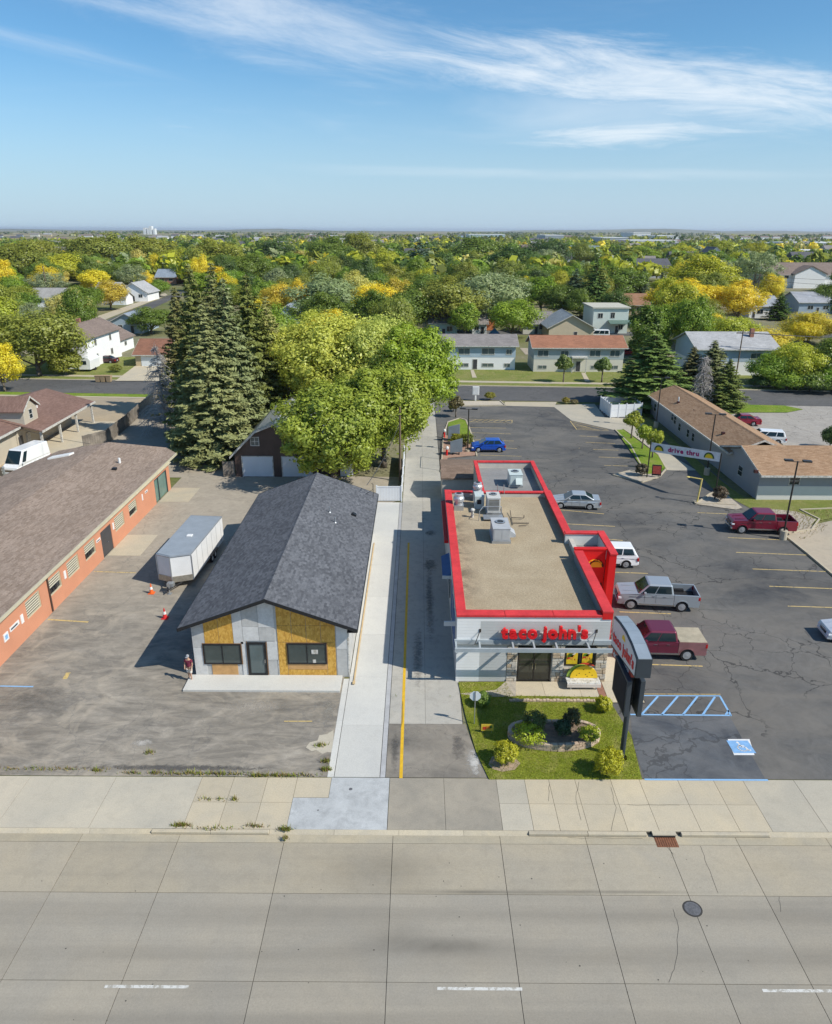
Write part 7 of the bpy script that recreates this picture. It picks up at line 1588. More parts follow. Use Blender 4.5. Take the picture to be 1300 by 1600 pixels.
# stop sign seen from behind
p = G(741, 1131); ss = thing('stop_sign', 'stop sign seen from its bare metal back on a thin pole at the lawn edge', 'stop sign', p)
MB().box(p.x - .025, p.x + .025, p.y - .07, p.y - .03, 0, 2.2).build('pole', GALV, ss)
MB().extr([(p.x + .33 * math.cos(R(22.5 + 45 * k)), p.y - .02, 1.88 + .33 * math.sin(R(22.5 + 45 * k))) for k in range(8)], (0, .012, 0)).build('plate', M('sign_back', (0.62, 0.66, 0.68), .5, var=.03), ss)
MB().extr([(p.x + .32 * math.cos(R(22.5 + 45 * k)), p.y - .006, 1.88 + .32 * math.sin(R(22.5 + 45 * k))) for k in range(8)], (0, .004, 0)).build('face', RED, ss)
lettering('STOP', (p.x + .24, p.y + .004, 1.79), (-1, 0, 0), (0, 0, 1), .25, .004, SIGNW, ss, bold=.004, width=.48)
p = G(761, 1146); ys = thing('yard_sign', 'small yellow yard sign on two wire legs in the shaded grass', 'yard sign', p)
MB().box(p.x - .34, p.x + .34, p.y - .012, p.y + .012, .18, .62).build('panel', M('yard_yellow', (0.62, 0.44, 0.05), .6, var=.1), ys)
for k, (dx, w, c_) in enumerate(((-.16, .1, (0.5, .05, .03)), (.05, .14, (.6, .2, .03)), (.2, .07, (0.12, .25, .05)))): MB().box(p.x + dx - w, p.x + dx + w, p.y - .016, p.y - .0125, .26 + .05 * k, .46 + .03 * k).build('print', M('yard_print_%d' % k, c_, .6), ys)
for s in (-1, 1): MB().tube((p.x + s * .25, p.y, 0), (p.x + s * .25, p.y, .2), .008, n=5).build('leg', GALV, ys)
# pylon sign
py_ = thing('pylon_sign', 'tall pole sign with a curved cabinet above two dark reader boards at the street lawn', 'pole sign', (10.85, 31.95, 0))
SLATE = M('sign_slate', (0.034, 0.044, 0.054), .5, var=.08); SFACE = M('sign_face', (0.66, 0.64, 0.62), .4, var=.03)
MB().tube((10.87, 31.95, 0), (10.87, 31.95, 5.9), .14, n=12).build('pole', SLATE, py_); MB().lathe((10.87, 31.95, 0), [(.3, 0), (.3, .05)], 12).build('base_plate', GALV, py_)
prof = [(30.4, 6.0), (30.4, 7.05), (31.5, 7.25), (32.6, 7.30), (33.7, 7.18), (34.8, 6.95), (34.8, 5.15)]
MB().extr([(10.5, y, z) for y, z in prof], (.75, 0, 0)).build('cabinet', SLATE, py_, bevel=.015)
top_ = [(y, z) for y, z in prof[1:6]]
for (ya, za), (yb, zb) in zip(top_[:-1], top_[1:]): MB().extr([(10.56, ya + .01, za + .004), (11.2, ya + .01, za + .004), (11.2, yb - .01, zb + .004), (10.56, yb - .01, zb + .004)], (0, 0, .03)).build('top_panel', M('sign_top', (0.33, 0.38, 0.42), .4, metal=.3, var=.1), py_)
MB().extr([(10.49, y, z) for y, z in [(30.5, 6.08), (30.5, 6.98), (31.5, 7.17), (32.6, 7.22), (33.7, 7.10), (34.7, 6.88), (34.7, 5.3)]], (-.012, 0, 0)).build('face', SFACE, py_)
fc = MB().extr([(11.251, y, z) for y, z in [(30.5, 6.08), (30.5, 6.98), (31.5, 7.17), (32.6, 7.22), (33.7, 7.10), (34.7, 6.88), (34.7, 5.3)]], (.012, 0, 0)).build('face', SFACE, py_)
sl = Vector((0, -4.2, .62)).normalized(); su = Vector((0, .0, 1)); su = (su - sl * su.dot(sl)).normalized()
lettering("taco john's", (10.465, 34.5, 5.72), tuple(sl), tuple(su), .82, .02, REDS, py_, bold=.03, width=3.85, gap=.05, space=.22)
mb = MB(); halfdisc(mb, (10.477, 32.7, 6.72), .28, .01, tuple(sl), tuple(su), 12); mb.build('taco_emblem', YEL, py_)
rp_ = MB().extr([(10.6, y, z) for y, z in [(31.3, 5.45), (31.3, 6.05), (34.75, 5.1), (34.75, 4.55)]], (.3, 0, 0)).build('lower_cabinet', M('sign_red', (0.45, 0.05, 0.03), .45), py_)
lettering("drive thru", (10.585, 34.5, 4.72), tuple(Vector((0, -3.45, .92)).normalized()), (0, .26, .966), .4, .012, SFACE, py_, bold=.01, width=2.9, gap=.06)
for x0, x1, n_ in ((10.36, 10.6, -1), (11.02, 11.26, 1)):
    bd = MB().box(x0, x1, 30.95, 33.35, 3.35, 5.45).build('reader_board', SLATE, py_, bevel=.02)
    MB().box(x0 - .015 if n_ < 0 else x1 + .002, x0 - .002 if n_ < 0 else x1 + .015, 31.08, 33.2, 3.5, 5.3).build('screen', M('screen_black', (0.010, 0.013, 0.024), .65, spec=.15), bd)
for z in (3.8, 5.0): MB().box(10.6, 11.02, 31.85, 32.05, z, z + .12).build('bracket', SLATE, py_)
# drain and manhole in the road
dr = thing('storm_drain', 'rusty storm drain inlet set in the kerb', 'storm drain', (11.5, 26.4, ROAD_Z))
RUST = M('rust', (0.20, 0.085, 0.045), .9, var=.3, scale=8)
MB().box(11.0, 12.0, 26.0, 26.6, ROAD_Z - .02, ROAD_Z + .006).build('frame', RUST, dr); MB().box(10.95, 12.05, 26.58, 26.84, ROAD_Z + .10, ROAD_Z + .16).build('hood', KERB, dr)
for k in range(9): MB().box(11.05 + k * .105, 11.11 + k * .105, 26.04, 26.56, ROAD_Z + .006, ROAD_Z + .022).build('bar', RUST, dr)
MB().box(11.0, 12.0, 26.57, 26.6, ROAD_Z, ROAD_Z + .1).build('mouth', BLACK, dr)
p = G(1082, 1420, ROAD_Z); mh = thing('manhole_cover', 'round iron manhole cover in the concrete road', 'manhole cover', p)
MB().lathe(p, [(.40, 0), (.40, .008)], 24).build('ring', M('ring_mortar', (0.045, 0.043, 0.04), .9), mh); IR = M('cast_iron', (0.12, 0.12, 0.125), .55, var=.3, scale=9); MB().lathe(p, [(.33, 0.0085), (.33, .016)], 24).build('lid', IR, mh)
mb = MB()
for i in range(-3, 4):
    for j in range(-3, 4):
        if i * i + j * j < 10: mb.box(p.x + i * .085 - .025, p.x + i * .085 + .025, p.y + j * .085 - .025, p.y + j * .085 + .025, p.z + .016, p.z + .022)
mb.build('stud', IR, mh)['kind'] = 'stuff'
for px, py in ((548, 1233), (497, 1266)):
    p = G(px, py); t = thing('valve_cover', 'small round utility lid in the new concrete apron, ' + ('nearer the drive' if px > 500 else 'nearer the road'), 'utility cover', p); MB().lathe(p + Vector((0, 0, .0)), [(.09 if px > 500 else .04, 0), (.09 if px > 500 else .04, .01)], 14).build('lid', IR, t)
# utility poles and wires
WOODP = M('pole_wood', (0.16, 0.115, 0.08), .9, var=.25, scale=3); WIRE = M('wire', (0.05, 0.05, 0.055), .5)
def upole(label, base, h, arm=None, r=.14):
    t = thing('utility_pole', label, 'utility pole', base, group='utility poles'); b = Vector(base); MB().tube(b, b + Vector((0, 0, h)), r, r * .7, 8).build('pole', WOODP, t)
    if arm:
        MB().box(b.x - 1.2, b.x + 1.2, b.y - .06, b.y + .06, h - .7, h - .55).build('crossarm', WOODP, t)
        for dx in (-1.1, -.4, .4, 1.1): MB().lathe((b.x + dx, b.y, h - .55), [(.05, 0), (.07, .1), (.03, .2)], 8).build('insulator', GALV, t)
    return b + Vector((0, 0, h))
def wire(label, a, b, sag=.6, r=.022, n=8):
    a, b = Vector(a), Vector(b); pts = [a + (b - a) * (k / n) - Vector((0, 0, sag * 4 * (k / n) * (1 - k / n))) for k in range(n + 1)]
    t = thing('overhead_wire', label, 'wire', a, group='overhead wires'); MB().path(pts, r, 5).build('cable', WIRE, t)
T0 = upole('wooden utility pole rising through the trees behind the unfinished house', (-2.05, 78.0, 0), 8.6)
wire('service cable from the utility pole down to the roof of the unfinished house', T0 - Vector((0, 0, 1.9)), (-4.6, 62.0, 5.0), .5, .03)
T1 = upole('utility pole with a red-brown transformer at the white and blue house', G(1150, 588), 8.8, True); T1b = upole('utility pole at the far right edge of the back street', (118, 136, 0), 9.0, True)
for k in (-1.1, -.2, .8): wire('wire along the back street to the right, ' + {-1.1: 'outermost', -.2: 'middle', .8: 'innermost'}[k], T1 + Vector((k, 0, -.5)), T1b + Vector((k, 0, -.5)), .9, .03)
q = [upole('far utility pole among the spruces, centre right', (72, 285, 0), 12.5, True, .2), upole('far utility pole beside the white cottage', (118, 268, 0), 12.5, True, .2), upole('far utility pole beside the blue-grey porch house', (168, 252, 0), 12.5, True, .2)]
for a, b, nm in ((q[0], q[1], 'left span'), (q[1], q[2], 'right span')):
    for k, s in ((-1.1, 'upper'), (1.1, 'lower')): wire(f'far street wire, {nm}, {s} line', a + Vector((k, 0, -.5 - (k > 0) * 1.6)), b + Vector((k, 0, -.5 - (k > 0) * 1.6)), 1.2, .05)
upole('leaning bare pole among the trees far left', G(76, 470), 13, r=.25)
wire('thin cable over the white cargo van', (-48.6, 86, 4.0), (-36.5, 79, 3.9), .2, .02)
p = G(9, 752); t = thing('pipe_post', 'short grey steel post beside the salmon building', 'post', p); MB().tube(p, p + Vector((0, 0, 1.6)), .13, n=10).build('post', GALV, t); MB().lathe(p + Vector((0, 0, 1.6)), [(.16, 0), (.14, .08), (.05, .12)], 10).build('cap', GALV, t)
for k, px in enumerate((154, 162, 171)):
    p = G(px, 597); t = thing('yard_bin', f"{('left', 'middle', 'right')[k]} tan bin of three at the far kerb of the back street", 'bin', p, group='tan bins at the kerb')
    m = M('bin_tan', (0.36, 0.26, 0.15), .8, var=.2); MB().hexa([(p.x - .35, p.y - .35, .1), (p.x + .35, p.y - .35, .1), (p.x + .35, p.y + .35, .1), (p.x - .35, p.y + .35, .1)], [(p.x - .45, p.y - .45, 1.15), (p.x + .45, p.y - .45, 1.15), (p.x + .45, p.y + .45, 1.15), (p.x - .45, p.y + .45, 1.15)]).build('bin', m, t); MB().box(p.x - .48, p.x + .48, p.y - .48, p.y + .5, 1.155, 1.25).build('lid', m, t)
p = G(772, 527); t = thing('play_tent', 'small blue tent under the trees behind the white duplex', 'tent', p); MB().lathe(p, [(2.2, 0), (2.0, .4), (.1, 2.4)], 4).build('canvas', M('tent_blue', (0.08, 0.22, 0.42), .7), t); MB().tube(p + Vector((0, 0, 2.3)), p + Vector((0, 0, 2.7)), .06, n=5).build('finial', PAINT_W, t)
p = G(764, 516); t = thing('play_house', 'orange wooden play house with a brown roof behind the blue tent', 'play house', p); MB().box(p.x - 1.6, p.x + 1.6, p.y, p.y + 3, 0, 3.2).build('wall', M('orange_wood', (0.50, 0.17, 0.06), .7, var=.2), t); MB().extr([(p.x - 2, p.y - .3, 3.2), (p.x + 2, p.y - .3, 3.2), (p.x, p.y - .3, 4.8)], (0, 3.6, 0)).build('roof', SH_BR, t)
# ================================================================== plants
def M_leaf(name, c2=(1.28, 1.17, .75), k2=.55, rough=.6, trans=.38, fixed=None, gloss=.03):
    m = bpy.data.materials.new(name); m.use_nodes = True; t = m.node_tree; t.nodes.clear()
    if fixed == 'attr': a0 = N(t, 'ShaderNodeAttribute', attribute_name='leafcol'); base = a0.outputs['Color']
    else: base = N(t, 'ShaderNodeObjectInfo').outputs['Color']
    a = N(t, 'ShaderNodeAttribute', attribute_name='tint'); s = N(t, 'ShaderNodeSeparateColor'); Lk(t, a.outputs['Color'], s.inputs[0])
    c = mixc(t, mth(t, 'MULTIPLY', s.outputs[0], k2), base, mixc(t, 1.0, base, c2, 'MULTIPLY'))
    c = mixc(t, 1.0, c, ramp(t, s.outputs[1], [(0, (.80,) * 3), (1, (1.20,) * 3)]), 'MULTIPLY')
    d = N(t, 'ShaderNodeBsdfDiffuse'); tr_ = N(t, 'ShaderNodeBsdfTranslucent'); mx = N(t, 'ShaderNodeMixShader'); mx.inputs[0].default_value = trans
    gl = N(t, 'ShaderNodeBsdfGlossy'); gl.inputs['Roughness'].default_value = .45; m2 = N(t, 'ShaderNodeMixShader'); m2.inputs[0].default_value = gloss
    Lk(t, c, d.inputs[0]); Lk(t, c, tr_.inputs[0]); Lk(t, d.outputs[0], mx.inputs[1]); Lk(t, tr_.outputs[0], mx.inputs[2])
    Lk(t, mx.outputs[0], m2.inputs[1]); Lk(t, gl.outputs[0], m2.inputs[2])
    o = N(t, 'ShaderNodeOutputMaterial'); Lk(t, m2.outputs[0], o.inputs[0]); return m
LEAF = M_leaf('leaves'); NEEDLE = M_leaf('needles', (1.18, 1.02, .8), .35, trans=.12, gloss=.01); LEAFM = M_leaf('many_leaves', fixed='attr')
BARK = M('bark', (0.145, 0.12, 0.095), .95, var=.3, scale=4); BARKG = M('grey_bark', (0.25, 0.235, 0.215), .95, var=.3, scale=4)
def unit(v): return v / (np.linalg.norm(v, axis=1, keepdims=True) + 1e-9)
def leaf_mesh(name, P, Nn, S, tint, mat, rs, col=None, aspect=.62):
    n = len(P); a = unit(np.cross(Nn, rs.normal(size=(n, 3)))); b = np.cross(unit(Nn), a) * aspect
    a = a * S[:, None]; b = b * S[:, None]
    V = np.stack([P - a * .9, P + b * .8 - a * .1, P + a, P - b * .8 - a * .1], 1).reshape(-1, 3)
    me = bpy.data.meshes.new(name); me.vertices.add(4 * n); me.vertices.foreach_set('co', V.astype('f').ravel())
    me.loops.add(4 * n); me.loops.foreach_set('vertex_index', np.arange(4 * n, dtype='i')); me.polygons.add(n)
    me.polygons.foreach_set('loop_start', np.arange(0, 4 * n, 4, dtype='i')); me.polygons.foreach_set('loop_total', np.full(n, 4, 'i'))
    me.update(calc_edges=True)
    at_ = me.attributes.new('tint', 'FLOAT_COLOR', 'FACE'); c = np.ones((n, 4), 'f'); c[:, 0] = tint[:, 0]; c[:, 1] = tint[:, 1]; at_.data.foreach_set('color', c.ravel())
    if col is not None:
        a2 = me.attributes.new('leafcol', 'FLOAT_COLOR', 'FACE'); c = np.ones((n, 4), 'f'); c[:, :3] = col; a2.data.foreach_set('color', c.ravel())
    me.materials.append(mat); return me
def crown_pts(rs, n, r, z0, z1, clumps, cr, lower=-.6, up_tint=0.0, shell=.55):
    d = unit(rs.normal(size=(clumps * 4, 3))); d = d[d[:, 2] > lower][:clumps]; k = len(d)
    rad = shell + (1 - shell) * rs.rand(k) ** .5; rad *= rs.uniform(.80, 1.06, k)
    C = d * rad[:, None]; cw = rs.uniform(.65, 1.3, k); cw /= cw.sum(); ct = rs.rand(k)
    ci = rs.choice(k, n, p=cw); e = unit(rs.normal(size=(n, 3))); e[:, 2] = e[:, 2] * .9 + .05
    crk = cr * rs.uniform(.7, 1.25, k)
    L = C[ci] + e * (crk[ci] * rs.rand(n) ** .45)[:, None]
    lo_ = rs.rand(n) < .26; m_ = int(lo_.sum()); q = unit(rs.normal(size=(m_, 3))); q = np.where(q[:, 2:] < lower, -q, q)
    L[lo_] = q * (rs.uniform(.45, 1.04, m_) * np.interp(np.sin(q[:, 0] * 4 + 1) * np.cos(q[:, 1] * 5 + 2) + np.sin(q[:, 2] * 6), [-2, 2], [.84, 1.1]))[:, None]
    e[lo_] = unit(q + rs.normal(size=(m_, 3)) * .7)
    Nn = unit(.75 * e + .35 * unit(L) + .26 * rs.normal(size=(n, 3)) + np.array([0, 0, .15]))
    P = L * np.array([r, r, (z1 - z0) / 2]) / (1 + cr * .55) + np.array([0, 0, (z0 + z1) / 2])
    hgt = np.clip((L[:, 2] + 1) / 2, 0, 1)
    t = np.stack([np.clip(ct[ci] * .7 + .3 * rs.rand(n) + up_tint * (hgt - .5), 0, 1), np.clip(.5 * rs.rand(n) + .5 * ct[ci][::-1], 0, 1)], 1)
    return P, Nn, t, C * np.array([r, r, (z1 - z0) / 2]) + np.array([0, 0, (z0 + z1) / 2])
def trunk_mesh(name, h, r, tips, mat, rs, n=6):
    mb = MB(); mb.path([(0, 0, -.1), (.05 * r, 0, h * .5), (0, .1 * r, h)], [r, r * .8, r * .65], 8)
    idx = rs.choice(len(tips), min(n, len(tips)), replace=False)
    for i in idx:
        q = Vector(tips[i]) * .92; m = Vector((q.x * .45, q.y * .45, h + (q.z - h) * .55)); z = h * rs.uniform(.75, 1)
        mb.path([(0, 0, z), m, q], [r * .5, r * .3, r * .08], 5)
    mb.path([(0, .1 * r, h), (0, 0, h + (max(t[2] for t in tips) - h) * .8)], [r * .65, r * .1], 6)
    return mb.mesh(name, mat, smooth=True)
PROTO = {}
def proto(kind, seed, n, leaf, r=6.0, H=13.0, z0=2.2, clumps=26, cr=.36, mat=None, up=0.0, lower=-.8, bark=None, shell=.55):
    rs = np.random.RandomState(seed); P, Nn, t, tips = crown_pts(rs, n, r, z0, H, clumps, cr, lower, up, shell)
    S = leaf * rs.uniform(.6, 1.35, n)
    PROTO[(kind, seed)] = (leaf_mesh('crown', P, Nn, S, t, mat or LEAF, rs), trunk_mesh('trunk', z0 + 1.2, r * .05 + .05, tips, bark or BARK, rs), r, H)
    return (kind, seed)
ROUND = [proto('round', s, 13000, .23, clumps=c, cr=q, z0=z) for s, c, q, z in ((1, 24, .40, 1.2), (2, 30, .36, 1.5), (3, 20, .46, .9), (4, 36, .34, 1.3), (5, 26, .40, .7))]
TALL = [proto('tall', s, 11000, .225, 4.2, 14, 2.0, 30, .32) for s in (11, 12)]
WISPY = [proto('wispy', s, 8500, .20, 6, 13, 2.6, 44, .22, bark=BARKG, shell=.35) for s in (15, 16)]
POPL = [proto('poplar', 21, 11000, .23, 3.0, 15, 1.0, 34, .30, lower=-.95)]
BUSH = [proto('bush', s, 7000, .20, 3.2, 4.4, .1, 20, .4, lower=-.75) for s in (31, 32)]
YOUNG = [proto('young', s, 2600, .17, 1.6, 4.2, 1.5, 18, .38) for s in (36, 37)]
def spruce_proto(seed, n_wh, H, Rm, leaf, dens, ragged=.25, z0=.6):
    rs = np.random.RandomState(seed); P, Nn, T, S = [], [], [], []; br = MB()
    for w in range(n_wh):
        h = z0 + (H - z0 - .4) * (w / (n_wh - 1)) ** .92; R0 = Rm * (1 - (h - z0) / (H - z0)) ** .82 + .12; k = max(4, int(4 + R0 * 1.5))
        for q in range(k):
            a = 2 * math.pi * (q + rs.rand() * .9) / k + w; L = R0 * rs.uniform(1 - ragged, 1 + ragged * .4); tb = rs.rand()
            m = max(4, int(dens * L)); s = rs.rand(m) ** .75; dr = .10 + .20 * rs.rand()
            x = L * s; z = h + .10 * x - dr * x * s + .12 * L * s ** 3; off = rs.normal(size=m) * (.20 * L * (1 - s * .55) * .6 + .05)
            p = np.stack([x * math.cos(a) - off * math.sin(a), x * math.sin(a) + off * math.cos(a), z - np.abs(off) * .25 - rs.rand(m) * .22], 1)
            nn = np.stack([.45 * math.cos(a) + rs.normal(size=m) * .4, .45 * math.sin(a) + rs.normal(size=m) * .4, .8 + rs.normal(size=m) * .35], 1)
            P.append(p); Nn.append(unit(nn)); T.append(np.stack([np.clip(.55 * s + .45 * tb, 0, 1), np.clip(.35 * tb + .65 * rs.rand(m), 0, 1)], 1)); S.append(leaf * rs.uniform(.6, 1.3, m))
    P, Nn, T, S = map(np.concatenate, (P, Nn, T, S))
    tr = MB().path([(0, 0, -.1), (0, 0, H * .5), (0, 0, H - .2)], [H * .018, H * .011, .03], 7).mesh('trunk', BARK, smooth=True)
    return leaf_mesh('crown', P, Nn, S, T, NEEDLE, rs, aspect=.42), tr, Rm, H
for s in (41, 42, 43): PROTO[('spruce', s)] = spruce_proto(s, 38, 21, 4.6, .30, 34, .34 if s != 43 else .5)
for s in (46, 47): PROTO[('spruce_far', s)] = spruce_proto(s, 24, 14, 3.6, .36, 17, .3)
SPR, SPRF = [('spruce', s) for s in (41, 42, 43)], [('spruce_far', s) for s in (46, 47)]
GREENS = {'mid green': (0.165, 0.245, 0.04), 'dark green': (0.1, 0.165, 0.042), 'olive green': (0.265, 0.3, 0.055), 'yellow-green': (0.43, 0.46, 0.045), 'golden yellow': (0.74, 0.62, 0.05), 'grey-green': (0.29, 0.345, 0.185), 'orange-gold': (0.62, 0.50, 0.07), 'fresh green': (0.23, 0.345, 0.044), 'blue-green': (0.11, 0.17, 0.105), 'straw-yellow': (0.60, 0.54, 0.17)}
TREES = []
rt_ = np.random.RandomState(99)
def tree(name, pk, x, y, r, h, colname, label=None, cat='tree', group=None, z=0.0, col=None, own=False):
    cm, tm, r0, h0 = PROTO[pk]
    t = bpy.data.objects.new(name, None); COL.objects.link(t); t.location = (x, y, z - .03); t.rotation_euler = (0, 0, rt_.rand() * 6.28); t.scale = (r / r0, r / r0, h / h0)
    if label: tag(t, label, cat, group)
    for nm, me in (('crown', cm), ('trunk', tm)):
        o = bpy.data.objects.new(nm, me); COL.objects.link(o); o.parent = t
        if nm == 'crown':
            c = np.array(col or GREENS[colname]) * rt_.uniform(.9, 1.1) * np.array([rt_.uniform(.93, 1.07), 1, rt_.uniform(.85, 1.15)]); o.color = (*[float(v) for v in c], 1)
    return t
def ptree(px, ytop, ybase, hw, colname, kinds, name=None, label=None, **k):
    p = G(px, ybase); Y = p.y; h = max(1.5, GY(px, ytop, Y).z); r = abs(GY(px + hw, ytop, Y).x - GY(px, ytop, Y).x)
    r *= 1.4 if px > 1040 and ybase > 500 else 1.22; pk = kinds[int(rt_.randint(len(kinds)))]
    nm = name or {'spruce': 'spruce_tree', 'spruce_far': 'spruce_tree', 'bush': 'bush', 'poplar': 'poplar_tree', 'young': 'young_tree'}.get(pk[0], 'tree')
    t = tree(nm, pk, p.x, Y, r, h, colname, label, **k)
    if label is None: TREES.append((t, pk[0], colname, p.x, Y, r, h))
    return t
# --- the big group behind the barn and garage
proto('big_maple', 51, 52000, .19, 7.6, 15.6, 1.6, 110, .19, M_leaf('maple_leaves', (1.36, 1.26, 1.25), .9, trans=.38), up=.9, lower=-.85, bark=BARKG, shell=.42)
proto('big_ash', 52, 38000, .18, 5.4, 13.2, 1.4, 84, .20, LEAF, lower=-.85, shell=.42); proto('front_ash', 53, 36000, .165, 5.0, 10.5, .8, 84, .20, LEAF, lower=-.9, shell=.42)
for kind, seed, px, py, r, h, colr, lab in (('big_maple', 51, 522, 662, 10.2, 16.8, (0.46, 0.52, 0.108), 'largest maple, turning straw-yellow on top, behind the barn'), ('big_ash', 52, 645, 676, 6.6, 15.4, (0.32, 0.42, 0.052), 'broad green ash tree overhanging the drive-through lane'), ('front_ash', 53, 522, 754, 7.0, 11.8, (0.34, 0.43, 0.062), 'bright green tree in front of the barn hiding its right half'), ('big_ash', 52, 600, 730, 6.4, 12.8, (0.31, 0.40, 0.058), 'deeper green tree between the barn and the wooden utility pole'), ('big_maple', 51, 448, 652, 7.0, 14.6, (0.42, 0.48, 0.105), 'olive maple squeezed between the spruces and the largest maple'), ('big_maple', 51, 596, 668, 7.0, 16.8, (0.45, 0.50, 0.10), 'yellow-green maple right of the largest one, above the lane')):
    p = G(px, py); tree('maple_tree' if 'maple' in lab else 'ash_tree', (kind, seed), p.x, p.y, r, h, None, lab, col=colr, group='tall trees behind the barn')
for i, (px, py, r, h, colr, lab) in enumerate(((338, 716, 6.0, 18.5, (0.275, 0.31, 0.155), 'pale blue-grey spruce, frontmost of the spruce group by the barn'), (322, 690, 5.0, 22.6, (0.225, 0.245, 0.088), 'tallest spruce of the group by the alley'), (402, 672, 5.8, 21.0, (0.22, 0.245, 0.082), 'right-hand spruce of the group beside the yellow maple'), (370, 694, 5.8, 21.0, (0.24, 0.27, 0.11), 'spruce in the middle of the group, behind the pale one'), (294, 652, 4.6, 19.0, (0.23, 0.235, 0.085), 'left spruce of the group at the mouth of the alley'), (350, 650, 5.6, 22.2, (0.225, 0.235, 0.085), 'rear spruce of the group, seen over the others'), (312, 702, 4.2, 11.0, (0.32, 0.345, 0.15), 'short ragged spruce under the tall ones at the alley'), (428, 664, 4.6, 18.0, (0.31, 0.335, 0.11), 'olive spruce at the right end of the group, half inside the maple'))):
    p = G(px, py); tree('spruce_tree', SPR[i % 3], p.x, p.y, r, h, None, lab, col=colr, group='spruces by the alley')
# the dead spruce
def dead(label, x, y, h, r, seed):
    rs = np.random.RandomState(seed); t = thing('dead_tree', label, 'tree', (x, y, 0), world=False); m = M('dead_wood', (0.40, 0.37, 0.345), .95, var=.2, scale=3)
    MB().path([(0, 0, -.1), (.1, 0, h * .5), (0, .1, h)], [.16, .1, .02], 6).build('trunk', m, t); b = MB()
    for k in range(150):
        z = h * (.12 + .86 * rs.rand()); L = r * (1 - z / h) ** .8 + .3; a = rs.rand() * 6.28; p0 = Vector((0, 0, z)); p1 = p0 + Vector((math.cos(a) * L * .6, math.sin(a) * L * .6, -.05 * L)); p2 = p0 + Vector((math.cos(a + .15) * L, math.sin(a + .15) * L, -.35 * L)); b.path([p0, p1, p2], [.06, .04, .018], 3)
        for q in range(7):
            u = p0 + (p2 - p0) * rs.uniform(.25, 1); b.tube(u, u + Vector(rs.normal(size=3) * .35 + np.array([0, 0, -.25])), .026, .014, 3, cap=False)
    o = b.build('twigs', m, t); o['kind'] = 'stuff'
p = G(259, 676); dead('bare grey dead spruce at the left of the spruce group', p.x, p.y, 12.0, 4.0, 4); p = G(1092, 640); dead('bare grey tree behind the tan-roofed building, left of the thin pine', p.x, p.y, 8.5, 2.4, 5)
# --- right side: dark spruce and friends
for px, yt, yb, hw, c, lab in ((1013, 520, 634, 84, (0.16, 0.25, 0.08), 'broad dark green spruce beside the dumpster enclosure'), (1105, 530, 625, 50, (0.20, 0.24, 0.10), 'thin half-bare pine behind the tan-roofed building'), (1130, 560, 640, 38, (0.20, 0.25, 0.08), 'small ragged pine behind the tan-roofed building at the grass strip'), (1075, 540, 622, 42, (0.18, 0.19, 0.10), 'greyish pine right of the broad dark spruce')):
    p = G(px, yb); h = GY(px, yt, p.y).z; tree('spruce_tree', SPR[2 if px > 1050 else 0], p.x, p.y, hw * p.y / 1150, h, None, lab, col=c)
for px, yb, yt, hw, lab in ((986, 686, 641, 17, 'farthest young tree on the planted island'), (1003, 702, 663, 16, 'middle young tree on the planted island'), (1019, 716, 670, 17, 'nearest young tree on the planted island, left of the banner'), (712, 652, 618, 14, 'young reddish tree beside the lamp at the back of the lot')):
    p = G(px, yb); tree('young_tree', YOUNG[px % 2], p.x, p.y, hw * p.y / 1150, GY(px, yt, p.y).z, None, lab, col=(0.36, 0.42, 0.045) if px > 900 else (0.20, 0.17, 0.08), group='young trees on the lot islands')
for px, yb, yt, hw, lab in ((880, 598, 553, 15, 'left young tree before the rust-roofed duplex'), (940, 598, 557, 16, 'right young tree before the rust-roofed duplex')):
    p = G(px, yb); tree('young_tree', YOUNG[px % 2], p.x, p.y, hw * p.y / 1150, GY(px, yt, p.y).z, None, lab, col=(0.20, 0.27, 0.07))
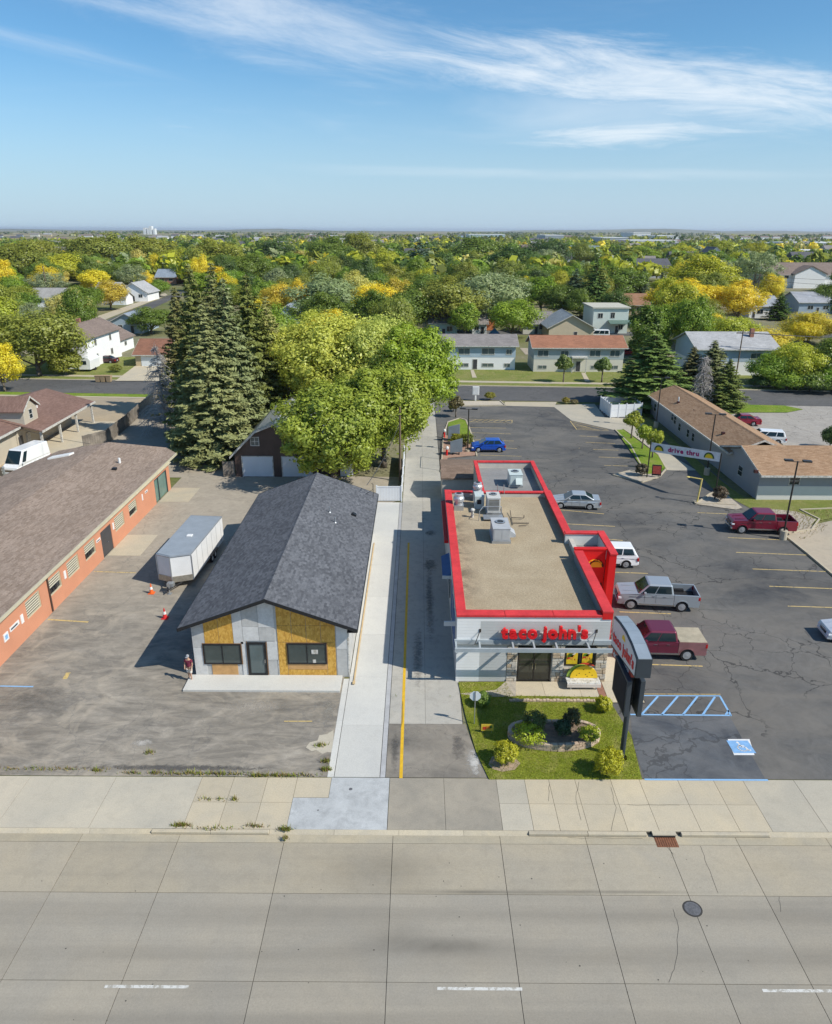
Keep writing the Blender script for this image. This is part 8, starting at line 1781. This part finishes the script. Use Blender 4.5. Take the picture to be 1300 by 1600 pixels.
# --- trees one can point at, from left to right
o_, y_, g_, d_, a_, m_, f_, k_, b_, w_ = 'olive green', 'yellow-green', 'golden yellow', 'dark green', 'grey-green', 'mid green', 'fresh green', 'orange-gold', 'blue-green', 'straw-yellow'
for row in ((62, 470, 588, 66, o_, ROUND), (8, 535, 612, 32, g_, ROUND), (104, 545, 586, 26, o_, BUSH), (132, 443, 492, 34, m_, ROUND), (237, 478, 522, 33, m_, ROUND), (100, 392, 448, 44, y_, ROUND), (35, 378, 452, 44, o_, ROUND), (18, 438, 476, 17, g_, ROUND), (160, 363, 432, 52, o_, ROUND), (232, 366, 428, 44, o_, ROUND), (62, 366, 430, 44, o_, ROUND),
            (182, 418, 450, 15, g_, ROUND), (230, 422, 452, 12, g_, ROUND), (250, 436, 464, 17, f_, ROUND), (278, 386, 430, 26, y_, ROUND), (300, 405, 442, 28, f_, ROUND), (342, 372, 440, 46, o_, ROUND), (392, 392, 452, 34, m_, ROUND), (432, 374, 424, 40, d_, ROUND), (472, 388, 424, 26, w_, ROUND), (482, 396, 432, 17, k_, ROUND), (518, 368, 432, 40, m_, ROUND), (562, 362, 424, 38, o_, ROUND),
            (602, 388, 442, 30, y_, ROUND), (655, 372, 446, 30, b_, SPRF), (512, 428, 508, 58, a_, ROUND), (580, 434, 506, 40, g_, ROUND), (606, 489, 520, 22, g_, ROUND), (640, 446, 524, 44, m_, ROUND), (700, 430, 522, 52, o_, ROUND), (764, 414, 514, 62, a_, ROUND), (726, 470, 530, 24, f_, TALL), (800, 462, 530, 40, f_, ROUND), (742, 366, 424, 42, m_, ROUND), (802, 382, 444, 40, d_, ROUND), (852, 366, 424, 34, d_, ROUND),
            (830, 428, 482, 28, y_, ROUND), (880, 438, 496, 34, m_, ROUND), (926, 402, 498, 32, d_, SPRF), (897, 418, 482, 26, b_, SPRF), (965, 412, 478, 40, m_, ROUND), (1001, 416, 478, 19, b_, SPRF), (1030, 424, 474, 17, b_, SPRF), (1086, 396, 476, 54, y_, ROUND), (1062, 434, 502, 46, g_, ROUND), (1152, 436, 506, 32, g_, ROUND), (1150, 394, 452, 18, b_, SPRF), (1176, 388, 462, 34, a_, WISPY), (1202, 424, 478, 20, g_, ROUND),
            (1004, 470, 566, 26, m_, POPL), (1028, 474, 560, 20, f_, POPL), (1082, 484, 540, 38, m_, ROUND), (1106, 482, 536, 24, g_, ROUND), (1142, 486, 556, 40, y_, ROUND), (1186, 506, 570, 38, k_, ROUND), (1262, 486, 536, 36, k_, ROUND), (1236, 526, 604, 34, y_, ROUND), (1200, 548, 604, 30, f_, ROUND), (1290, 522, 604, 34, m_, ROUND), (1228, 578, 610, 26, f_, BUSH), (1266, 576, 612, 26, m_, BUSH), (1300, 572, 612, 26, f_, BUSH), (1190, 585, 606, 16, d_, BUSH),
            (850, 386, 432, 30, a_, WISPY), (905, 378, 420, 22, o_, ROUND), (1215, 456, 500, 20, d_, SPRF), (1288, 440, 486, 26, m_, ROUND), (1120, 372, 410, 20, y_, ROUND), (1180, 376, 412, 26, y_, ROUND), (1060, 380, 414, 24, y_, ROUND), (1000, 384, 418, 26, f_, ROUND), (955, 396, 424, 20, g_, ROUND), (1255, 498, 540, 20, g_, ROUND), (400, 466, 520, 22, g_, ROUND), (424, 500, 560, 26, y_, ROUND), (1296, 660, 700, 12, d_, BUSH), (560, 400, 440, 26, y_, ROUND), (1075, 498, 548, 22, y_, ROUND), (30, 500, 560, 30, m_, ROUND), (690, 392, 446, 30, d_, ROUND), (960, 452, 506, 26, d_, ROUND), (905, 450, 500, 24, m_, ROUND)):
    ptree(*row)
# --- the rest of the canopy, tree by tree, thinning with distance
KEEP = [(128, 498, 206, 582, 165), (204, 516, 264, 598, 150), (150, 444, 330, 512, 260), (690, 526, 806, 625, 150), (826, 528, 978, 625, 146), (1050, 534, 1166, 600, 145), (820, 488, 982, 532, 200), (1166, 470, 1218, 498, 240), (1244, 468, 1300, 492, 250), (1194, 420, 1300, 446, 350), (966, 404, 1048, 432, 420), (893, 391, 938, 406, 560), (1012, 395, 1042, 408, 600), (1185, 408, 1300, 424, 460), (735, 505, 762, 525, 200), (672, 500, 716, 526, 195), (243, 424, 278, 445, 380), (965, 474, 1014, 494, 250)]
BOXES = [(o.location.x, o.location.y, max(abs(v) for c in o.children for v in (c.bound_box[0][0], c.bound_box[6][0])), max(abs(v) for c in o.children for v in (c.bound_box[0][1], c.bound_box[6][1]))) for o in list(COL.objects) if o.get('category') in ('house', 'garage', 'building', 'apartments', 'carport', 'shed', 'warehouse')]
def free(x, y, r, h):
    if y < 141: return False
    for tx in TREES:
        if (tx[3] - x) ** 2 + (tx[4] - y) ** 2 < (.55 * (tx[5] + r)) ** 2: return False
    for bx_, by_, bw_, bd_ in BOXES:
        if abs(bx_ - x) < bw_ + r * .7 and abs(by_ - y) < bd_ + r * .7: return False
    (a, b), (c, d) = PX((x, y, h)), PX((x, y, 0)); w = r * 1150 / y
    for l, t, rr_, bt_, yb in KEEP:
        if y < yb + 2 and a + w > l and a - w < rr_ and b < bt_ and d > t: return False
    return True
wts = [(m_, 27), (o_, 25), (d_, 14), (y_, 17), (f_, 14), (a_, 10), (g_, 9), (w_, 5), (k_, 2), (b_, 5)]; names, ww_ = zip(*wts); ww_ = np.array(ww_) / sum(ww_)
n_fill = 0
for it in range(9000):
    if n_fill >= 190: break
    Y = 150 + 300 * rt_.rand() ** .75; x = rt_.uniform(-.60, .60) * Y; h = rt_.uniform(8.5, 14.5) + (2 if Y > 300 else 0); r = rt_.uniform(5.2, 8.4) + (.8 if Y > 300 else 0)
    if not free(x, Y, r, h): continue
    cn = str(rt_.choice(names, p=ww_)); kinds = SPRF if cn == b_ else (WISPY if cn == a_ and rt_.rand() < .5 else (TALL if rt_.rand() < .15 else ROUND))
    if kinds is SPRF: r *= .62; h *= 1.1
    pk = kinds[int(rt_.randint(len(kinds)))]
    t = tree('spruce_tree' if kinds is SPRF else 'tree', pk, x, Y, r, h, cn); TREES.append((t, pk[0], cn, x, Y, r, h)); n_fill += 1
# a label for each: colour and form, belt, rank from the left
ORD = 'first second third fourth fifth sixth seventh eighth ninth tenth eleventh twelfth thirteenth fourteenth fifteenth sixteenth seventeenth eighteenth nineteenth twentieth'.split(); ORD += ['twenty-' + q for q in ORD[:9]] + ['thirtieth'] + ['thirty-' + q for q in ORD[:9]]
FORM = {'round': 'round-crowned tree', 'tall': 'slim-crowned tree', 'wispy': 'loose open-crowned tree', 'poplar': 'upright poplar', 'bush': 'bush', 'spruce': 'pointed spruce', 'spruce_far': 'pointed spruce'}
BELT = ((175, 'in the first belt behind the back street'), (235, 'in the second belt behind the back street'), (320, 'in the middle belt of the wooded town'), (430, 'in the fourth belt of the wooded town'), (1e9, 'in the farthest belt of single trees'))
grp = {}
for e in TREES: grp.setdefault((e[2], FORM[e[1]], next(b for y, b in BELT if e[4] < y)), []).append(e)
for (cn, fm, bl), L in grp.items():
    L.sort(key=lambda e: PX((e[3], e[4], e[6] * .6))[0])
    for i, e in enumerate(L):
        lab = f'{cn} {fm}, ' + ('' if len(L) == 1 else f'{ORD[i]} from the left ') + bl
        if len(L) == 1: lab = f'only {cn} {fm} {bl}'
        tag(e[0], lab, 'bush' if fm == 'bush' else 'tree', 'trees of the wooded town')
# --- beyond: the town's canopy as one mass, then hedgerows on the plain
rs = np.random.RandomState(12); Ps, Ns, Ss, Ts, Cs = [], [], [], [], []
pal = np.array([GREENS[k] for k in (m_, o_, d_, y_, f_, a_, g_, w_)]); pw = np.array([.19, .28, .12, .18, .09, .08, .04, .02])
def far_crown(x, y, r, h, q, c):
    e = unit(rs.normal(size=(q, 3))); e[:, 2] = np.abs(e[:, 2]) * 1.3 - .35; rad = rs.uniform(.65, 1.05, q)[:, None]
    Ps.append(e * rad * np.array([r, r, h * .5]) + np.array([x, y, h * .5])); Ns.append(unit(e + .4 * rs.normal(size=(q, 3)))); Ss.append(r * rs.uniform(.22, .42, q)); Ts.append(rs.rand(q, 2)); Cs.append(np.repeat(c[None], q, 0) * rs.uniform(.85, 1.15))
n = 0
while n < 2300:
    Y = 380 + 1250 * rs.rand() ** 1.3; x = rs.uniform(-.64, .64) * Y; h = rs.uniform(8, 15); r = rs.uniform(4.5, 8.5)
    if rs.rand() < (Y - 380) / 1700: continue
    if any(abs(b[0] - x) < b[2] + 8 and -b[3] - (90 if Y > 700 else 12) < Y - b[1] < b[3] + 8 for b in BOXES): continue
    a, b = PX((x, Y, h)); w = r * 1150 / Y
    if any(Y < yb + 2 and a + w > l and a - w < q and b < bt_ and b > t - 12 for l, t, q, bt_, yb in KEEP): continue
    far_crown(x, Y, r, h, 90 if Y < 900 else 50, pal[rs.choice(8, p=pw)]); n += 1
for row in range(60):
    Y = 1700 + 7500 * rs.rand() ** 1.4; x0 = rs.uniform(-.7, .7) * Y; L = rs.uniform(150, 900); m = int(L / 28)
    for k in range(m): far_crown(x0 + L * k / m, Y + rs.normal() * 25, rs.uniform(10, 20), rs.uniform(8, 16), 14, pal[rs.choice([0, 1, 2, 2, 3])] * .7)
w = bpy.data.objects.new('distant_woods', leaf_mesh('distant_woods', np.concatenate(Ps), np.concatenate(Ns), np.concatenate(Ss), np.concatenate(Ts), LEAFM, rs, np.concatenate(Cs), .8)); COL.objects.link(w); w['kind'] = 'stuff'
# ================================================================== the street lawn, planting bed, shrubs
lawn = [tuple(q) for q in g2((716, 1067), (790, 1066), (803, 1088), (940, 1090), (950, 1092), (986, 1150), (1003, 1218), (764, 1218), (744, 1176), (727, 1118))]
LAWN = M_grass('street_lawn', (0.155, 0.195, 0.02), (0.245, 0.27, 0.036), (0.38, 0.33, 0.12), .7)
lw_ = MB().prism(lawn, -.05, .05).build('lawn', LAWN); lw_['kind'] = 'structure'
sheet('gravel_bed', g2((718, 1085), (775, 1079), (790, 1066), (806, 1066), (806, 1089), (775, 1090), (745, 1089)), .056, GRAVEL)
sheet('gravel_bed', g2((763, 1196), (768, 1184), (785, 1178), (803, 1184), (813, 1194), (804, 1204), (785, 1207), (770, 1203)), .056, M_concrete('pink_gravel', (0.40, 0.31, 0.24), .2, .5, (1, .92, .85), 2.2, 3))
def inside(x, y, poly):
    c = False; j = len(poly) - 1
    for i in range(len(poly)):
        if (poly[i][1] > y) != (poly[j][1] > y) and x < (poly[j][0] - poly[i][0]) * (y - poly[i][1]) / (poly[j][1] - poly[i][1]) + poly[i][0]: c = not c
        j = i
    return c
def tufts(name, pts, hmin, hmax, cols, w=.02):
    n = len(pts); P = np.array(pts, 'f'); hh = rs.uniform(hmin, hmax, n); a = rs.rand(n) * 6.28; dx = np.stack([np.cos(a), np.sin(a), 0 * a], 1) * w; lean = rs.normal(size=(n, 3)) * .35; lean[:, 2] = 1
    V = np.stack([P - dx, P + dx, P + lean * hh[:, None]], 1).reshape(-1, 3); me = bpy.data.meshes.new(name); me.from_pydata(V.tolist(), [], np.arange(3 * n).reshape(-1, 3).tolist())
    for nm_, v in (('tint', rs.rand(n, 2)), ('leafcol', np.array(cols)[rs.randint(len(cols), size=n)])):
        at_ = me.attributes.new(nm_, 'FLOAT_COLOR', 'FACE'); c = np.ones((n, 4), 'f'); c[:, :v.shape[1]] = v; at_.data.foreach_set('color', c.ravel())
    me.materials.append(LEAFM); o = bpy.data.objects.new(name, me); COL.objects.link(o); o['kind'] = 'stuff'; return o
xs_, ys_ = [q[0] for q in lawn], [q[1] for q in lawn]; pts = []
while len(pts) < 26000:
    x, y = rs.uniform(min(xs_) - .08, max(xs_) + .08), rs.uniform(min(ys_), max(ys_))
    if inside(x, y, lawn): pts.append((x, y, .045))
tufts('grass', pts, .03, .09, [(0.17, 0.24, 0.018), (0.24, 0.295, 0.026), (0.31, 0.33, 0.045), (0.40, 0.34, 0.12)], .014)
# weeds along the walk's edges and joints
pts = []
for px, py, sx_, n_ in ((150, 1204, 5, 70), (205, 1208, 8, 60), (242, 1208, 5, 50), (300, 1209, 26, 200), (355, 1210, 20, 120), (405, 1212, 6, 90), (440, 1212, 26, 260), (510, 1203, 4, 160), (510, 1190, 4, 80), (60, 1202, 60, 160), (283, 1290, 7, 160), (330, 1295, 20, 50), (398, 1291, 10, 60), (447, 1296, 5, 130), (447, 1310, 3, 40), (367, 1249, 3, 40), (320, 1249, 8, 20), (340, 1249, 8, 20), (501, 1165, 4, 90), (234, 1176, 4, 50), (840, 1090, 60, 60), (1290, 800, 40, 120)):
    for k in range(n_):
        q = G(px + rs.normal() * sx_, py + rs.normal() * 1.2); pts.append((q.x, q.y + rs.normal() * .03, 0.0))
tufts('weeds', pts, .05, .28, [(0.20, 0.27, 0.04), (0.30, 0.33, 0.07), (0.36, 0.29, 0.12), (0.26, 0.18, 0.10)], .025)
pts = []
for poly, n_ in ((g2((1165, 800), (1200, 795), (1245, 800), (1275, 812), (1262, 826), (1235, 830)), 500), (g2((1240, 796), (1300, 800), (1290, 830), (1250, 845)), 260)):
    xs_, ys_ = [q[0] for q in poly], [q[1] for q in poly]; k = 0
    while k < n_:
        x, y = rs.uniform(min(xs_), max(xs_)), rs.uniform(min(ys_), max(ys_))
        if inside(x, y, poly): pts.append((x, y, .03)); k += 1
tufts('dry_weeds', pts, .06, .22, [(0.24, 0.23, 0.08), (0.32, 0.26, 0.13), (0.28, 0.20, 0.11)], .035)
def shrub(label, x, y, rx, h, col, leaf=.05, n=6500, z=.04, clumps=60, cr=.25, name='shrub', up=.5, cat='shrub', g=None, lower=-.7):
    r_ = np.random.RandomState(int(x * 100 + y * 10) % 9999); P, Nn, t, tips = crown_pts(r_, n, rx, .02, h, clumps, cr, lower, up)
    o = thing(name, label, cat, (x, y, z), group=g, world=False)
    c = bpy.data.objects.new('foliage', leaf_mesh('foliage', P, Nn, leaf * r_.uniform(.6, 1.4, n), t, LEAF, r_)); COL.objects.link(c); c.parent = o; c.color = (*col, 1)
    b = MB()
    for tp_ in tips[:7]: b.tube((0, 0, 0), Vector(tp_) * .85, .02, .006, 4)
    b.build('stem', BARK, o); return o
YS, GSH = (0.46, 0.46, 0.035), (0.16, 0.25, 0.045)
for px, py, rw, hh, c, lab in ((789, 1192, .78, 1.3, YS, 'round yellow-flowered shrub in a gravel ring, left of the planter'), (950, 1210, .86, 1.6, YS, 'largest yellow-flowered shrub, at the foot of the pylon sign'), (943, 1112, .56, 1.0, YS, 'yellow-green shrub between the bench and the pylon sign'), (754, 1103, .55, .95, GSH, 'small green shrub behind the stop sign')):
    p = G(px, py); shrub(lab, p.x, p.y, rw, hh, c, g='shrubs on the street lawn')
for px, py, rw, hh, c, lab in ((709, 643, .9, 1.5, (0.14, 0.16, 0.04), 'dark shrub at the back street, left of the pale square sign'), (765, 625, 1.0, 1.4, (0.27, 0.26, 0.04), 'yellow-green shrub at the back street, right of the pale square sign'), (884, 630, .8, 1.0, (0.30, 0.26, 0.06), 'small yellow shrub at the far end of the apron'), (713, 694, .9, 1.5, (0.26, 0.27, 0.03), 'yellow shrub by the nearer menu board'), (729, 697, 1.2, 1.8, (0.17, 0.20, 0.035), 'round green shrub at the foot of the lamp by the blue hatchback'), (1002, 744, .8, 1.6, (0.14, 0.12, 0.08), 'brownish bare shrub left of the banner pole'), (1124, 783, .9, 1.7, (0.15, 0.12, 0.09), 'brownish shrub at the foot of the right banner pole'), (897, 631, .7, .7, (0.22, 0.19, 0.10), 'dry shrub right of the small yellow one at the apron'), (181, 582, 1.6, 1.6, (0.20, 0.22, 0.04), 'low yellow-green shrub at the tan garage drive')):
    p = G(px, py); shrub(lab, p.x, p.y, rw, hh, c, .11, 1500, g='shrubs of the lots')
# raised bed of stacked stones
pb = thing('planter_bed', 'kidney-shaped raised bed of stacked tan stones on the street lawn', 'planter', (7.5, 33.6, 0.05))
cx, cy = G(865, 1152).x, G(865, 1152).y
def rim(a): 
    k = 1 - .16 * math.exp(-((((a - 1.57 + 3.14159) % 6.28318) - 3.14159) / .55) ** 2) * 1.6
    return Vector((cx + 2.55 * math.cos(a), cy + 1.28 * math.sin(a) * k, 0))
STN = [M('bed_stone_%d' % k, c, .9, var=.2, scale=6, bmp=.3) for k, c in enumerate(((0.42, 0.31, 0.22), (0.50, 0.385, 0.275), (0.46, 0.36, 0.27)))]
nst = 40; rsn = random.Random(8)
for c_ in range(3):
    for k in range(nst):
        a, b = 6.28318 * (k + .5 * (c_ % 2)) / nst, 6.28318 * (k + 1 + .5 * (c_ % 2)) / nst; p, q = rim(a), rim(b); e = (q - p).normalized(); nn = Vector((e.y, -e.x, 0)); j = rsn.uniform(-.015, .02)
        z0, z1 = .05 + .15 * c_, .195 + .15 * c_
        MB().prism([tuple((p + e * .008 + nn * j)[:2]), tuple((q - e * .008 + nn * j)[:2]), tuple((q - e * .02 - nn * .2)[:2]), tuple((p + e * .02 - nn * .2)[:2])], z0, z1).build('stone', rsn.choice(STN), pb, bevel=.015, seg=1)
MB().prism([tuple((Vector((cx, cy, 0)) + (rim(6.28318 * k / 30) - Vector((cx, cy, 0))) * .93)[:2]) for k in range(30)], .05, .38).build('soil', M_concrete('bed_mulch', (0.24, 0.185, 0.14), .3, .6, (1, .92, .85), 6.6, 3), pb)
for px, py, rw, hh, c, lab in ((826, 1158, 1.05, .9, (0.42, 0.50, 0.04), 'bright yellow-green plant sprawling in the left of the stone bed'), (834, 1140, .8, 1.2, (0.13, 0.17, 0.05), 'taller green plant at the back of the stone bed'), (879, 1150, .55, 1.0, (0.05, 0.10, 0.05), 'dark evergreen shrub in the middle of the stone bed'), (893, 1137, .55, 1.3, (0.12, 0.12, 0.05), 'dry grass clump at the back right of the stone bed'), (919, 1157, .7, .85, (0.36, 0.42, 0.04), 'yellow-green plant in the right of the stone bed')):
    p = G(px, py, .3); shrub(lab, p.x, p.y, rw, hh, c, .06, 1800, z=.36, g='plants of the stone bed')
es = struct('bed_edging', MB().box(5.42, 10.9, 36.84, 36.86, -.02, .05), JOINT)
for k in range(27): MB().box(5.45 + k * .2, 5.45 + k * .2 + .185, 36.82, 37.0, 0, .14 + .02 * (k % 3)).build('edging_stone', STN[k % 3], es, bevel=.012, seg=1)
# debris and leaf litter under the trees, hedge along the far right street
# ================================================================== the air of a clear autumn day over the plain
hz = MB().box(-26000, 26000, -4500, 30500, -1.6, 62).build('haze', None); hz['kind'] = 'stuff'
hz.data.materials.clear(); hm = bpy.data.materials.new('haze_air'); hm.use_nodes = True; ht = hm.node_tree; ht.nodes.clear()
pv = N(ht, 'ShaderNodeVolumePrincipled'); pv.inputs['Color'].default_value = (0.80, 0.88, 1.0, 1); pv.inputs['Density'].default_value = 0.00005; pv.inputs['Anisotropy'].default_value = 0.2
ho = N(ht, 'ShaderNodeOutputMaterial'); Lk(ht, pv.outputs[0], ho.inputs['Volume']); hz.data.materials.append(hm)
bpy.context.view_layer.update()
